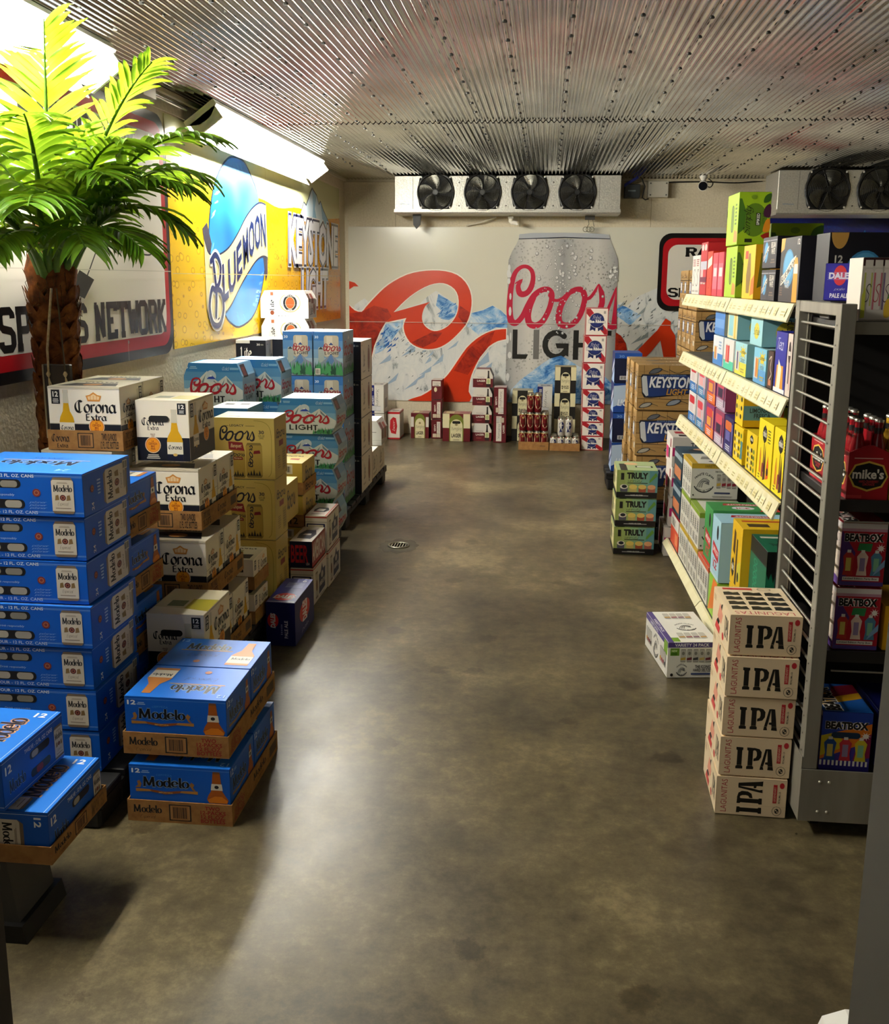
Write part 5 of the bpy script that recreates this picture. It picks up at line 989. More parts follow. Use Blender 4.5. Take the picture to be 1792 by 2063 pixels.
# ---- lite cartons
def lite_word(a, x, y, w, h, c, rot=0): a.word('Lite', x, y, w, h, c, 'black', rot)
NAVY = '0b0d1a'
fr = Art(20, 25, NAVY); fr.R(0, 23, 9.4, 2, 'd8d4c8'); fr.T('30', 14, 21.6, 2.2, 1.4, 'e4e0d4'); lines(fr, 16.6, 21.8, 2, 1, 2, 'a8a498'); lite_word(fr, 2.6, 13.6, 8, 7, 'e8e4d8'); rt = Art(40, 25, 'e6dfcf'); lite_word(rt, 8, 8, 6, 11, '1c1c22'); rt.K(arc(28, 12, 3.4, 9, 0, 360, 20), '1c1c22', .9); rt.E(28, 12, 2.6, 7.6, '8a4426', 18); lines(rt, 6, 4, 10, 1.4, 2, '8a8474'); rt.R(39, 0, 1, 25, '8c2a26'); lines(rt, 2, 22, 3, 1, 2, '8a8474')
fr2 = Art(20, 25, NAVY); can(fr2, 3, 0, 12, 14, 'e0dccf', 'b8b4a8'); lite_word(fr2, 4, 5.4, 10, 6, '15151c'); fr2.E(9, 3, 3.4, 3, '9a5226', 14); tp = Art(20, 40, 'd9d4c8'); tp.R(7, 18, 7, 2.4, '1a1a1e'); tp.P([(2, 4), (12, 2), (14, 12), (3, 13)], 'c9b494')
carton('lite30', .2, .4, .25, NAVY, fr, rt, top=tp); carton('lite30_can', .2, .4, .25, NAVY, fr2, rt, top=tp)
def pils(a, x, y, r):
    a.K(arc(x, y - .1 * r, 1.5 * r, 1.35 * r, 200, 340, 14), 'a89a58', .16 * r); a.K(arc(x - .5 * r, y, 1.1 * r, 1.3 * r, 110, 230, 10), 'b8aa68', .14 * r); a.K(arc(x + .5 * r, y, 1.1 * r, 1.3 * r, -50, 70, 10), 'b8aa68', .14 * r)
    a.E(x, y, 1.12 * r, 1.3 * r, '18181c', 24); a.E(x, y, .78 * r, .98 * r, 'd8cdb8', 22); a.E(x, y, .72 * r, .92 * r, '9c4f1e', 22); a.T('A FINE PILSNER', x - .9 * r, y + .96 * r, 1.8 * r, .24 * r, 'e8e0d0', .01, warp=lambda u, v: (u, v * .6 + math.sin(PI * u) * .9 - .5)); a.T('BEER', x - .4 * r, y - 1.24 * r, .8 * r, .2 * r, 'e8e0d0')
fr = Art(33, 19, 'e8e9e4'); bottle(fr, 5, 1.4, 6, 16.6, 'c9cac6', '9a5a34', 'dcdcd6', (.05, .5)); lite_word(fr, 6.3, 4.8, 3, 8, '14141c', 90); fr.E(8, 3.8, 1.4, 1.6, '7a3a1c', 12); pils(fr, 20.5, 10.6, 4.3); fr.T('MORE TASTE', 12, 1.2, 7.5, .8, '3a3a3c'); lines(fr, 20, 1.3, 9, .6, 1, '9a9c98'); fr.T('15', 27.4, 16.6, 1.4, 1, '8a8c88'); fr.R(0, 9.3, 33, .06, 'bfc1bd')
rt = Art(24, 19, 'b0aaa2'); rt.R(2, 11, 6, 6, '4a2a20'); rt.R(10, 10, 7, 7, '6a2a20'); lite_word(rt, 4, 2, 10, 7, '201c1c'); rt.E(18, 6, 3, 4, '7c4424', 12); tp = Art(30, 24, 'cfcfca'); tp.P([(3, 8), (10, 7), (9, 14), (3, 13)], '4a3a30'); tp.P([(14, 9), (22, 8), (21, 15), (14, 14)], '7a3a2c')
carton('lite15', .335, .24, .187, 'e8e9e4', fr, rt, top=tp, shape='shoulder')
fr = Art(20, 13, 'e2ddcf'); lite_word(fr, 3, 2, 13, 8, '1c1c20'); rt = Art(27, 20, 'dcd5c5'); lite_word(rt, 5, 6, 8, 11, '1c1c22'); rt.K(arc(19, 9, 3, 6, 0, 360, 16), '4a4640', .5); lines(rt, 4, 2, 16, 2, 2, '8a8474')
carton('lite24', .2, .27, .2, 'd0cabb', fr, rt, top=Art(20, 27, 'dcd8cc'))
fr = Art(24, 18, 'd4d4cc'); fr.T('18', 13, 9, 2, 1.6, '4a4a48'); lines(fr, 15.6, 9.4, 5, .9, 1, '7a7a76'); fr.R(0, 3.6, 24, .3, 'b9b9b2'); rt = Art(27, 18, 'aaa69c'); rt.R(3, 4, 8, 12, '5a2620'); rt.R(14, 3, 8, 12, '8a3a2c'); tp = Art(24, 27, 'dededa')
for k in range(3): tp.P([(5 + 4 * k, 8), (7.6 + 4 * k, 8), (8.2 + 4 * k, 12), (5.6 + 4 * k, 12)], '16161a')
carton('lite18', .24, .27, .18, 'd6d6cf', fr, rt, top=tp, shape='shoulder')
# ---- american lager cartons
fr = Art(11, 18.5, 'e2dacd'); fr.RR(.6, 8, 9.4, 6.4, .3, '10184e'); fr.R(2.6, 10.4, 3, .9, 'e2dacd'); fr.RR(4, 9.6, 4.2, 1.4, .7, '9fa0b8'); fr.RR(.6, 3, 9.4, 4.4, .3, '10184e'); q = Art(6, 9); q.T('R', 0, 0, 6, 9, 'e2dacd', .03); fr.A(q, 1.2, 8.6, 8, 5.2, 270); fr.T('UN', 2, 3.4, 6, 3, 'e2dacd', rot=270); fr.R(0, 17.4, 11, .7, 'b03a34'); fr.R(0, 15, 11, .5, 'b8b0a4')
rt = Art(28, 18.5, 'd0c9bc'); can(rt, 4, 1.5, 5, 13.5, 'b0a898', '6a5648'); rt.E(6.5, 8, 1.6, 3, '5a2a24', 12); rt.P([(11, 2), (24, 2.6), (25, 13), (20, 13), (18, 16.5), (15, 12.6), (11, 12)], '101a44'); rt.T('AMERICAN', 12, 5.4, 12, 2.6, 'd4ccc0', .02); rt.word('Cold' if 0 else 'Beer' if 0 else 'Pabst', 13, 9, 9, 3, 'd4ccc0', 'pen') if 0 else rt.E(18, 10.6, 2.4, 1.8, 'b4aca4', 12); rt.R(0, 17.6, 28, .6, 'a83028'); lines(rt, 12, .6, 11, .9, 1, '6a645a')
tp = Art(11, 28, 'd8d0c6'); tp.K([(10.3, .5), (10.3, 27.5)], 'c8503c', .6); tp.P([(2, 9), (8, 8), (9.4, 13), (8, 18), (3, 18), (1.6, 14)], '14161f'); tp.P([(3, 11), (7, 10), (7.4, 15), (3.6, 16)], 'd8d0c6'); tp.R(2, 3, 7, 2.6, 'b8a49c'); tp.R(2.4, 8.4, 3, .8, 'b0322c')
carton('american_white', .115, .28, .185, 'e2dacd', fr, rt, top=tp)
fr = Art(11, 13, '0c1230'); fr.T('BEER', .5, 2.2, 8.6, 9, 'b01c28', .02); fr.T('USA', 8, 1, 1.8, 1.4, 'c9b8b4'); rt = Art(28, 13, '8a1420'); rt.T('AMERICAN', 1, 2, 26, 9.8, 'd9cfc4', .03); rt.R(0, 0, 28, .9, 'a51c28')
tp2_ = Art(11, 28, 'c9c2ba'); tp2_.P([(2, 6), (9, 5), (10, 14), (8, 22), (3, 22), (1.4, 14)], '11142a'); tp2_.P([(3.4, 12), (7.6, 12), (7.4, 15), (4, 15)], 'd4ccc4'); lines(tp2_, 2, 22.5, 7, 2.4, 3, '8a7c74')
carton('american_navy', .112, .28, .13, '0c1230', fr, rt, top=tp2_)
# ---- blue pale ale carton
def dales_word(a, x, y, w, h, rot=0):
    a.E(x + w / 2, y + h / 2, w / 2, h / 2, 'c8262e', 22); a.T('DALES', x + w * -.02, y + h * .27, w * 1.04, h * .46, 'e0dfe8', .05, .25, rot) if rot != 90 else a.T('DALES', x + w * .27, y - h * .02, w * .46, h * 1.04, 'e0dfe8', .05, .2, 90)
DB = '11185c'
fr = Art(13, 19.5, DB); dales_word(fr, .6, 8, 5, 6.6, 90); fr.T('PALE ALE', 8.2, 3.4, 1.6, 8, 'd8d8e8', .03, rot=90); fr.word('pale', 6.4, 6, 1.2, 4, 'a8a8d0', 'pen', 90) if 0 else lines(fr, 6.6, 5, .8, 5, 6, 'a8a8d0')
rt = Art(34, 19.5, DB); dales_word(rt, 8, 6, 18, 9.6, 90); rt.word('pale', 11, 1.6, 12, 2.6, 'c8c8e8', 'pen'); tp = Art(13, 34, '1c2680'); dales_word(tp, 1.6, 3, 9.6, 10, 0); tp.R(.5, 1, 12, .6, 'c8ccd8')
for k in range(8): tp.R(3, 21 + .9 * k, 8, .35, 'b4bce4')
tp.T('6', 9, 29, 2, 3, 'd8d8e8')
carton('dales_floor', .13, .34, .195, DB, fr, rt, top=tp)
# ---- back wall cartons
BUR = '5a0d16'; CRE = 'd8cfa4'
def script_y(a, x, y, w, h, c, rot=0): a.word('Yuengling', x, y, w, h, c, 'pen', rot)
fr = Art(14, 26, 'd6d3c8'); fr.R(0, 0, 5, 26, '101c62'); fr.T('LIGHT', 2.4, 8, 2.2, 8, 'd6d6e0', .03, rot=270); barcode(fr, 1.6, 21, 2.4, 2.6); script_y(fr, 6, 5, 3.6, 18, '22222c', 270); can(fr, 2.6, 2, 4.4, 5, 'c9c9c9', '8a8a8a'); can(fr, 7.2, 2, 4, 4.6, 'd0d0d0', '8a8a8a'); rt = Art(26, 26, 'bdb9ac'); rt.R(6, 4, 14, 9, '7c7a78'); tp = Art(14, 26, 'd0cdc2'); tp.R(3, 8, 9, 7, '3a3a42'); tp.R(5, 10, 4, 3, 'd0cdc2')
carton('yuengling_light', .145, .26, .27, 'd6d3c8', fr, rt, top=tp)
fr = Art(13, 27, 'd8d0c0'); fr.R(0, 25, 13, 2, 'b01c22'); fr.R(0, .0, 13, 1.4, 'b01c22'); fr.P([(4, 6), (9, 5), (10.4, 13), (9, 21), (6, 22), (3, 19), (2.4, 11)], 'b51c24'); fr.word('Budweiser' if 0 else 'beer', 5, 8, 3, 11, 'e6dccc', 'pen', 90); rt = Art(26, 27, 'cfc6b6'); rt.R(0, 25, 26, 2, 'b01c22'); rt.R(0, 0, 26, 1.4, 'b01c22'); tp = Art(13, 26, 'd4cabc'); tp.R(4, 6, 7, 10, '9a8a80'); tp.K([(.5, .5), (12.5, .5), (12.5, 25.5), (.5, 25.5), (.5, .5)], 'b01c22', .8)
carton('red_white', .125, .26, .27, 'd8d0c0', fr, rt, top=tp)
def arch_face(W, H, side, word='LAGER', hole=False, dark=BUR):
    a = Art(W, H, dark); cx = W / 2; lw = W * (.3 if hole else .6)
    if hole: a.R(0, H * .48, W * .25, H * .52, CRE); a.R(W * .75, H * .48, W * .25, H * .52, CRE)
    else: a.R(0, H * .45, W * .16, H * .4, 'd8d2c4'); a.R(W * .84, H * .45, W * .16, H * .4, 'd8d2c4')
    hw = W * (.26 if hole else .3); a.P([(cx - hw, 0), (cx + hw, 0), (cx + hw, H * .72)] + ell(cx, H * .72, hw, H * .26, 10, 170, 10) + [(cx - hw, H * .72)], '6a7424' if dark == BUR else '1c1814'); hw *= .86
    a.P([(cx - hw, 0), (cx + hw, 0), (cx + hw, H * .56)] + ell(cx, H * .56, hw, H * .24, 10, 170, 10) + [(cx - hw, H * .56)], CRE)
    script_y(a, cx - hw * .92, H * .36, hw * 1.84, H * .18, '3a2a1c'); a.T(word, cx - hw * .8, H * .14, hw * 1.6, H * .14, '2a1c14', .03); lines(a, cx - hw * .5, H * .04, hw, H * .04, 1, '7a6a50'); a.P([(cx - hw * .3, H * .6), (cx, H * .66), (cx + hw * .3, H * .6), (cx, H * .56)], '8a7a50')
    if hole: a.RR(cx - W * .15, H * .64, W * .3, H * .1, H * .045, '14110f')
    return a
bur_side = Art(20, 20, BUR); bur_side.R(2, 10, 16, 8, '6e1820'); bt_top = Art(20, 20, 'a88a74'); bt_top.R(2, 3, 6, 14, CRE); bt_top.R(12, 4, 7, 12, '9a6a6e')
carton('lager_arch', .18, .2, .25, BUR, arch_face(18, 25, 1), bur_side, top=bt_top); carton('lager_wide', .27, .2, .27, BUR, arch_face(27, 27, 1, hole=True), bur_side, top=bt_top)
carton('black_tan', .2, .2, .245, '15110f', arch_face(20, 24.5, 1, 'BLACK\n& TAN', True, '15110f'), Art(20, 24, '15110f'), top=Art(20, 20, 'b9ac88'))
fr = Art(10, 19, BUR); fr.R(1, 13, 8, 5, 'd8cfc0'); script_y(fr, 1.4, 15, 7, 2, '22181a'); fr.T('LAGER', 2.4, 13.3, 5, 1.2, '22181a'); fr.E(4, 9.6, 1.5, 2.4, CRE, 12); fr2 = Art(10, 19, BUR); fr2.R(5.4, 1, 3.4, 16, 'd8cfc0'); script_y(fr2, 5.8, 4, 2.4, 12, '22181a', 270); fr2.T('LAGER', 2.6, 7, 1.8, 7, 'd8cfc0', .03, rot=270); can(fr2, 1.4, 1, 3.4, 4, 'c8bca0', '8a8070'); can(fr2, 5, 1, 3.4, 4, 'c8bca0', '8a8070')
carton('lager_slim', .105, .2, .19, BUR, fr2, bur_side, top=Art(10, 20, 'b8aaa0')); carton('lager_slim_top', .105, .2, .19, BUR, fr, bur_side, top=Art(10, 20, 'c8bcb0'))
fr = Art(19, 17.5, BUR); fr.R(0, 8.4, 19, 9.1, 'd6d0c4'); script_y(fr, 4, 9, 7, 1.6, '4a4038'); fr.T('LAGER', 4, 5.4, 8, 1.9, 'e0d8c8', .03); lines(fr, 4, 2.4, 6, 1.4, 3, '9a4a4a'); bottle(fr, 12.8, .6, 4, 15.6, '1f1410', '1f1410', CRE, (.18, .52)); fr.E(14.8, 5.8, 1.4, 2.2, 'a8b478', 12)
carton('lager_twelve', .19, .2, .172, BUR, fr, Art(20, 17, '3a0a10'), top=Art(20, 20, '8a4a48'), shape='shoulder')
fr = Art(14, 26, BUR); fr.R(5, .8, 6, 24, 'd8d0c2'); script_y(fr, 6, 8, 3.4, 15, '22181a', 270); fr.T('LAGER', 1.6, 9, 2.2, 8, 'd8cfc0', .03, rot=270); can(fr, 2.4, 2, 4, 5, 'c0b49c', '8a8070'); can(fr, 7, 2, 4, 5, 'c8c4b8', '8a8070'); fr3 = Art(14, 26); fr3.A(fr, 0, 0, 14, 26, 180)
carton('lager_tall', .125, .2, .265, BUR, fr, bur_side, top=Art(14, 20, 'c0aaa4')); carton('lager_tall_down', .125, .2, .265, BUR, fr3, bur_side, top=Art(14, 20, 'c0aaa4'))
def pbr_face(W, H, s=1.):
    a = Art(W, H, 'efe5d8'); a.K([(0, 0), (W, 0), (W, H), (0, H), (0, 0)], 'a81c26', W * .03)
    a.P([(W * .02, H * .98), (W * .2, H * .98), (W * .98, H * .2), (W * .98, H * .02), (W * .86, H * .02), (W * .02, H * .8)], 'a81c26'); a.R(W * .8, H * .8, W * .1, H * .1, 'a8a098')
    cx, cy, r = W * .5, H * .55, min(W * .33, H * .33)
    for d in (-1, 1): a.P([(cx + d * .1 * r, cy - .7 * r), (cx + d * .85 * r, cy - .5 * r), (cx + d * .95 * r, cy - 1.45 * r), (cx + d * .55 * r, cy - 1.25 * r), (cx + d * .2 * r, cy - 1.5 * r)], '131c52')
    a.E(cx, cy, r * 1.06, r * 1.06, 'c8c0bc', 22); a.E(cx, cy, r, r, '131c52', 22); a.E(cx, cy, r * .86, r * .86, '1c2a68', 22); a.word('Pabst', cx - r * .6, cy + .1 * r, r * 1.2, r * .6, 'e8e0d4', 'pen'); a.T('Blue Ribbon', cx - r * 1.15, cy - r * .36, r * 2.3, r * .42, 'ece6da', .06, out='131c52', ow=.06); return a
carton('pbr_tall', .2, .2, .243, 'efe5d8', pbr_face(20, 24.3), Art(20, 24, 'c8bdb0'), top=Art(20, 20, 'cbb8ae')); carton('pbr_flat', .2, .27, .129, 'efe5d8', pbr_face(20, 12.9), Art(27, 13, 'c8bdb0'), top=Art(20, 27, 'cbb8ae')); carton('pbr_mid', .2, .25, .165, 'efe5d8', pbr_face(20, 16.5), Art(27, 16, 'c8bdb0'), top=Art(20, 27, 'd4c0b8'))
# ---- wood plank cartons
def planks(a, W, H, rows=3, seed=1):
    rr = random.Random(seed); 
    for k in range(rows): a.R(0, H * k / rows, W, H / rows, ['a8854f', 'b08c55', '9c7a48'][k % 3])
    for k in range(rows):
        a.R(0, H * k / rows, W, H * .012, '3a2a18'); 
        for j in range(3): x = W * rr.uniform(.05, .95); a.R(x, H * k / rows, W * .006, H / rows, '5a4226')
        for j in range(3): y = H * (k + rr.uniform(.2, .8)) / rows; a.K(cr([(W * .02, y), (W * .3, y + H * .02), (W * .6, y - H * .015), (W * .98, y + H * .01)], 3), '8c6a3c', H * .006)
def lure(a, x, y, w, h, c='5c6068'): a.P(cr([(x, y), (x + .3 * w, y + .8 * h), (x + .8 * w, y + h), (x + w, y + .7 * h), (x + .6 * w, y + .1 * h)], 3, True), '20242c'); a.P(cr([(x + .08 * w, y + .1 * h), (x + .34 * w, y + .7 * h), (x + .78 * w, y + .9 * h), (x + .9 * w, y + .7 * h), (x + .56 * w, y + .2 * h)], 3, True), c); a.K([(x + w, y + .7 * h), (x + 1.4 * w, y + .4 * h)], '33302c', .08 * h)
W, H = 40, 27; fr = Art(W, H); planks(fr, W, H, 4, 2); lure(fr, 6, 22, 8, 3.6); lure(fr, 17, 3, 9, 4, '8a94a4'); lure(fr, 1, 1.4, 8, 3.4, 'a8a49c'); fr.K(cr([(18, 24.6), (23, 22.4), (28, 24.4), (31, 23.4)], 4), '3a3428', .35); fr.K(arc(32, 23.8, 1.4, 1.2, 0, 360, 10), '4a4030', .3)
fr.P([(1.5, 20), (2.2, 21.6), (33, 25.4 - 3.2), (38, 22.4), (39.5, 14), (38, 11.4), (8, 7.4), (4, 7.6), (2.6, 10)], '0a0d1c'); fr.P([(2, 19.6), (3, 20.8), (36, 21.6), (38.6, 20), (39, 14.4), (37, 12), (9, 8.2), (5, 8.4), (3, 11)], '18326e'); fr.P([(2, 19.6), (3, 20.8), (5, 20.6), (6.4, 9), (5, 8.4), (3, 11)], 'c9ccd0')
fr.T('KEYSTONE', 6.4, 13.4, 30, 7, '0a1024', .07, .2); fr.T('KEYSTONE', 6.6, 13.6, 29.6, 6.8, 'e6e6ea', .035, .2); fr.T('LIGHT', 16.5, 9.2, 13, 4, '0a1024', .07, .2); fr.T('LIGHT', 16.8, 9.4, 12.6, 3.8, 'c08a3c', .03, .2); fr.T('ALWAYS A SMOOTH LAGER', 12, 21, 16, .7, '8aa8d8', 0, .2); fr.P([(30, 25.2), (40, 25.2), (40, 22.4), (34, 22.6)], '1c1814'); fr.T('30', 34, 23, 4, 2, 'd8a860', .02)
fr.P(cr([(33, 6), (36, 10), (39, 11), (38.4, 8), (36, 4.6)], 3, True), '2a241c'); fr.P(cr([(33.6, 6.3), (36, 9.4), (38.6, 10.4), (38, 8), (36, 5.2)], 3, True), 'c8b070')
rt = Art(21, 27); planks(rt, 21, 27, 5, 6); rt.R(4, 11, 8, 8, '6a7a98'); rt.R(5, 12.6, 6, 5.4, 'd6d6d6'); rt.K([(2, 3), (6, 7), (14, 6), (19, 9)], '33281c', .4); rt.K([(3, 25), (8, 22), (17, 23)], '33281c', .4); rt.R(0, 19.8, 21, .5, '2a1f14'); rt.R(13, 4, 6, 3.4, 'cfc7b4'); tp = Art(40, 21); planks(tp, 40, 21, 4, 9); lure(tp, 8, 9, 9, 4, '8a8a8c'); tp.R(9, 15, 20, 1.6, '1c1814'); tp.T('LIGHT', 20, 3, 14, 3, 'e0dcd0')
carton('keystone30', .4, .21, .27, 'a07c48', fr, rt, top=tp)
fr = Art(20, 22, '0a1030'); fr.R(0, 18, 20, 4, '1c4a9c'); fr.T('30', 3, 18.6, 4, 2, '7a9ad0'); barcode(fr, 4, 2, 9, 3, 'c8c8c8'); rt = Art(27, 22, '0c1a58'); rt.P([(0, 0), (27, 12), (27, 0)], '9cb4d8'); rt.P([(4, 8), (22, 18), (24, 14), (6, 5)], 'd0d8e8'); fr2 = Art(20, 22, '143c8a'); fr2.P([(0, 4), (20, 14), (20, 22), (0, 20)], 'b0c4dc'); fr2.T('LIGHT', 3, 5, 14, 5, 'e0e6f0', .03, .2)
carton('blue30', .2, .27, .22, '0c1a58', fr, rt, top=Art(20, 27, '163a8a')); carton('blue30_pale', .2, .27, .22, '143c8a', fr2, rt, top=Art(20, 27, '8aa4cc'))
# ---- seltzer cartons
fr = Art(23, 16.2, '7d9a5a'); 
for k, c in enumerate(('8fa058', '92a862', '84a87a', '6f9f8a', '5a9094')): fr.R(23 * k / 5, 3.4, 23 / 5 + .05, 12.8, c)
fr.R(0, 0, 23, 3.4, '0b0b0d'); lines(fr, 4, 1.2, 15, .9, 1, '9a9a94'); fr.T('HARD SELTZER', 8, 1.2, 7, .8, 'c8c8c0'); fr.R(2.2, 10.6, 1.8, 4, '14140f'); fr.T('TRULY', 5.6, 11.2, 12, 3.8, '10120e', .06); fr.word('unruly', 6.2, 9, 8, 2, '10120e', 'pen'); fr.R(6, 8.6, 11.4, .4, '10120e')
for k, c in enumerate(('4a4a58', 'b8a860', '9a4a30', '9c5a4c')): x = 2 + 5.2 * k; fr.RR(x, 3.5, 4.2, 3.4, .5, c); fr.E(x + 2.1, 6.6, 2.3, 1.4, ['d6d2c0', 'd8c060', 'd8b860', 'd8a070'][k], 16); k or fr.E(x + 2.3, 6.7, 1.5, 1.0, '1a1c28', 12)
for k in range(6): fr.P([(18.2 + .7 * k, 9.2 + k * .7), (19.4 + .7 * k, 9.6 + .7 * k), (20 + .4 * k, 12 + .6 * k), (18.6 + .5 * k, 11 + .7 * k)], '5f9438')
lf = Art(28, 16.2, 'b8b478'); lf.R(0, 0, 28, 3, '0b0b0d'); lf.R(3, 5, 8, 8, '2a2a20'); lf.R(14, 5, 10, 8, 'd8cfa0'); lf.T('TRULY', 15, 8, 8, 3, '2a2a20'); tp = Art(23, 28, '9cae7c'); tp.R(2, 0, 4, 20, '1c1c18'); tp.R(11, 9, 10, 5, '14140f'); tp.R(12, 10, 8, 3, 'd8dcc8'); tp.E(9, 20, 4, 4, 'cfa878', 14)
carton('truly12', .23, .28, .163, '6f8a50', fr, lf, top=tp)
def claw(a, x, y, r, c='3a3a3c'):
    a.K(arc(x, y, r, r, -155, -25, 14), c, .12 * r); a.T('WHITE CLAW', x - r * 1.05, y + r * .25, r * 2.1, r * .8, '1c1c1e', .02, warp=lambda u, v: (u * .9 + .05, math.sin(PI * (u * .9 + .05)) * .75 - .1 + v * .33)); a.T('HARD SELTZER', x - r * .75, y - r * .95, r * 1.5, r * .5, '1c1c1e', .02, warp=lambda u, v: (u, .55 - math.sin(PI * u) * .55 + v * .4))
    for k in range(5): a.K(cr([(x - .7 * r + .12 * k * r, y - .5 * r), (x - .45 * r + .1 * k * r, y + .05 * r), (x + (.0 + .08 * k) * r, y + (.42 - .1 * k) * r), (x + .5 * r, y + (.2 - .1 * k) * r), (x + (.4 - .08 * k) * r, y - .05 * r)], 4), ['3a3a3c', '8c8c8a'][k % 2], .05 * r)
def wc_front(W, H, band, txt):
    a = Art(W, H, 'c9c6bb'); a.R(0, H * .86, W, H * .14, band); a.T(txt, W * .28, H * .885, W * .42, H * .09, 'efe9d8' if band != 'b8962a' else '5a4a14', .01, .15); claw(a, W * .27, H * .46, H * .28); a.T('THE ICONIC HARD SELTZER', W * .5, H * .75, W * .42, H * .05, '2a2a2a')
    for k, c in enumerate(('b89a40', '8a2430', '8a3038', '7c2030')): can(a, W * (.54 + .11 * k), H * (.3 + .03 * (k == 1)), W * .095, H * .4, 'a29e94', '7a776f'); a.P([(W * (.545 + .11 * k), H * .36), (W * (.63 + .11 * k), H * .38), (W * (.63 + .11 * k), H * .46), (W * (.545 + .11 * k), H * .44)], c); a.E(W * (.588 + .11 * k), H * .56, W * .03, H * .05, '7c7870', 10)
    a.RR(W * .5, H * .14, W * .34, H * .05, H * .02, '3c4260'); lines(a, W * .45, H * .04, W * .45, H * .05, 2, '7c7a74'); a.E(W * .05, H * .1, W * .018, W * .018, '1a1a1a', 10); return a
def wc_side(W, H, band):
    a = Art(W, H, 'cfcbc0'); a.R(0, H * .88, W, H * .12, band); 
    for k in range(4): a.R(W * (.08 + .23 * k), H * .4, W * .17, H * .4, 'a8a69e'); lines(a, W * (.09 + .23 * k), H * .44, W * .15, H * .3, 5, '55534e')
    for k in range(3): lines(a, W * (.08 + .3 * k), H * .08, W * .24, H * .24, 5, '4a4844')
    return a
for n, band, t_ in (('wc_gold', 'b8962a', 'VARIETY PACK 2'), ('wc_green', '7c962c', 'VARIETY PACK 1')):
    tp = Art(23, 27, 'c9c5ba'); tp.R(0, 0, 3, 27, band); tp.P([(6, 12), (20, 12), (22, 18), (8, 20)], '7c7870'); tp.E(13, 6, 4, 2, '33344a', 14); carton(n, .23, .27, .18, 'bcb8ae', wc_front(23, 18, band, t_), wc_side(27, 18, band), top=tp)
W, H = 23.5, 15; fr = Art(W, H, 'dedbd2'); fr.R(0, H * .86, W, H * .14, '4a3a7c'); fr.T('VARIETY 24 PACK', 3, H * .885, 16, H * .09, 'e6e2e8', .02); fr.R(1, 9.4, 4.2, 3.2, '5f8a1c'); fr.T('NEW', 1.6, 11, 2.6, .9, 'd8e8b0'); fr.R(1.4, 9.6, 2.8, 1.2, '3f6a14')
for k in range(6): x = 5.8 + 2.9 * k; can(fr, x, 6.6, 2.5, 5.6, 'b2aea6', '8a877f'); fr.P([(x + .1, 7.4), (x + 2.4, 7.6), (x + 2.4, 8.8), (x + .1, 8.4)], ['b89a40', '6a2a34', '3a3a3c', 'b8a060', '6a2a34', 'b89a40'][k]); fr.E(x + 1.25, 10.4, .7, .8, '7a776f', 8)
claw(fr, 6.6, 3.4, 2.6); fr.T('THE ICONIC\nHARD SELTZER', 12, 2.6, 9, 2.8, '20201f', .02); fr.RR(11, 1.2, 9, .8, .3, '3c4a78'); fr.E(2, 1.2, .7, .7, '1a1a1a', 10)
lf = Art(41, 15, 'd8d4cb'); lf.R(0, 12.6, 41, 2.4, '4a3a7c'); lf.T('VARIETY 24 PACK', 8, 13, 15, 1.4, 'e6e2e8'); lf.R(34, 9, 6, 5.6, '6f9a24'); claw(lf, 20, 6.4, 5)
for x0 in (2, 28):
    for k in range(4): can(lf, x0 + 2.6 * k, 3.2, 2.3, 6.6, 'b0aca4', '8a877f'); lf.P([(x0 + 2.6 * k, 3.8), (x0 + 2.6 * k + 2.2, 4), (x0 + 2.6 * k + 2.2, 5.6), (x0 + 2.6 * k, 5)], ['b8862c', '8a2430', '7a2030', '3a3a3c'][k])
tp = Art(23.5, 41, 'e6e3da'); tp.R(0, 0, 2.6, 41, '4a3a7c'); tp.R(2.6, 1, 3.4, 5, '6f9a24'); tq = Art(41, 2.6); tq.T('VARIETY PACK', 8, .5, 20, 1.6, 'e6e2e8', .02); tp.A(tq, .2, 2, 2.2, 36, 270); claw(tp, 13.4, 20, 5)
for y0 in (5, 31):
    for k in range(4): can(tp, 6.6 + 3.4 * k, y0, 3, 7, 'bdb9b0', '98958d'); tp.P([(6.7 + 3.4 * k, y0 + 1), (9.5 + 3.4 * k, y0 + 1.2), (9.5 + 3.4 * k, y0 + 2.6), (6.7 + 3.4 * k, y0 + 2.2)], ['b8862c', '8a2430', '6a2a54', 'b8862c'][k])
carton('wc24', .205, .36, .15, 'dedbd2', fr, lf, top=tp)
fr = Art(24, 17, 'd6cdc4'); fr.R(0, 6, 24, 5, 'c02a6c'); fr.R(4, 2, 8, 9, '1c1a1e'); fr.T('TRULY', 10, 11, 11, 3, '1c1a1e'); lf = Art(27, 17, 'd8d0c8'); lf.R(1, 2, 9, 7, 'c81c6c'); lf.R(11, 3, 6, 6, '28141c'); lf.R(17, 10, 4, 5, '7a1c28'); tp = Art(24, 27, 'c9c2ba'); tp.R(4, 4, 16, 6, '28242a'); tp.R(3, 14, 18, 8, '9a2434'); tp.E(15, 18, 4, 3, 'd8c8b8', 12)
carton('seltzer_pink', .24, .27, .17, 'd6cdc4', fr, lf, top=tp)
fr = Art(24, 17, 'c03a2c'); fr.R(0, 9, 24, 8, 'd6d0c6'); fr.T('TRULY', 4, 11, 14, 4, '1c1c1c'); lf = Art(27, 17, 'cf5038'); lf.R(0, 10, 27, 7, 'd4cec4'); lf.T('TRULY', 4, 11, 12, 4, '1c1c1c', .03); lf.R(16, 2, 8, 6, 'e08a5a'); tp = Art(24, 27, '8c1a24'); tp.R(4, 8, 16, 8, '3a1418'); tp.E(12, 16, 5, 3, 'c8b8a8', 12)
carton('seltzer_red', .24, .27, .17, 'c03a2c', fr, lf, top=tp)
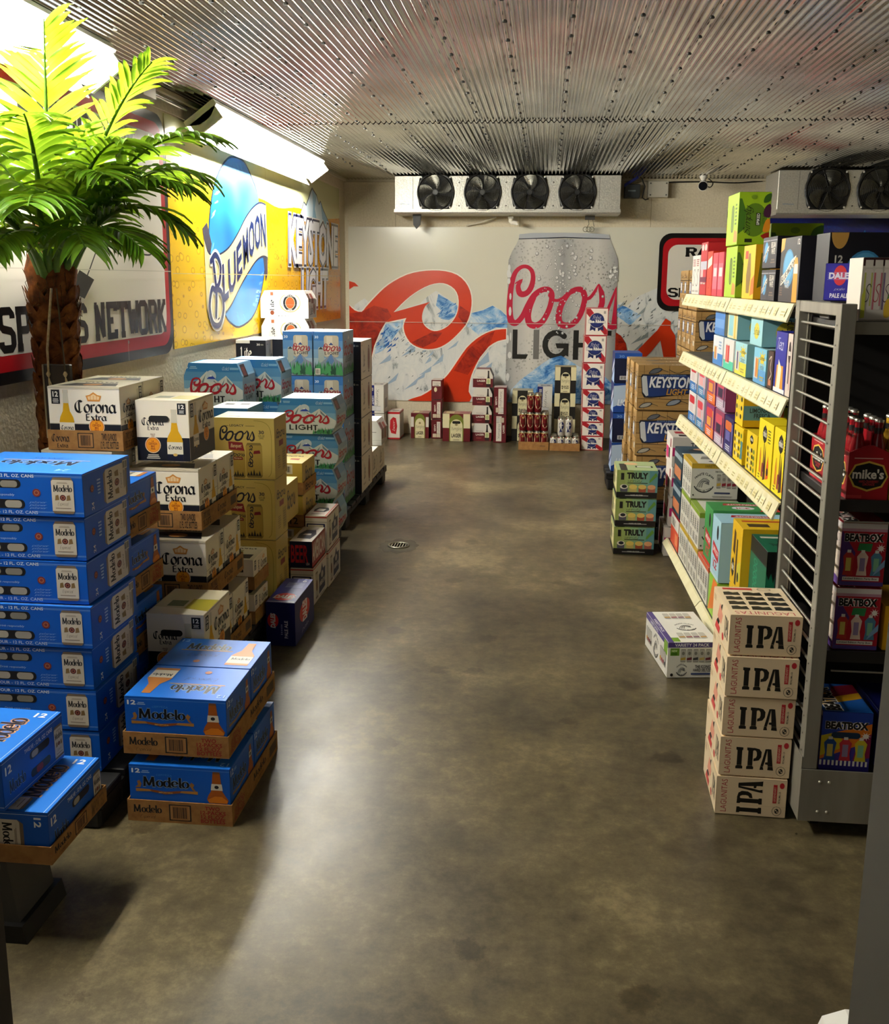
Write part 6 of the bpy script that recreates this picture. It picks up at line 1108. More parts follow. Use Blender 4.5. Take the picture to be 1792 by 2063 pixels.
fr = Art(24, 17, '1c3448'); lf = Art(27, 17, '1a3040'); lf.R(2, 2, 22, 6, 'b8704a'); lf.R(0, 12, 27, 3, '8a9aa4'); tp = Art(24, 27, '17384c'); tp.R(5, 10, 14, 7, '0e1c28'); tp.E(13, 17, 5, 3, 'b88a68', 12); tp.R(0, 0, 24, 4, 'a8aaa4')
carton('seltzer_navy', .24, .27, .17, '1c3448', fr, lf, top=tp)
# ---- cream cartons with black stencil letters
def ipa_letters(a, x, y, w, h, rot=0, c='15130f'):
    q = Art(30, 20)
    for X in (0, 8.4):
        q.P([(X + .6, 0), (X + 6, .2), (X + 6, 2.4), (X + 5.2, 3), (X + 5.1, 17), (X + 5.8, 17.6), (X + 5.8, 19.8), (X + .4, 20), (X + .5, 17.6), (X + 1.4, 17), (X + 1.4, 3), (X + .5, 2.4)], c)
    q.P([(14.2, 20), (18.4, 19), (20.2, 16.4), (20, 11.6), (18.2, 8.6), (14.2, 7.6), (14.2, 10), (16, 11), (16.6, 13), (16.4, 15.8), (15.6, 17.4), (14.2, 17.8)], c)
    q.P([(19.4, 0), (22.4, .2), (21.8, 2.6), (23, 8), (24.6, 19.4), (23, 19.4), (20.8, 8), (19.8, 3)], c); q.P([(24.4, 19.6), (27.4, 19.4), (29.4, 3), (30, 0), (25.4, .2), (25.6, 2.4), (25.4, 5), (23.4, 5.4), (23.4, 7.2), (25.2, 7.4)], c)
    a.A(q, x, y, w, h, rot)
IPC = 'e6cfaa'
def ipa_front(W, H, turned=False):
    a = Art(W, H, IPC); a.T('LAGUNITAS', W * .07, H * .06, W * .085, H * .88, 'b4303a', -.002, rot=90)
    if turned: ipa_letters(a, W * .30, H * .05, W * .36, H * .9, 90)
    else: ipa_letters(a, W * .22, H * .18, W * .55, H * .58)
    a.R(W * .81, H * .38, W * .055, H * .5, 'b8232c'); a.T('LEGENDARY', W * .82, H * .42, W * .03, H * .4, 'e0b8a0', rot=90); a.E(W * .93, H * .86, W * .035, H * .08, 'b8232c', 12); a.T('PETALUMA, CA', W * .89, H * .38, W * .03, H * .32, '3a342c', rot=90); a.K([q for q in arc(W * .875, H * .17, W * .065, H * .12, 0, 360, 16)], '3a342c', W * .006); a.E(W * .875, H * .17, W * .03, H * .07, '2a251f', 10); a.E(W * .865, H * .19, W * .01, H * .02, IPC, 6); a.E(W * .885, H * .15, W * .01, H * .02, IPC, 6); a.R(0, H * .28, W, H * .004, 'c2ac88'); return a
lf = Art(26.5, 12.2, 'e0caa6'); lf.P([(6, 2), (9, 1.4), (12, 5), (14, 9), (15, 11.4), (13, 10.6), (9.6, 5.4), (7.4, 4)], '15130f'); ipa_letters(lf, 19, 3, 5.6, 6.6); lf.P([(5, 1), (12, .6), (13, 3), (7, 3.6)], 'c03a38'); lf.E(17.4, 2, 1.4, 1.2, 'c03a38', 12); lf.P([(8, 5.4), (14, 4.6), (16, 8), (11, 10.6)], 'd89078'); lines(lf, 1, 9, 4, 2, 4, 'b89a70')
tp = Art(20.3, 26.5, 'e8d2ae'); tp.T('LAGUNITAS', 1.6, 1, 17, 2.6, 'b4303a', -.002, rot=180)
for k, (x, w_) in enumerate(((1.4, 5), (7.2, 5.8), (13.8, 5))):
    for j in range(4): tp.P([(x, 5 + 4.4 * j), (x + w_, 5.2 + 4.4 * j), (x + w_ - .3, 8.2 + 4.4 * j), (x + w_ * .6, 7.6 + 4.4 * j), (x + w_ * .4, 8.4 + 4.4 * j), (x + .2, 8 + 4.4 * j)], '15130f')
tp.R(2, 23.6, 9, 1.6, 'c03a38'); tp.K(arc(14.6, 24.4, 2, 1.2, 0, 360, 14), '5a4a38', .2)
carton('ipa12', .203, .265, .122, IPC, ipa_front(20.3, 12.2), lf, top=tp); carton('ipa12_turned', .203, .265, .122, IPC, ipa_front(20.3, 12.2, True), lf, top=tp)
# ================================================================ placing cartons
COUNT = {}
def put(kind, name, label, cat, x0, y0, z, group=None, rz=0, jit=0):
    """one carton: x0 = left edge, y0 = front edge, z = underside"""
    me, parts, (w, d, h) = KINDS[kind]
    o = link(name, me, None, (x0 + w / 2, y0 + d / 2, z), rz); tag(o, label, cat, group)
    for n, pm in parts: link(n, pm, o)
    return o
ORD = ['topmost', 'second down', 'third down', 'fourth down', 'fifth down', 'sixth down', 'lowest']
def ords(n): return (ORD[:n - 1] + ['bottom']) if n > 1 else ['only']
rj = random.Random(11)
def stack(kinds, name, what, where, x0, y0, z, n, pitch, group, jx=.004, jr=.006):
    """n cartons on top of each other, labelled from the top down"""
    if isinstance(kinds, str): kinds = [kinds] * n
    for k in range(n):      # k from bottom
        lv = ords(n)[n - 1 - k]
        put(kinds[k], name, '%s, %s %s' % (what, lv, where), 'box', x0 + rj.uniform(-jx, jx), y0 + rj.uniform(-jx, jx), z + k * pitch + .0008 * k * 0, group, rj.uniform(-jr, jr))
def case2(ck, tk, x0, y0, z, what, where, group, depth, turned=None, tname='cardboard_tray', th=.0028):
    """a kraft tray holding two cartons one behind the other"""
    tw, td, t_h = KINDS[tk][2]; w, d, h = KINDS[ck][2]
    put(tk, tname, 'brown cardboard tray holding two cartons, ' + where, 'tray', x0, y0, z, group + ' trays')
    put(turned or ck, 'beer_carton', '%s, nearer one, %s' % (what, where), 'box', x0 + (tw - w) / 2, y0 + (td - 2 * d) / 2 - .0005, z + th, group)
    put(ck, 'beer_carton', '%s, farther one, %s' % (what, where), 'box', x0 + (tw - w) / 2, y0 + (td - 2 * d) / 2 + d + .0005, z + th, group)
def pallet(x0, x1, y0, y1, h, label, col='0c0c0d'):
    t = empty('plastic_pallet', ((x0 + x1) / 2, (y0 + y1) / 2, 0)); tag(t, label, 'pallet', 'black pallets along the wall'); X, Y = (x1 - x0) / 2, (y1 - y0) / 2; M_ = mat(col, .55)
    m = MB(); n = max(3, int((y1 - y0) / .14)); s = (y1 - y0) / n
    for k in range(n): m.box(-X, X, -Y + k * s + .01, -Y + (k + 1) * s - .01, h - .022, h, M_, .003)
    for x in (-X + .05, 0, X - .05): m.box(x - .05, x + .05, -Y + .01, Y - .01, h - .045, h - .022, M_, 0)
    link('deck', m.mesh('deck'), t)
    for x in (-X + .07, 0, X - .07):
        for y in (-Y + .08, 0, Y - .08): m = MB(); m.box(x - .06, x + .06, y - .07, y + .07, 0, h - .045, M_, .008); link('foot', m.mesh('foot'), t)
PH = .13
# ---- near left: blue can cartons
t = empty('plastic_crate', (-1.36, 1.995, 0)); tag(t, 'grey slotted plastic crate on a black base under the blue cartons', 'crate'); GR = mat('3c3b38', .5)
m = MB(); m.prism([(-.2, .0), (.195, 0), (.185, .045), (-.2, .045)], 'y', -.095, .095, mat('121212', .45)); link('base', m.mesh('base'), t)
m = MB(); m.prism([(-.19, .045), (.172, .045), (.150, .198), (-.19, .198)], 'y', -.08, .08, GR)
for i in range(3):
    for j in range(5): m.box(-.15 + .065 * j, -.10 + .065 * j, -.068 + .047 * i, -.035 + .047 * i, .1975, .1985, mat('080808', .7), 0)
    m.box(-.15 + .1 * i, -.08 + .1 * i, -.0812, -.0795, .08, .17, mat('080808', .7), 0)
link('crate_body', m.mesh('crate_body'), t)
tk = put('tray_modelo_can', 'cardboard_tray', 'brown tray under the two lower blue can cartons on the crate', 'tray', -1.507, 1.915, .2)
put('modelo12c', 'beer_carton', 'blue twelve can carton in the tray, its long handle side facing the aisle', 'box', -1.302, 1.9215, .2032)
put('modelo12c', 'beer_carton', 'blue twelve can carton in the tray, at the picture edge', 'box', -1.5035, 1.9215, .2032)
put('modelo12c', 'beer_carton', 'blue twelve can carton lying on top of the trayed pair', 'box', -1.392, 1.912, .3292, rz=-.03)
pallet(-1.70, -1.20, 2.37, 2.81, .108, 'low black pallet under the tall stack of blue can cartons'); pallet(-1.79, -1.30, 2.82, 3.13, .108, 'low black pallet under the blue bottle cartons')
stack('modelo24', 'beer_carton', 'royal blue carton with silver can print', 'of the tall stack beside the palm', -1.66, 2.495, .11, 7, .1271, 'royal blue can cartons in a stack', .008, .012)
# blue bottle cases behind it
for k in range(4):
    wh = 'of the stack behind the blue can cartons, %s case' % ['bottom', 'second lowest', 'second highest', 'top'][k]
    t_ = put('tray_modelo', 'cardboard_tray', 'brown tray ' + wh, 'tray', -1.30 - .47 + .081, 2.82 - .081, .11 + .2 * k, rz=PI / 2)
    for s, nm in ((0, 'aisle side'), (1, 'wall side')): o = put('modelo12b', 'beer_carton', 'blue bottle carton, %s, %s' % (nm, wh), 'box', 0, 0, .1128 + .2 * k); o.location = (-1.30 - .1165 - .2295 * s - .0015, 2.974, .1128 + .2 * k); o.rotation_euler.z = PI / 2
# two blue cases on the floor
for k, (x, y) in enumerate(((-1.155, 2.437), (-1.163, 2.452))):
    case2('modelo12b', 'tray_modelo', x, y, .2 * k, 'royal blue bottle carton', '%s of the two floor cases' % ['lower', 'upper'][k], 'blue bottle cartons on the floor', .47, 'modelo12b_turned')
# ---- white crown cartons
pallet(-1.76, -1.16, 3.2, 4.34, PH - .003, 'black pallet under the white bottle cartons and yellow cartons')
for k in range(3): put('corona12', 'beer_carton', 'white crown bottle carton, hidden wall side stack by the palm, %s' % ['bottom', 'middle', 'top'][k], 'box', -1.765, 3.215, PH + .2668 * k).scale.z = 1.2
case2('corona12', 'tray_corona', -1.733, 3.215, PH + .2668 * 3, 'white crown bottle carton', 'in the high case beside the hanging sign', 'white crown cartons by the palm', .41)
for k, (x, y) in enumerate(((-1.43, 3.235), (-1.46, 3.25), (-1.494, 3.3))):
    case2('corona12', 'tray_corona', x, y, PH + .25 * k, 'white crown bottle carton', 'aisle side white stack, %s case' % ['bottom', 'middle', 'top'][k], 'white crown cartons on the aisle side', .41)
put('corona12_end', 'beer_carton', 'single white bottle carton with black hand hole on top of the aisle side stack', 'box', -1.448, 3.30, PH + .75)
for k in range(2): put('corona12_end', 'beer_carton', 'white bottle carton behind the blue floor cases, %s of the two' % ['lower', 'upper'][k], 'box', -1.29, 2.935, .2225 * k)
for k in range(2):
    wh = 'small stack by the yellow cartons, %s' % ['lower', 'upper'][k]
    put('tray_plain', 'cardboard_tray', 'plain brown tray, ' + wh, 'tray', -1.36, 3.70, PH + .148 * k); put('corona_small', 'beer_carton', 'small white carton with black label, ' + wh, 'box', -1.3575, 3.7025, PH + .0028 + .148 * k)
# ---- yellow cartons
stack('banquet30', 'beer_carton', 'yellow carton with blue script', 'of the yellow stack beyond white cartons', -1.415, 4.02, PH, 3, .2705, 'yellow thirty can cartons', .006, .008)
pallet(-1.97, -1.185, 4.42, 5.6, PH - .003, 'black pallet under the silver mountain cartons')
for k in range(3):
    wh = 'of the short yellow tray stack, %s' % ['bottom', 'middle', 'top'][k]
    put('tray_banquet', 'cardboard_tray', 'brown tray ' + wh, 'tray', -1.395, 4.66, PH + .166 * k); put('banquet12', 'beer_carton', 'yellow twelve pack with barcode end, ' + wh, 'box', -1.3915, 4.6635, PH + .0028 + .166 * k).scale.z = 1.6
put('banquet12', 'beer_carton', 'yellow twelve pack wedged between the two yellow stacks', 'box', -1.40, 4.34, PH + .25).scale.z = 1.9
# ---- american cartons and pale ale on the floor
put('american_white', 'beer_carton', 'white carton with blue badge on the floor, nearer of the two', 'box', -1.176, 4.325, 0); put('american_white', 'beer_carton', 'white carton with blue badge on the floor, farther of the two', 'box', -1.168, 4.612, 0)
put('american_navy', 'beer_carton', 'navy and red beer carton on top of the nearer white carton', 'box', -1.178, 4.325, .186); put('american_white', 'beer_carton', 'white carton with navy lettering standing on the farther white carton', 'box', -1.172, 4.61, .186)
put('dales_floor', 'beer_carton', 'dark blue pale ale carton with red oval on the floor', 'box', -1.145, 3.80, 0)
# ---- silver mountain cartons
stack('coors18', 'beer_carton', 'bulging silver mountain carton', 'of the stack nearest the yellow trays', -1.435, 5.08, PH, 4, .1915, 'bulging mountain bottle cartons', .008, .008)
for k in range(3): put('coors12', 'beer_carton', 'small silver mountain pack by the yellow trays, %s' % ['bottom', 'middle', 'top'][k], 'box', -1.345 + .02 * k, 4.955 - .22 + .07, PH + .136 * k) if 0 else None
for k in range(4): put('coors15', 'beer_carton', 'shouldered mountain carton, %s of the stack by the wall' % ['bottom', 'second lowest', 'second highest', 'top'][k], 'box', -1.935, 5.06, PH + .237 * k - (.0 if k else 0), 'shouldered mountain cartons by the wall').scale.z = 1.155
for k in range(4): put('coors15', 'beer_carton', 'shouldered mountain carton, %s of the stack set farther back' % ['bottom', 'second lowest', 'second highest', 'top'][k], 'box', -1.80, 5.33, PH + .237 * k, 'shouldered mountain cartons set back').scale.z = 1.155
for k in range(3): put('coors12', 'beer_carton', 'pale blue twelve can carton, %s of the small stack behind the yellow cartons' % ['bottom', 'middle', 'top'][k], 'box', -1.66, 4.66, PH + .256 * k, 'pale blue twelve can cartons').scale.z = 1.88
pallet(-1.97, -1.19, 5.72, 7.25, PH - .003, 'long black pallet under the thirty can cartons near the back')
for col, (x, kd) in enumerate(((-1.60, 'coors30'), (-1.411, 'coors30_code'))): stack(kd, 'beer_carton', 'tall silver carton with green trees', 'of the %s column' % ['wall side', 'aisle side'][col], x, 5.84, PH, 4, .2705, 'tall silver thirty can cartons', .002, .003)
# ---- lite cartons
stack(['lite30'] * 4, 'beer_carton', 'white sided carton with black end', 'of the stack behind the tree print cartons', -1.382, 6.2, PH, 4, .2505, 'white sided cartons on the long pallet', .002, .002)
stack(['lite30'] * 4, 'beer_carton', 'black ended carton with white lettering', 'of the column nearest the mural', -1.968, 6.06, PH, 4, .2535, 'black ended cartons', .002, .002)
stack(['lite30_can'] * 4, 'beer_carton', 'black ended carton with printed can', 'of the column beside the tree print cartons', -1.765, 6.185, PH, 4, .2535, 'black ended cartons with can print', .002, .002)
stack('lite15', 'beer_carton', 'white carton with amber round badge', 'of the tall stack by the mural', -1.96, 6.62, PH, 7, .1875, 'white bottle cartons by the mural', .002, .004)
for k, (y, z, n) in enumerate(((6.64, PH, 'nearer'), (6.92, PH, 'farther'))): put('lite24', 'beer_carton', 'low white carton at the end of the long pallet, ' + n, 'box', -1.395, y, z)
put('lite18', 'beer_carton', 'white shouldered bottle carton on the end of the long pallet', 'box', -1.415, 6.92, PH + .201)
# ---- along the back wall
ZB = 'standing at the back wall'
stack('yuengling_light', 'beer_carton', 'white and navy carton', 'of the pair beside the red and white carton', -1.655, 9.05, 0, 2, .271, 'white and navy cartons at the back', .002, .004)
put('red_white', 'beer_carton', 'white carton with red trim and red badge at the back wall', 'box', -1.505, 9.2, 0)
put('lager_arch', 'beer_carton', 'maroon carton with cream arch, narrow, %s' % 'left of the slim maroon stack', 'box', -1.29, 9.3, 0)
stack(['lager_slim', 'lager_slim', 'lager_slim_top'], 'beer_carton', 'slim maroon carton', 'of the slim stack at the back wall', -1.09, 9.3, 0, 3, .192, 'slim maroon cartons', .001, .002)
put('lager_wide', 'beer_carton', 'wide maroon and cream carton with black hand hole at the back wall', 'box', -.965, 9.16, 0)
stack('lager_twelve', 'beer_carton', 'maroon carton with dark bottle print', 'of the four at the back wall', -.685, 9.23, 0, 4, .1725, 'maroon and white cartons', .003, .005)
stack(['lager_tall_down', 'lager_tall'], 'beer_carton', 'upright maroon carton with white stripe', 'of the upright pair at the back wall', -.478, 9.15, 0, 2, .266, 'upright maroon cartons', .001, .002)
# tall can trays
def drink_can(kind, r, h, body, extra):
    m = MB(); s = mat('b8b4a4', .25, .9); b = mat(body, .3)
    m.lathe([(r * .8, 0), (r, .006), (r, h - .02)], b, n=14); m.lathe([(r, h - .02), (r * .82, h - .003), (r * .85, h), (r * .78, h - .003), (0.0005, h - .004)], s, n=14)
    extra(m, r, h); KINDS[kind] = (m.mesh('can'), [], (2 * r, 2 * r, h))
def wrap(m, r, h, a, ang, half):
    """print wrapped around a can"""
    for i, (c, V, F) in enumerate(a.ops): m.add([((r + .0003 * (i + 1)) * math.sin(ang + (p[0] / a.w - .5) * 2 * half), -(r + .0003 * (i + 1)) * math.cos(ang + (p[0] / a.w - .5) * 2 * half), p[1] / a.h * h) for p in V], F, mat(c, .3))
def lager_can(m, r, h):
    for an in (0, PI):
        a = Art(6, 17); a.E(3, 9, 2.8, 6, 'd8cfa4', 16); script_y(a, 1, 8.6, 4, 1.6, '4a3020'); a.T('LAGER', 1.2, 6, 3.6, 1.4, '3a1c14'); a.E(3, 12, .9, 1, '8a7a40', 8); wrap(m, r, h, a, an, .95)
    m.lathe([(r + .0004, h * .86), (r + .0004, h * .9)], mat('c8b070', .3, .6), n=14)
drink_can('lager_can', .034, .17, '6a0f18', lager_can)
def ribbon_can(m, r, h):
    for an in (0, PI):
        a = Art(6, 12); a.P([(0, 11), (1.4, 11), (6, 1), (4.6, 1)], 'a81c26'); a.E(3, 6.8, 2.2, 2.4, '131c52', 14); a.P([(2, 5), (1.2, 2), (2.6, 3), (3, 2.4), (3.6, 3), (4.8, 2), (4, 5)], '131c52'); a.T('Pabst', 1.6, 6.6, 2.8, 1.2, 'e8e0d4'); wrap(m, r, h, a, an, .95)
drink_can('ribbon_can', .0335, .13, 'd4cec2', ribbon_can); drink_can('ribbon_can_tall', .034, .17, 'd4cec2', ribbon_can)
tw_ = Art(27, 7); tw_.T('4 PACKS', 19, 3, 5, 1.2, '2a1f14')
tray('tray_cans', .275, .28, .075, tw_, None); tray('tray_cans_plain', .273, .28, .07, None, None)
put('tray_cans', 'cardboard_tray', 'brown tray holding tall maroon cans at the back', 'tray', -.226, 8.80, 0); put('tray_cans_plain', 'cardboard_tray', 'brown tray holding short white and blue cans at the back', 'tray', .058, 8.79, 0)
CZ = ('bottom layer', 'second layer', 'top layer'); CC = ('first', 'second', 'third', 'fourth'); RW = ('front row', 'second row', 'third row')
for L_ in range(3):
    for j in range(3 if L_ < 2 else 2):
        for i in range(4 if L_ < 2 else 2): put('lager_can', 'beer_can', 'tall maroon lager can, %s, %s, %s from the tray end' % (CZ[L_], RW[j], CC[i]), 'can', -.2225 + .066 * i + .0002 * i + (.066 if L_ == 2 else 0), 8.807 + .0685 * j, .003 + .171 * L_, 'tall maroon cans')
for L_ in range(2):
    for j in range(3 if L_ == 0 else 2):
        for i in range(4 if L_ == 0 else 2): put('ribbon_can' if L_ == 0 else 'ribbon_can_tall', 'beer_can', '%s white can with blue ribbon print, %s, %s from the tray end' % (['short', 'tall'][L_], RW[j], CC[i]), 'can',   .0612 + .0662 * i + (.066 if L_ else 0), 8.80 + .0685 * j, .003 + .131 * L_, 'white cans with ribbon print')
stack('black_tan', 'beer_carton', 'black and cream carton with hand hole', 'of the stack behind the can trays', .09, 9.12, .245, 2, .246, 'black and cream cartons', .003, .003)
put('black_tan', 'beer_carton', 'black and cream carton lowest behind the ribbon cans', 'box', .095, 9.12, 0)
stack('yuengling_light', 'beer_carton', 'white and navy light carton', 'of the pair behind the maroon cans', -.07, 9.2, 0, 2, .271, 'white and navy light cartons', .002, .003)
stack('black_tan', 'beer_carton', 'cream sided carton', 'of the pair hidden behind the maroon can tray', -.33 + .02, 9.28, 0, 2, .246, 'cream sided cartons', .002, .002)
stack(['pbr_flat'] * 3 + ['pbr_mid'] + ['pbr_tall'] * 3, 'beer_carton', 'white carton with blue ribbon badge', 'of the tall ribbon stack before the silver can', .342, 8.86, 0, 3, .1295, 'ribbon cartons', .003, .004) if 0 else None
z = 0
for k, kd in enumerate(['pbr_flat'] * 3 + ['pbr_mid'] + ['pbr_tall'] * 3):
    put(kd, 'beer_carton', 'white carton with blue ribbon badge, %s of the tall ribbon stack' % (ORD[:6] + ['bottom'])[6 - k], 'box', .341 + [0, .003, .001, .0, -.008, -.003, .006][k], 8.86, z, 'ribbon cartons'); z += KINDS[kd][2][2] + .0006
# ---- right of the aisle: navy cartons, plank cartons
pallet(.53, .96, 5.74, 6.5, PH - .003, 'black pallet under the shorter wood print cartons'); pallet(.97, 1.39, 6.58, 7.54, .243, 'high black pallet under the taller wood print cartons'); pallet(.47, .72, 7.14, 7.5, PH - .003, 'small black pallet under the navy cartons')
stack(['blue30_pale', 'blue30', 'blue30_pale', 'blue30'], 'beer_carton', 'navy carton', 'of the stack behind the wood print cartons', .5, 7.2, PH, 4, .2205, 'navy cartons', .004, .004)
for r in range(3):
    rn = ['front', 'middle', 'rear'][r]
    stack('keystone30', 'beer_carton', 'wood print carton', 'of the %s column behind green seltzer stack' % rn, .545 - .012 * r, 5.80 + .225 * r, PH + .10, 3, .2715, 'wood print cartons, %s column' % rn, .008, .014)
for r in range(4):
    rn = ['front', 'second', 'third', 'rear'][r]
    stack('keystone30', 'beer_carton', 'wood print carton', 'of the taller group, %s column beyond the rack' % rn, .978, 6.62 + .222 * r, .2455, 5, .2715, 'wood print cartons, taller group, %s column' % rn, .003, .004)
m = MB()
for x in (.56, .80): m.box(x, x + .1, 5.8, 6.45, PH, PH + .097, mat('8a6a40', .7), .002)
o = link('wooden_runner', m.mesh('wooden_runner')); tag(o, 'wooden runners under the shorter wood print cartons', 'runner')
stack('truly12', 'seltzer_carton', 'green and black seltzer carton', 'of the three-high stack at the rack end', .412, 5.405, 0, 3, .1635, 'green and black seltzer cartons', .006, .01)
put('wc24', 'seltzer_carton', 'white seltzer carton with purple band lying on the floor', 'box', .4785, 3.665, 0, rz=.14)
for k, kd in enumerate(['ipa12_turned'] + ['ipa12'] * 4):
    put(kd, 'beer_carton', 'cream carton with black stencil letters, %s of the five-high stack by the ladder' % ords(5)[4 - k], 'box', .532 + [-.002, .0, .003, .003, .002][k], 2.662 + [0, .004, .006, .0, .01][k], .1225 * k, 'cream stencil cartons', [-.03, -.015, -.02, -.02, .01][k])
# ================================================================ the shelving rack and its end unit
RZ = .0187; RX = lambda y: .752 - RZ * (y - 3.07)
RAIL = lambda: noisy('cream_price_rail', [(.3, 'd3cba0'), (.7, 'e0d9b4')], 5, 3, .35, .4, sc=(1, 3, 1))
SHELF = lambda: noisy('shelf_sheet', [(.3, '4d4a44'), (.7, '67635a')], 8, rough=.5, metal=.3)
DARK = mat('0d0b0a', .7)
rack = empty('shelving_rack', (.752, 3.07, 0), RZ); tag(rack, 'long metal shelving rack with cream price rails along the aisle', 'shelving rack')
LEV = (1.462, 1.172, .845, .115); LEN = (2.06, 2.06, 2.06, 2.30)
for i, (z, l) in enumerate(zip(LEV, LEN)):
    m = MB(); m.box(.0, .9 if i == 0 else .55, .0, l, z - .022, z, SHELF(), .002); s = link('shelf', m.mesh('shelf'), rack)
    for a_, b_ in ((.004, .93), (.945, l)) if i < 3 else ((.004, 1.2), (1.21, l)):
        m = MB(); h = .055 if i < 3 else .03
        m.prism([(0, z + .002), (-.010, z + .001), (-.030, z - h + .004), (-.028, z - h), (-.024, z - h), (-.007, z - .004), (0, z - .008)], 'y', a_, b_, RAIL())
        if i < 3:
            a = Art(100, 5); rr = random.Random(int(z * 100) + int(a_ * 10)); u = 3
            while u < 94:
                w_ = rr.uniform(3, 7); a.R(u, 1, w_, 2.6, rr.choice(('d8d0a4', 'e2dab0', 'cfc48c'))); lines(a, u + .5, 1.3, w_ - 1, 1.8, 2, 'a89a5c'); u += w_ + rr.uniform(1, 6)
            a.stamp(m, (-.0301, b_ - .01, z - h + .005), (0, a_ - b_ + .02, 0), (.0195, 0, h - .006), .0001)
        link('price_rail', m.mesh('price_rail'), s)
m = MB(); m.box(.552, .562, .0, 2.06, .02, 1.44, mat('1b1917', .7), 0); link('back_panel', m.mesh('back_panel'), rack)
for y in (.93, 2.03):
    m = MB(); m.box(.50, .55, y, y + .03, 0, 1.44, STEEL()); link('upright', m.mesh('upright'), rack)
for y in (.3, .93, 1.55, 2.0):
    for z in LEV[:3]:
        m = MB(); m.prism([(.18, z - .0225), (.5, z - .0225), (.5, z - .07), (.18, z - .032)], 'y', y, y + .006, SHELF()); link('bracket', m.mesh('bracket'), rack)
m = MB(); m.box(.02, .54, .0, 2.28, .0, .09, mat('2a2825', .6)); link('base', m.mesh('base'), rack)
# end unit with ladder sides, on casters
EX0, EX1, EY0, EY1 = .741, 1.75, 2.585, 3.045
end = empty('end_rack', (EX0, EY0, 0)); tag(end, 'grey steel rolling end rack with ladder sides, black back and casters', 'end rack'); D = EY1 - EY0; Wd = EX1 - EX0; S_ = STEEL()
m = MB(); m.box(0, .04, 0, .042, .2, 1.475, S_, .002)
for k in range(24): m.lathe([(.003, 0), (.003, .0015)], mat('1c1a17', .6), (0, 0, 0), 6, False); n = len(m.v) - 12; m.v[n:] = [(-v[2], .021 + v[0], 1.42 - .051 * k + v[1]) for v in m.v[n:]]
link('post', m.mesh('post'), end)
m = MB(); m.box(0, .04, D - .042, D, .2, 1.475, S_, .002); link('post', m.mesh('post'), end)
for y in (0, D - .042): m = MB(); m.box(Wd - .04, Wd, y, y + .042, .2, 1.475, S_, .002); link('post', m.mesh('post'), end)
m = MB(); m.box(.002, .02, .042, D - .042, 1.443, 1.475, S_, .002); link('top_bar', m.mesh('top_bar'), end)
for k in range(24):
    z = 1.413 - .051 * k
    m = MB(); m.tube([(.012, .035, z), (.012, D - .035, z)], .0042, mat('b9b5a8', .3, .7), 8); link('rung', m.mesh('rung'), end)
m = MB(); m.tube([(.028, D - .05, .22), (.028, D - .05, 1.44)], .004, mat('8d897c', .3, .7), 6); link('side_rod', m.mesh('side_rod'), end)
m = MB(); m.box(-.002, Wd, -.004, .0, .045, .2, S_, 0); link('front_panel', m.mesh('front_panel'), end)
for x in (.05, .075):
    for z in (.075, .165): m = MB(); m.lathe([(.0045, 0), (.004, .002), (.001, .003)], mat('d8d4c4', .3, .6), (0, 0, 0), 8); m.v = [(x + v[0], -.004 - v[2], z + v[1]) for v in m.v]; link('rivet', m.mesh('rivet'), end)
m = MB(); m.box(-.002, .0, 0, D, .045, .235, S_, 0); link('side_panel', m.mesh('side_panel'), end)
m = MB(); m.box(.0, Wd, D - .012, D, .2, 1.42, DARK, 0); link('back_panel', m.mesh('back_panel'), end)
ES = (1.428, .965, .545, .19)
for z in ES:
    m = MB(); m.box(.041, Wd - .041, .012, D - .014, z - .028, z, mat('191614', .5), .002); s = link('shelf', m.mesh('shelf'), end)
    m = MB(); m.box(.041, Wd - .041, .008, .012, z - .03, z + .002, mat('8d887a', .4, .5) if z > 1 else mat('1a1715', .5), 0); link('shelf_lip', m.mesh('shelf_lip'), s)
    if z < 1.4: m = MB(); m.tube([(.06, .02, z - .06), (.2, .02, z - .06)], .003, mat('b9b5a8', .3, .7), 6); link('shelf_rod', m.mesh('shelf_rod'), end)
for x in (.06, Wd - .06):
    for y in (.07, D - .07):
        c = empty('caster', (x, y, 0)); c.parent = end
        m = MB(); m.tube([(-.012, 0, .026), (.012, 0, .026)], .026, mat('101010', .35), 18); link('wheel', m.mesh('wheel'), c)
        m = MB(); m.prism([(-.02, .024), (.02, .024), (.024, .055), (-.024, .055)], 'x', -.02, -.015, mat('a39f92', .3, .8)); m.prism([(-.02, .024), (.02, .024), (.024, .055), (-.024, .055)], 'x', .015, .02, mat('a39f92', .3, .8)); m.box(-.025, .025, -.025, .025, .05, .058, mat('a39f92', .3, .8)); link('fork', m.mesh('fork'), c)
# ---------------------------------------------------------------- what stands on it
def shelf_box(kind, cat, label, y0, z, x=None, group=None, rz=RZ, name='drink_carton'):
    w, d, h = KINDS[kind][2]; return put(kind, name, label, cat, (RX(y0 + d / 2) + .004 if x is None else x), y0, z + .0006, group, rz)
def simple(kind, w, d, h, col, left, front=None, topc=None, rough=.4): carton(kind, w, d, h, col, front or Art(w * 100, h * 100), left, left=left, top=Art(w * 100, d * 100, topc or col), rough=rough)
def cans_row(a, x, y, w, h, cols, lid='b8b4aa'):
    for k, c in enumerate(cols): can(a, x + w * k / len(cols), y, w / len(cols) * .86, h, c, lid)
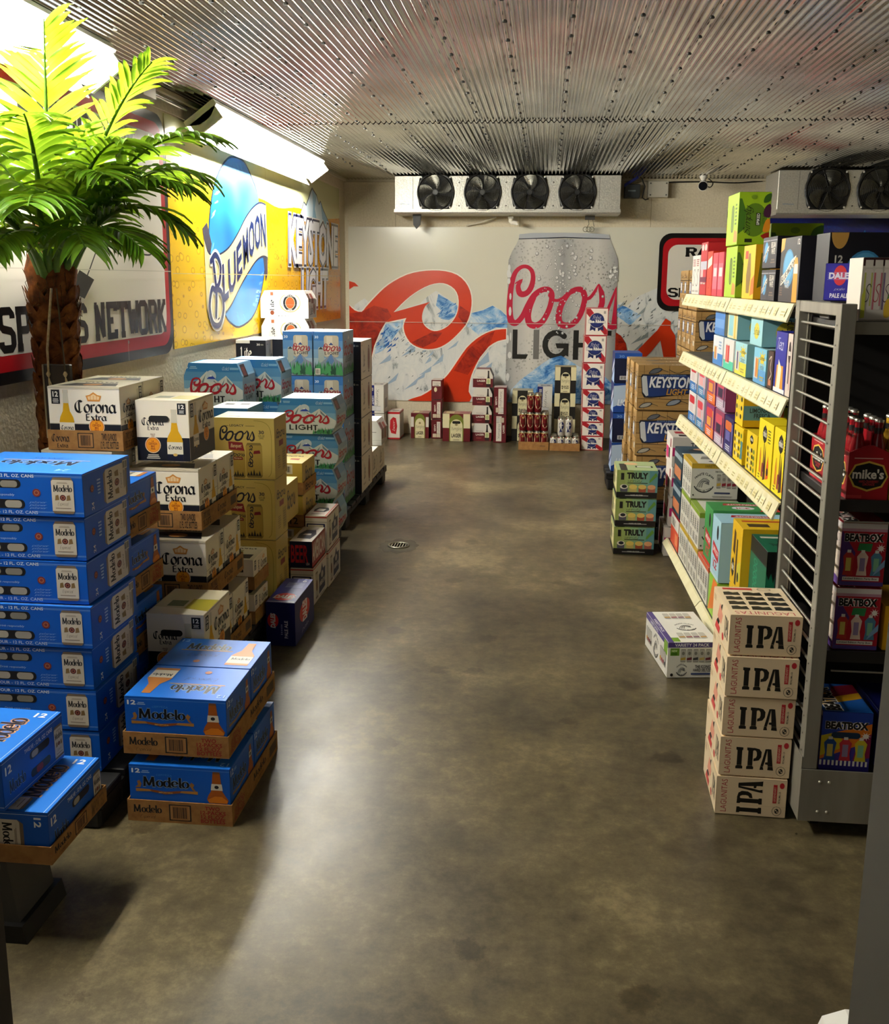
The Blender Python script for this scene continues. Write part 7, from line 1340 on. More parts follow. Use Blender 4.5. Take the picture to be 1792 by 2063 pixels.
# top shelf
ES_TOP = 1.428
a = Art(14, 20, 'd8d0c8')
for k in range(2): a.word('S', 1 + 6.4 * k, 4, 5, 9, '1c1a1c', 'pen'); lines(a, 1 + 6.4 * k, 14.5, 5, 4, 4, '8c3a3c'); a.R(1 + 6.4 * k, 1, 5, 1, 'a8a098')
simple('white_s', .12, .14, .19, 'd8d0c8', a); simple('white_s_pair', .12, .22, .19, 'd8d0c8', a)
a = Art(12, 25, 'b01e2a'); a.E(3, 22.6, 2.2, 1.6, 'd8c8c0', 12); a.E(8.6, 22.6, 2.2, 1.6, 'd8c8c0', 12); cans_row(a, 1, 5, 10, 10, ('d8b0b0', 'c23a44')); a.R(0, 12, 12, 4, 'b8b8c4'); a.R(0, 6, 12, 2.4, '6a1a3a'); simple('red_tall', .14, .17, .245, 'b01e2a', a)
a = Art(10, 20, 'c9344a'); a.R(1, 3, 8, 12, 'd86a7c'); a.R(2, 9, 6, 4, 'd8d0d0'); simple('red_short', .12, .12, .19, 'c9344a', a); a = Art(10, 20, 'd83a20'); a.P([(1, 12), (9, 14), (9, 18), (1, 16)], 'd8d4cc'); a.word('S', 3, 3, 4, 5, '1c1a1c', 'pen'); simple('red_orange', .12, .13, .2, 'd83a20', a)
LIME = '93b81e'
fr = Art(13, 20.5, LIME); fr.E(6.6, 9.6, 5.2, 6.6, '55781a', 24); fr.P([(0, 4), (2.6, 6), (3, 13), (1, 18), (0, 18)], '3f6a1c'); q = Art(20, 7); q.word('Simply', 0, 0, 20, 7, '14180c', 'script'); fr.A(q, 2, 3.4, 4, 12, 90); fr.R(7.2, 7.4, 1.8, 5, '14180c'); fr.T('SPIKED', 7.5, 7.6, 1.2, 4.6, 'e8e8e0', .02, rot=90); fr.word('limeade' if 0 else 'limade', 9.4, 8, 1.4, 5, '1c2410', 'pen', 90)
fr.P(cr([(10.4, 5), (13, 5.4), (13, 9.6), (11.6, 9.8), (10.6, 7.6)], 3, True), 'd88a1c'); fr.P(cr([(10.6, 11), (13, 10.8), (13, 15.6), (11.2, 15.2), (10.2, 13)], 3, True), '3a1430'); fr.P([(9.4, 3.4), (11.6, 4.6), (13, 4.8), (13, 2.2), (10.6, 2.2)], '9a2018'); fr.R(3, .8, 3, 1.4, '1c2410'); fr.P(cr([(10, 16.4), (12.6, 17), (13, 20), (10.6, 19)], 3, True), '2f5418'); fr.E(6, 18.6, 1.2, .9, '6a8c1c', 12)
lf = Art(23, 20.5, 'a6c62c'); lf.RR(9, 5, 5, 11, 2.2, '2c3c12'); lf.RR(9.8, 5.6, 3.4, 9.8, 1.6, '5f7c20'); lf.P([(15, 1), (22, 1), (22, 5), (16, 6)], 'c88a4a'); lines(lf, 16, 8, 4, 9, 6, '4f6a1c')
carton('lime', .127, .225, .205, LIME, fr, lf, left=lf, top=Art(12, 22, 'a4c42c'))
fr = Art(12, 20, 'e0a818'); fr.P([(1, 4), (5, 6), (5.6, 15), (2, 17)], '6a6a1c'); fr.R(4, 15, 5, 3, 'd83a24'); lf = Art(20, 20, 'e3bb20'); lf.P([(7, 2), (12, 2), (14, 9), (12, 17), (9, 17), (6, 9)], '7c5c18'); lf.R(3, 15, 5, 3, 'c9341c'); lf.P([(14, 1), (20, 2), (20, 9), (15, 7)], 'd8701c'); carton('yellow_tall', .125, .2, .2, 'e0a818', fr, lf, left=lf, top=Art(12, 20, 'd8b848'))
NB = '17161f'
def moon(a, x, y, w, h, beer=True):
    a.P(ell(x + .5 * w, y + .5 * h, .40 * w, .46 * h, n=22), '3c84b4'); a.P(ell(x + .5 * w, y + .56 * h, .32 * w, .36 * h, n=18), '55a0cc')
    a.P([(x, y + .30 * h), (x + .3 * w, y + .42 * h), (x + .7 * w, y + .70 * h), (x + w, y + .80 * h), (x + w, y + .58 * h), (x + .7 * w, y + .48 * h), (x + .3 * w, y + .2 * h), (x, y + .08 * h)], 'ddd6c8')
    a.T('BLUE MOON', x + .03 * w, y + .1 * h, .94 * w, .66 * h, '14141c', .03, warp=lambda u, v: (u, .04 + .72 * (u ** 1.1) + (v - .0) * .24))
fr = Art(18, 10.6, NB); lf = Art(20, 10.6, '1c1b26'); moon(lf, 1.4, 1.4, 7.4, 8); lf.R(0, 9.2, 20, .4, '8c8c94'); lf.R(9.9, 0, .5, 10.6, '050507'); lf.T('BELGIAN\nWHITE', 12, 4.6, 6.4, 4.2, 'd6d0c4', .03); lines(lf, 12, 1.6, 6.4, 1.8, 2, '6a5a4a'); carton('moon_six', .12, .2, .108, NB, fr, lf, left=lf, top=Art(12, 20, '22222c'))
fr = Art(14, 20.5, NB); lf = Art(24, 20.5, NB); moon(lf, 2, 4, 17, 13.4); lf.P([(17, 0), (22.6, 0), (22, 12), (21, 14), (18, 14), (17, 12)], 'd8921c'); lf.P([(17.4, 9), (22, 9), (21.6, 12), (17.8, 12)], 'e4dccc'); lf.T('BELGIAN\nWHITE', 7, 4.4, 6, 2.6, 'd8d2c6', .02); lf.P([(0, 20.5), (5, 20.5), (4, 17), (0, 16)], 'd09a3c'); lf.T('12', 20, 18, 2.6, 1.8, 'd8d2c6'); lines(lf, 1, 2, 4, 3, 4, '6a4a34'); carton('moon_twelve_side', .15, .24, .205, NB, fr, lf, left=lf, top=Art(14, 24, '2a2830'))
fr = Art(23.5, 24, '0e0e16'); fr.P(ell(3.6, 24, 3.2, 4.6, 180, 360, 12), 'c99a4a'); fr.T('12', 2.2, 15.4, 3, 2.2, 'e0dacc', .03); lines(fr, 2, 12.6, 3.8, 2, 2, '8a8678'); moon(fr, 4.4, 4.6, 18, 15); carton('moon_twelve', .18, .145, .24, '0e0e16', fr, Art(20, 24, '0e0e16'), top=Art(23, 20, '1c1c26'))
fr = Art(8.5, 10.4, '241f8c'); fr.E(4, 7, 1.8, 2.9, 'c9323a', 16); fr.T('DALES', 1, 6, 6.4, 1.9, 'e8e4ec', .05); [fr.R(.6, 5.8 + .5 * k, 7.2, .1, '8a88d0') for k in range(5)]; fr.word('pale', 2.6, 2.6, 3, .9, 'd8d4e8', 'pen'); fr.T('PALE ALE', 1.6, .6, 5, 1.3, 'e4e0ec', .03); rt = Art(7, 10.4, '131360'); barcode(rt, 2.4, 4.4, 3.8, 4, 'b4b0b4', '20202c', 1); lines(rt, .8, 2, 1, 7, 7, '6a68a8'); rt.K(arc(4, 2.6, 1, 1, 0, 360, 8), '8a88c0', .3); carton('dales_six', .088, .08, .104, '241f8c', fr, rt, top=Art(8, 7, '2a2a8c'))
fr = Art(9, 17, 'd8d2c6'); fr.R(0, 14.8, 9, 2.2, '3a1c1c')
for k, c in enumerate(('c8cc6a', 'c9707c', '7c6a8a')): x = .6 + 2.7 * k; fr.RR(x, 3, 2.4, 11, .8, 'e4dcd2'); fr.R(x, 3, .5, 10, c); fr.R(x + 1.9, 4, .4, 9, c); fr.word('S', x + .2, 5, 2, 5, ['2c3420', 'b02c38', '3a2440'][k], 'pen'); fr.R(x, 14.4, 2.2, 2, 'e8e2d6')
fr.P(cr([(7, 1), (8.6, 1.4), (8.6, 5), (7.6, 6), (6.8, 4)], 3, True), 'd8b43c'); fr.P([(7.4, 6), (8.8, 6.4), (8.2, 8.4)], '5f8a3c'); fr.P([(.2, .6), (1.4, .8), (1.2, 9), (.3, 7)], 'c8cc4a'); fr.R(0, 0, 9, .4, 'a8a094'); carton('sss', .085, .12, .165, 'd8d2c6', fr, Art(12, 16, 'd0c8bc'), top=Art(9, 12, 'd0c8bc'))
fr = Art(15, 17, 'c9c0b0'); fr.R(0, 15, 15, 2, '3a2220'); fr.T('CANS', 4, 15.3, 3.4, 1.3, 'e4dccc', .02); fr.RR(2, 1.6, 11, 13, 1, 'b9b0a0'); fr.T('SCARLET', 2.6, 12.4, 9, 1.3, '2a2620', .02); lines(fr, 2.8, 11.4, 8, .8, 1, '2a2620'); fr.K([(p[0], p[1], .75) for p in cr([(12, 10.6), (9, 10.8), (5, 9), (5.6, 7.8), (9, 7.4), (10.6, 6.6), (9, 5.4), (5, 5.2), (2.4, 5.6)], 5)], '16180f'); fr.T('4.3', 5, 3.4, 3.4, 1.4, '8a8478'); fr.K(arc(2, 1.6, 1.1, 1.1, 0, 360, 12), '2a2620', .2); fr.R(4.6, .9, 7, 1.3, '2a2620'); fr.T('4g SUGARS', 5, 1.1, 6, .9, 'd8d0c0'); fr.P([(0, 5), (1.6, 6), (1.6, 9.4), (0, 9)], '2f8a3c'); carton('scarlet', .15, .2, .165, 'c9c0b0', fr, Art(20, 17, 'bfb6a6'), top=Art(15, 20, '4a2a26'))
T_ = LEV[0]
fr = Art(20, 27, 'a3824c'); planks(fr, 20, 27, 4, 3)
shelf_box('white_s_pair', 'box', 'white drink carton with black curved mark at the far end of the top shelf', 4.86, T_)
shelf_box('red_tall', 'box', 'tall red drink carton with three round seals on the top shelf', 4.68, T_); shelf_box('red_orange', 'box', 'orange red drink carton in front of the tall red one', 4.54, T_); shelf_box('red_short', 'box', 'pink and red drink carton beside the lower lime carton', 4.41, T_); shelf_box('red_short', 'box', 'pink and red drink carton just behind the lower lime carton', 4.285, T_)
shelf_box('lime', 'box', 'lime green carton with green apple print, lower of the two', 4.02, T_); shelf_box('lime', 'box', 'lime green carton with green apple print, on top of its twin', 4.045, T_ + .2065)
shelf_box('yellow_tall', 'box', 'yellow and orange drink carton between the lime and black cartons', 3.70, T_); shelf_box('yellow_tall', 'box', 'yellow and orange drink carton next to the small black cartons', 3.605, T_, x=.875)
shelf_box('moon_six', 'box', 'small black carton with blue globe, lower of the pair', 3.39, T_); shelf_box('moon_six', 'box', 'small black carton with blue globe, upper of the pair', 3.395, T_ + .109)
shelf_box('moon_twelve_side', 'box', 'large black carton with blue globe and beer glass facing the aisle', 3.10, T_)
for k in range(3): put('moon_twelve', 'drink_carton', 'black twelve bottle carton with blue globe, %s of three on the end rack' % ['first', 'middle', 'last'][k], 'box', .787 + .1815 * k, 2.913, ES_TOP + .0006, 'black twelve bottle cartons')
put('lime', 'drink_carton', 'lime green carton lying behind the black twelve bottle cartons', 'box', .945, 4.22, T_ + .0006, rz=RZ) .scale = (1.7, 1, 1.48)
put('dales_six', 'drink_carton', 'small bright blue carton with red oval and barcode side on the end rack', 'box', .770, 2.80, ES[0] + .0495, rz=-.48)
m = MB(); m.box(-.046, .046, -.046, .046, 0, .0485, mat('2a2722', .6)); o = link('riser', m.mesh('riser'), None, (.816, 2.84, ES[0] + .0006)); tag(o, 'dark riser block under the small bright blue carton', 'riser')
put('sss', 'drink_carton', 'white carton with three curved can prints on the end rack', 'box', .80, 2.64, ES[0] + .0006); put('scarlet', 'drink_carton', 'large beige carton with black curved mark on the end rack', 'box', .888, 2.62, ES[0] + .0006)
# second shelf
def spl(kind, w, d, h, sky_, low, cans_, word, wcol):
    a = Art(d * 100, h * 100, sky_); W, H = d * 100, h * 100; a.R(0, 0, W, H * .4, low); a.E(W * .68, H * .72, W * .17, H * .14, 'e0c838', 14)
    for k in range(8): a.K([(W * .68 + W * .19 * math.cos(k * PI / 4), H * .72 + H * .16 * math.sin(k * PI / 4)), (W * .68 + W * .26 * math.cos(k * PI / 4), H * .72 + H * .22 * math.sin(k * PI / 4))], 'e0c838', W * .03)
    a.word(word, W * .5, H * .68, W * .4, H * .13, wcol, 'script'); cans_row(a, W * .08, H * .12, W * .34, H * .62, cans_, 'd8d4c8'); lines(a, W * .52, H * .42, W * .36, H * .12, 3, '4a6a74'); lines(a, W * .52, H * .1, W * .36, H * .16, 2, 'a89a50')
    f = Art(w * 100, h * 100, '7fb4bc'); f.E(w * 50, h * 55, w * 26, h * 30, 'c9b84a', 14); q = Art(20, 7); q.word(word, 0, 0, 20, 7, wcol, 'script'); f.A(q, w * 30, h * 8, w * 40, h * 80, 90)
    carton(kind, w, d, h, sky_, f, a, left=a, top=Art(10, 10, 'a8ccd0'))
spl('surf_blue', .13, .19, .128, '7cc0dc', '5a9cd0', ('d8d2c4', 'd87a3c', 'e0a848'), 'Surfside', '1c2a34'); spl('surf_yellow', .13, .21, .128, '9ccfd8', 'd8d24a', ('e0dace', '5a4a7a', 'd8d4c8'), 'Surfside', '1c2a34')
f = Art(20, 11, '7fb4bc'); f.E(9, 5.4, 4.4, 4.4, 'c9b43c', 16); q = Art(20, 7); q.word('Surfside', 0, 0, 20, 7, '14181c', 'script'); f.A(q, 6.6, .8, 5, 9.6, 90); f.T('PACK', 16, 3, 2, 4, '2c5a74', rot=90); a = Art(19, 11, '9cd0d8'); a.E(10, 5.6, 4, 3.2, 'd8c848', 14); a.word('Surfside', 5, 4, 10, 3, '2a3a30', 'script'); a2 = Art(19, 11, 'd8d0a0'); a2.R(2, 1, 9, 9, '8ac4cc'); a2.R(13, 0, 3, 11, 'd8b84a'); carton('surf_end', .2, .19, .105, '7fb4bc', f, a, left=a, top=Art(10, 10, 'a8ccd0')); carton('surf_end_b', .2, .19, .105, '7fb4bc', f, a2, left=a2, top=Art(10, 10, 'a8ccd0'))
a = Art(22, 12, '3f7cc4'); a.R(1, 3, 20, 4, '6a9cd8'); simple('sky_pack', .13, .22, .118, '4c88cc', a, Art(13, 12, '9a988c')); a = Art(22, 12.4, 'd6dae0'); a.R(0, 0, 22, 5, '3c80c8'); cans_row(a, 3, 2, 8, 6, ('d8b040', 'd8742c', 'e0d8cc')); lines(a, 13, 7, 6, 4, 3, '8aa4c4'); simple('sky_white', .13, .22, .128, 'd6dae0', a, topc='b4cce0'); a = Art(20, 12.4, 'dcd8d4'); a.R(0, 0, 20, 3.6, '4cc0a0'); cans_row(a, 4, 2.4, 8, 8, ('d85a50', 'c83a3a'), 'c8c4c0'); simple('mint_white', .13, .20, .128, 'dcd8d4', a, topc='b8d8d4')
a = Art(8, 13, '3a2620'); a.K(cr([(2, 10), (5, 11), (4, 7), (6, 5), (3, 3)], 4), 'd8c8b4', .6); a.R(2, 1, 4, 2, 'b8704a'); simple('brown_small', .1, .075, .13, '3a2620', a); a = Art(14, 20, '121c8c'); a.word('Twistea' if 0 else 'Tea', 2, 14, 8, 4, 'e0e4f0', 'script'); a.P([(2, 0), (12, 0), (11, 9), (3, 9)], 'd8942c'); a.P([(3.4, 1), (8, 1), (9, 8), (5, 11)], 'e8e0c8'); a.R(0, 0, 14, 1.4, 'e0e0e4'); simple('blue_tea', .1, .145, .2, '121c8c', a, Art(10, 20, '0d1478')); a = Art(12, 20, 'd6c6bc')
for k in range(2): a.E(3.2 + 5.4 * k, 14, 1.8, 3.6, '2c1c1c', 12); a.R(2.6 + 5.4 * k, 4, 1.2, 8, '3a2424'); a.R(1.8 + 5.4 * k, 13, 2.8, 1.4, 'd8d0c8'); a.R(4.4 + 5.4 * k, 2, .8, 9, 'c99088')
simple('cream_pair', .1, .11, .2, 'd6c6bc', a, topc='8a2a24')
T_ = LEV[1]
shelf_box('sky_pack', 'box', 'plain sky blue carton on top at the far end of the second shelf', 4.18, T_ + .129); shelf_box('sky_white', 'box', 'white carton with blue base and can print, far end of the second shelf', 4.19, T_)
shelf_box('mint_white', 'box', 'white and mint carton with red can print on the second shelf', 3.97, T_); shelf_box('surf_yellow', 'box', 'pale blue and yellow sun carton, upright on the second shelf', 3.735, T_); shelf_box('surf_blue', 'box', 'pale blue sun carton with orange can print, upright on the second shelf', 3.43, T_)
shelf_box('surf_end_b', 'box', 'pale blue sun carton lying on the mint and yellow cartons', 3.93, T_ + .129); shelf_box('surf_end', 'box', 'pale blue sun carton lying on the upright pale blue carton', 3.515, T_ + .129)
shelf_box('brown_small', 'box', 'small dark brown carton between the pale blue and deep blue ones', 3.335, T_); shelf_box('blue_tea', 'box', 'deep blue carton with amber glass print on the second shelf', 3.175, T_); shelf_box('cream_pair', 'box', 'cream carton with dark spoon shapes beside the far ladder post', 3.062, T_)
# third shelf
def popcan(kind, w, d, h, top_, low, oval, acc):
    W, H = d * 100, h * 100; a = Art(W, H, top_); a.R(0, 0, W, H * .3, low); a.RR(W * .1, H * .62, W * .7, H * .26, H * .1, oval); a.R(W * .16, H * .34, W * .5, H * .26, acc); a.R(W * .8, H * .1, W * .1, H * .75, acc); lines(a, W * .14, H * .06, W * .6, H * .18, 3, 'c8c8d0'); simple(kind, w, d, h, top_, a, Art(w * 100, h * 100, top_), low)
popcan('pop_rwb', .11, .21, .15, 'd4d0cc', '1464a8', 'b81c2c', 'c8b8b8'); popcan('pop_clear', .1, .2, .15, 'b8b4bc', '3a78a8', 'c83a4a', 'd89a9c'); popcan('pop_orange', .1, .2, .15, '7a2c6c', 'd8642c', 'c93a3c', 'd8943c'); popcan('pop_pink', .1, .2, .15, '8c3a5c', 'b8a0b4', 'c8485c', '2c1c3c'); popcan('pop_navy', .1, .18, .15, '1c1650', '2a2468', 'c8642c', '5a5898')
def mikes(a, x, y, w, h, c='14120f'):
    a.P([(x, y + .5 * h), (x + .14 * w, y + .8 * h), (x + .5 * w, y + h), (x + .86 * w, y + .8 * h), (x + w, y + .5 * h), (x + .86 * w, y + .2 * h), (x + .5 * w, y), (x + .14 * w, y + .2 * h)], c); a.T("mike's", x + .12 * w, y + .36 * h, .76 * w, .38 * h, 'e8e2d2', .02)
YW = 'e4c314'
f = Art(19, 18.5, 'cfa414'); f.R(0, 3, 19, 6.6, '5f8c8c'); mikes(f, 1.4, 10, 11.6, 8, '15120e'); f.T('VARIETY PACK', 4, 11, 6.6, 1.2, 'c8a83c'); f.T('LIMONADA\nFRESCA', 2.4, 4, 9.6, 4.6, '26302c', .02)
for k in range(3): can(f, 13.6 + 1.9 * k, 4, 1.7, 8, ['a8501c', '6a7a2c', '8a5a2c'][k], '5a4a2a'); f.E(14.4 + 1.9 * k, 10, .8, 1, '14120f', 8)
a = Art(14, 18.5, YW)
for k in range(10): a.E(2 + (k % 3) * 4 + rj.uniform(-.6, .6), 4 + (k // 3) * 4, 1.5, 1.2, ['3a3420', 'c8b060', '1a1810'][k % 3], 8)
carton('mikes_variety', .19, .14, .158, 'cfa414', f, a, left=a, top=Art(19, 14, 'd8b838'))
a2 = Art(17, 14, YW); 
for k in range(16): a2.E(2.4 + (k % 4) * 3.6 + rj.uniform(-.6, .6), 2.6 + (k // 4) * 2.8, 1.3, 1, ['3a3420', 'd8cfa0', '1a1810', '5a7a30'][k % 4], 8)
a2.R(13.6, 2, 3, 7, '4a8490'); simple('mikes_dotted', .1, .17, .14, YW, a2, Art(10, 14, 'd8b414')); a2 = Art(17, 15, YW); mikes(a2, 5, 10.6, 6, 3.6)
for k in range(16): a2.E(3 + (k % 4) * 3.4 + rj.uniform(-.6, .6), 1.6 + (k // 4) * 2.3, 1.2, .9, ['3a3420', 'd8cfa0', '1a1810', '5a7a30'][k % 4], 8)
simple('mikes_dotted_tall', .1, .17, .15, YW, a2, Art(10, 15, 'd8b414'))
a3 = Art(20, 22, 'ecd41c'); mikes(a3, 5.4, 14, 6.6, 6.6); a3.P([(8, 4), (9.6, 4), (9.2, 14), (8.4, 14)], '4a2410'); lines(a3, 13, 15, 4, 5, 5, '6a641c'); a3.P([(3, 3), (5.6, 3), (5.2, 9), (4.6, 12), (4, 12), (3.4, 9)], 'c8741c'); a3.P([(9, 1), (12.4, 2), (12, 8), (10.8, 14), (9.8, 8)], '3a140c'); a3.P([(13, 2), (16.4, 3), (16.2, 7), (15, 11), (13.6, 7)], 'd8501c'); a3.E(14.8, 5, 1.3, 1.4, '1a1410', 10); a3.P([(6.4, 2), (8.8, 2), (8.6, 7), (7, 7)], '8a2a34'); lines(a3, 2, 1, 3, 2, 2, '6a641c'); simple('mikes_bottles', .12, .205, .22, 'ecd41c', a3, Art(12, 22, 'd8bc18'))
T_ = LEV[2]
for k in range(2):
    u = ['lower', 'upper'][k]; zt = T_ + .151 * k
    shelf_box('pop_rwb', 'box', 'white carton with red oval and blue base, %s at the far end of third shelf' % u, 4.76, zt); shelf_box('pop_clear', 'box', 'grey and blue can carton with red oval, %s on the third shelf' % u, 4.535, zt); shelf_box('pop_orange', 'box', 'purple and orange can carton, %s on the third shelf' % u, 4.29, zt); shelf_box('pop_pink', 'box', 'pink and grey can carton, %s on the third shelf' % u, 4.07, zt)
shelf_box('pop_navy', 'box', 'dark navy carton beside the yellow cartons on the third shelf', 3.88, T_); shelf_box('mikes_dotted', 'box', 'low yellow carton with dotted fruit print under the variety carton', 3.70, T_); shelf_box('mikes_variety', 'box', 'yellow variety carton with black oval and teal band', 3.73, T_ + .1415); shelf_box('mikes_dotted_tall', 'box', 'yellow carton with fruit dots and small black oval', 3.475, T_)
shelf_box('mikes_bottles', 'box', 'bright yellow bottle carton with black oval, farther of the two', 3.262, T_); shelf_box('mikes_bottles', 'box', 'bright yellow bottle carton with black oval, nearer of the two', 3.033 + .02, T_, x=.756)
for k in range(2): put('mikes_dotted', 'drink_carton', 'yellow carton lying behind the bright bottle cartons, %s' % ['lower', 'upper'][k], 'box', .885, 3.2, T_ + .0006 + .1415 * k)
# bottom shelf
T_ = LEV[3]
def ice(kind, col, band, h):
    a = Art(18, h * 100, col); H = h * 100; a.E(12, H * .78, 2, 3.2, '101014', 14); a.P([(3, H * .36), (16, H * .3), (16, H * .5), (3, H * .58)], 'b81c2a'); a.T('SMIRNOFF', 4, H * .37, 11, H * .14, 'e8dcd8', .02, warp=lambda u, v: (u, v * .7 + .3 * (1 - u))); a.T('ICE', 5.4, H * .14, 8, H * .16, 'c03040', .03); a.P(ell(9, H * .14, 5, H * .12, n=14), 'd8dce0') if 0 else None; a.R(0, 0, 18, H * .06, band)
    t = Art(29, 18, col); t.P([(6, 11), (24, 10.6), (23, 14.6), (7, 15)], 'a81a26'); t.T('SMIRNOFF', 8, 11.6, 14, 2.4, 'e0d4d0', .02, rot=180); t.E(14, 6, 5, 3, 'd0d0d0', 14); t.T('ICE', 11, 4.6, 6, 2.6, 'a82030', .03); t.P([(20, 0), (29, 0), (29, 7), (23, 6)], band)
    carton(kind, .29, .18, h, col, Art(29, h * 100, col), a, left=a, top=t)
ice('ice_pale', '9cc4d4', 'b8d0d8', .262); ice('ice_green', '3c8a4a', 'c83a2a', .262)
f = Art(27, 25, 'd8b01c'); f.R(5, 17, 6, 4, '3a2a14'); mikes(f, 14, 15, 10, 6); a = Art(18, 25, 'd8ac14'); mikes(a, 1.4, 2.6, 5.6, 8); a.P([(8, 1), (11, 1), (11, 19), (9, 19)], '2a1c10'); a.P([(11.6, 3), (17, 4), (17, 12), (12, 10)], 'c8c040'); a.E(13.6, 5, 1.6, 2, '2a2014', 10); a.P([(3, 13), (7, 12), (7, 21), (4, 22)], '4a3010'); t = Art(27, 18, 'dcb424'); t.R(3, 4, 8, 5, '4a3820'); mikes(t, 15, 3, 10, 7); t.R(2, 12, 22, 2, 'b83a24'); carton('mikes_case', .27, .18, .255, 'd8b01c', f, a, left=a, top=t)
f = Art(17, 25, '0f1210'); f.R(0, 0, 17, 17, '11694a'); f.T('IMPERIAL\nIPA', 4, 19.6, 9, 3.4, 'b8b4a4', .02)
for k in range(10): f.P([(1.7 * k, 17), (1.7 * k + 1.6, 17), (1.7 * k + .8, 14.6 - (k % 2))], '0f1210')
f.E(12, 9, 4, 4.6, '3a3a30', 14); f.R(8.4, 10.4, 7, 3, 'a87a3c'); a = Art(25, 25, '0f5a40'); a.R(0, 19, 25, 6, '101412'); q = Art(20, 6); q.T('VOODOO', 0, 0, 20, 6, '1f8a68', .02); a.A(q, 6, 4, 6, 14, 90); t = Art(17, 25, '155a40'); t.T('IMPERIAL\nIPA', 3, 8, 11, 8, '0a100c', .03, rot=180); t.R(2, 19, 12, 2.4, 'b8b4a4'); carton('dark_green', .17, .25, .25, '0f1210', f, a, left=a, top=t)
WCR = Art(23, 18)
tp = Art(23, 27, 'c9c5ba'); tp.R(0, 0, 3, 27, 'c85a3c'); carton('wc_coral', .23, .27, .18, 'bcb8ae', wc_front(23, 18, 'c85a3c', 'VARIETY PACK 3'), wc_side(27, 18, 'c85a3c'), top=tp)
for k, kd in enumerate(('seltzer_red', 'seltzer_navy', 'seltzer_navy')): shelf_box(kd, 'box', '%s seltzer carton, %s of the far column on the bottom shelf' % (['red and white', 'navy', 'navy'][k], ['bottom', 'middle', 'top'][k]), 5.06, T_ + .181 * k, name='seltzer_carton')
for k, kd in enumerate(('wc_gold', 'wc_green', 'wc_gold')): shelf_box(kd, 'box', 'white seltzer carton with %s band, %s of the column next to the navy one' % (['yellow', 'green', 'yellow'][k], ['bottom', 'middle', 'top'][k]), 4.765, T_ + .181 * k, name='seltzer_carton')
for k, kd in enumerate(('wc_gold', 'wc_green')): shelf_box(kd, 'box', 'white seltzer carton with %s band, %s of the two-high column on bottom shelf' % (['yellow', 'green'][k], ['lower', 'upper'][k]), 4.485, T_ + .181 * k, name='seltzer_carton')
shelf_box('wc_coral', 'box', 'white seltzer carton with coral band beside the two-high column', 4.205, T_, name='seltzer_carton')
for k in range(4): put(['seltzer_pink', 'seltzer_pink', 'seltzer_pink', 'seltzer_pink'][k], 'seltzer_carton', 'white and pink seltzer carton, %s of the floor stack at the rack end' % ords(4)[3 - k], 'box', .71 + [-.02, .0, .004, .0][k], 5.40 + .0, .1712 * k, 'white and pink seltzer cartons')
shelf_box('mikes_dotted', 'box', 'low yellow carton under the green frozen drink carton', 4.02 + .0, T_) if 0 else None
a = Art(18, 17, '8ab83c'); a.P([(0, 0), (18, 6), (18, 17), (9, 17)], 'd8742c'); simple('citrus', .29, .18, .172, '8ab83c', a)
shelf_box('citrus', 'box', 'green and orange carton low on the bottom shelf by the cream stack', 4.0, T_); shelf_box('ice_pale', 'box', 'pale blue carton with red ribbon on the bottom shelf, nearer', 3.995, T_ + .1735); shelf_box('ice_green', 'box', 'green carton with red ribbon just behind the pale blue one', 4.18, T_ + .1825) .location.z = T_ + .183
shelf_box('mikes_case', 'box', 'yellow bottle case with black oval, upper, by the dark green carton', 3.60, T_ + .2565); shelf_box('mikes_case', 'box', 'yellow bottle case with black oval, lower, behind the cream stack', 3.60, T_)
shelf_box('dark_green', 'box', 'dark green and black carton, upper, next to the far ladder post', 3.33, T_ + .2515, x=.775); shelf_box('dark_green', 'box', 'dark green and black carton, lower, next to the far ladder post', 3.33, T_, x=.775)
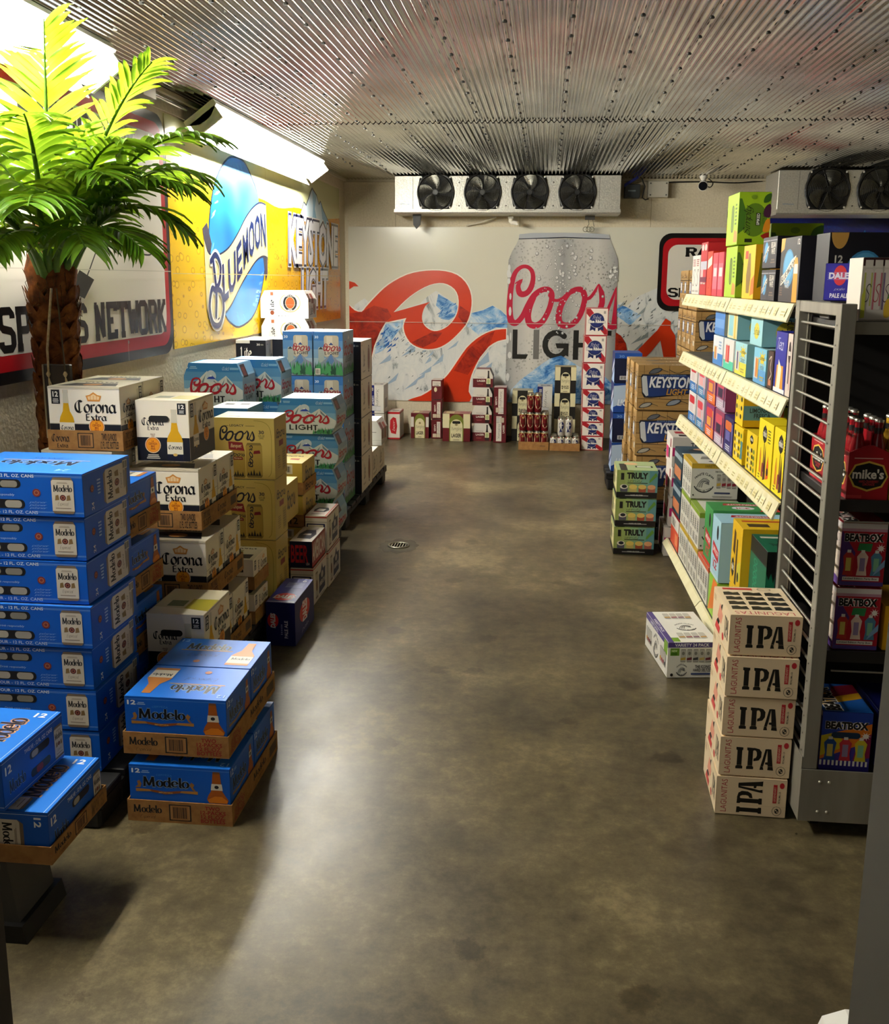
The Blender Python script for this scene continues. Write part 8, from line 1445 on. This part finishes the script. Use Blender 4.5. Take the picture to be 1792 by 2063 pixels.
# end rack contents
def beat(kind, col, alt):
    W, H = 12, 17; f = Art(W, H, 'a8182a'); f.P([(0, 0), (0, 15), (4, 9), (3, 4)], '4a2a6a'); f.R(0, 15.6, W, 1.4, 'd8d0cc'); f.R(0, 14.8, W, .8, 'b88a9c')
    if alt: f = Art(W, H, '3a2c8c'); f.P([(0, 3), (12, 9), (12, 17), (0, 15)], 'd8761c'); f.P([(0, 4), (6, 7), (3, 13), (0, 12)], 'c8b41c'); f.P([(8, 3), (12, 4), (12, 11), (9, 9)], '8a1c4a'); f.P([(0, 10), (12, 14), (12, 17), (0, 17)], '1c3c9c')
    f.T('BEATBOX', .8, 12, 10.4, 2.3, 'e8e2dc', .10, out='e8e2dc', ow=.02); f.T('BEATBOX', .8, 12, 10.4, 2.3, '14120f', .05)
    if alt: f.RR(2.4, 9.4, 7, 1.8, .9, '16304a'); 
    else: f.P([(4.4, 9.6), (8, 9.4), (8.4, 11.6), (4.8, 11.6)], '2a7a44')
    for k, c in enumerate(('b03028', 'd8c0b0', '4a7a94') if not alt else ('1c4a8c', 'b82c3c', 'c8b82c')):
        x = .9 + 3.7 * k; f.P([(x, 2.8), (x + 2.8, 2.8), (x + 2.5, 5), (x + 2.9, 8), (x + 2, 9.2), (x + .8, 9.2), (x - .1, 8), (x + .3, 5)], c); f.R(x + .9, 9, 1, .8, 'd8d4cc'); f.R(x + .7, 4, 1.4, 3.6, ['c8b45a', '8a7a9c', '7ab08c'][k])
    if alt:
        for k in range(12): [f.R(k, 1.4 + .5 * j, .5, .5, 'e0dcd4') for j in range(3)] if k % 1 == 0 else 0
        f.R(0, 0, W, 1.3, '241f6c')
    else: f.P([(1, 1.4), (10.8, 1.4), (10.8, 2.4), (1, 2.4)], 'd8d2c8'); f.T('Limited Edition Party Box', 1.3, 1.55, 9, .65, '1c1814', .02); f.R(0, 0, W, 1.1, '4a3a7c'); f.P([(9, 2.8), (12, 5.4), (12, 7.4), (10, 5)], '7a9cc0')
    for k in range(9): A = 2 * PI * k / 9; f.P([(10.6 + .5 * math.cos(A - .3), 10.4 + .5 * math.sin(A - .3)), (10.6 + 1.3 * math.cos(A), 10.4 + 1.3 * math.sin(A)), (10.6 + .5 * math.cos(A + .3), 10.4 + .5 * math.sin(A + .3))], 'e8e0d8')
    f.E(10.6, 10.4, .7, .7, 'e8e0d8', 10); f.T('NEW' if 0 else 'FUN', 10.2, 10.1, .8, .5, 'a8182a') if 0 else None
    s = Art(20, 17, 'c8b8b0' if not alt else '1c2c8c'); s.R(0, 15.6, 20, 1.4, 'd8d0cc'); s.R(2, 3, 4, 8, 'c03038'); s.R(8, 3, 4, 8, '8aa060'); s.R(14, 3, 4, 8, 'd8c8b8'); q = Art(20, 6); q.T('BEATBOX', 0, 0, 20, 6, '14120f', .05); s.A(q, 3, 11.4, 14, 3); s.P([(0, 0), (20, 0), (20, 2), (0, 4)], '5a3a8c')
    t = Art(12, 20, '8a1c24' if not alt else '1c58a8'); alt and (t.P([(0, 4), (12, 10), (12, 16), (0, 12)], 'd8a01c'), t.P([(4, 10), (12, 14), (12, 20), (6, 18)], '8a1430')); q = Art(20, 6); q.T('BEATBOX', 0, 0, 20, 6, '14120f', .05, out='d8d2c8', ow=.06); t.A(q, 1, 1, 4, 16, 90)
    carton(kind, .122, .2, .178, col, f, s, left=s, top=t)
beat('beat_red', 'a8182a', False); beat('beat_bright', '3a2c8c', True)
put('beat_red', 'drink_carton', 'red party box carton with three pouches, lower on the end rack', 'box', .796, 2.605, ES[2] + .0006); put('beat_red', 'drink_carton', 'red party box carton with three pouches, upper on the end rack', 'box', .798, 2.61, ES[2] + .1796)
put('beat_bright', 'drink_carton', 'bright rainbow party box carton on the base of the end rack', 'box', .796, 2.60, ES[3] + .0006).scale = (1.15, 1, 1); a = Art(12, 17, '101c6c'); a.R(2, 3, 6, 1.6, 'c8b41c'); a.T('POP', 2, 12, 6, 2, 'd8d8e0'); simple('blue_dark', .12, .2, .17, '0d1450', a); put('blue_dark', 'drink_carton', 'dark blue carton beside the bright party box', 'box', .948, 2.64, ES[3] + .0006)
f = Art(10, 14, 'e0a818'); f.R(2, 9, 8, 2.4, '8a1c24'); f.P([(1, 3), (9, 6), (9, 9), (1, 8)], 'd8741c'); f.T('24', 4, 4, 3, 1.6, '7a2a14'); carton('orange_pack', .12, .2, .13, 'e0a818', f, Art(20, 13, 'c88c14'), top=Art(12, 20, 'd8a830')); put('orange_pack', 'drink_carton', 'orange fruit drink carton beside the red party boxes', 'box', .928, 2.61, ES[2] + .0006)
def sixpack(kind, glass, panel):
    m = MB(); f = Art(10.5, 14, panel); f.P([(.2, 7), (1.6, 10.4), (5.2, 11.6), (9, 10.4), (10.3, 7), (9, 3.8), (5.2, 2.4), (1.6, 3.8)], 'd8b44a'); f.P([(.6, 7), (2, 10), (5.2, 11), (8.6, 10), (9.9, 7), (8.6, 4.2), (5.2, 3), (2, 4.2)], '14110f'); f.T("mike's", 1.2, 6.2, 8, 3, 'e8e2d6', .03); f.T('HARD CRANBERRY\nLEMONADE', 3, 4.2, 5, 1.6, 'b83038'); lines(f, 1, 12.2, 8, .6, 1, 'd8a8a0'); f.R(0, .3, 4, 1, 'c83a3c')
    w, d, h = .105, .15, .125; m.prism([(-w / 2, 0), (w / 2, 0), (w / 2, h), (.008, h + .02), (-.008, h + .02), (-w / 2, h)], 'y', -d / 2, -d / 2 + .004, mat(panel, .4)); m.prism([(-w / 2, 0), (w / 2, 0), (w / 2, h), (-w / 2, h)], 'y', d / 2 - .004, d / 2, mat(panel, .4)); m.box(-w / 2, -w / 2 + .003, -d / 2 + .004, d / 2 - .004, 0, h, mat(panel, .4), 0); m.box(w / 2 - .003, w / 2, -d / 2 + .004, d / 2 - .004, 0, h, mat(panel, .4), 0); m.box(-w / 2 + .003, w / 2 - .003, -d / 2 + .004, d / 2 - .004, 0, .003, mat(panel, .4), 0)
    m.box(-.0015, .0015, -d / 2 + .004, d / 2 - .004, .003, h + .055, mat(panel, .4), 0)
    f.stamp(m, (-w / 2, -d / 2, 0), (w, 0, 0), (0, 0, h), .00006); s = Art(15, 14); s.A(f, 1, 0, 13, 14); s.stamp(m, (-w / 2, d / 2, 0), (0, -d, 0), (0, 0, h), .00006)
    b = MB(); G = mat(glass, .1); 
    b.lathe([(.0, .0), (.0215, .001), (.0225, .01), (.0225, .115), (.019, .14), (.011, .17), (.0105, .2)], G, n=14); L_ = MB(); L_.lathe([(.0112, .165), (.0112, .185)], mat('14110f', .4), n=12); K_ = MB(); K_.lathe([(.0125, .2), (.0125, .206), (.009, .21), (.0, .21)], mat('b8b4a8', .25, .8), n=12)
    return m.mesh('carrier'), b.mesh('bottle'), L_.mesh('neck_label'), K_.mesh('cap')
def put_six(parts, label, x, y, z):
    t = empty('bottle_carrier', (x, y, z)); tag(t, label, 'bottle carrier', 'bottle six-packs on the end rack'); link('carrier', parts[0], t)
    for i in (-1, 1):
        for j in (-1, 0, 1):
            b = link('bottle', parts[1], t, (i * .0255, j * .047, .0035)); link('neck_label', parts[2], b); link('cap', parts[3], b)
S6 = sixpack('six_red', '8a1820', 'a51622'); S6Y = sixpack('six_yellow', 'c89a2c', 'd8a81c')
put_six(S6, 'red six-pack carrier of bottles with black oval, in front on the end rack', .853, 2.685, ES[1] + .0006); put_six(S6, 'red six-pack carrier of bottles standing behind the front one', .845, 2.87, ES[1] + .0006)
put_six(S6Y, 'yellow six-pack carrier of bottles at the picture edge on the end rack', .963, 2.685, ES[1] + .0006); put_six(S6, 'red six-pack carrier of bottles on the lower shelf at the picture edge', 1.11, 2.69, ES[2] + .0006)
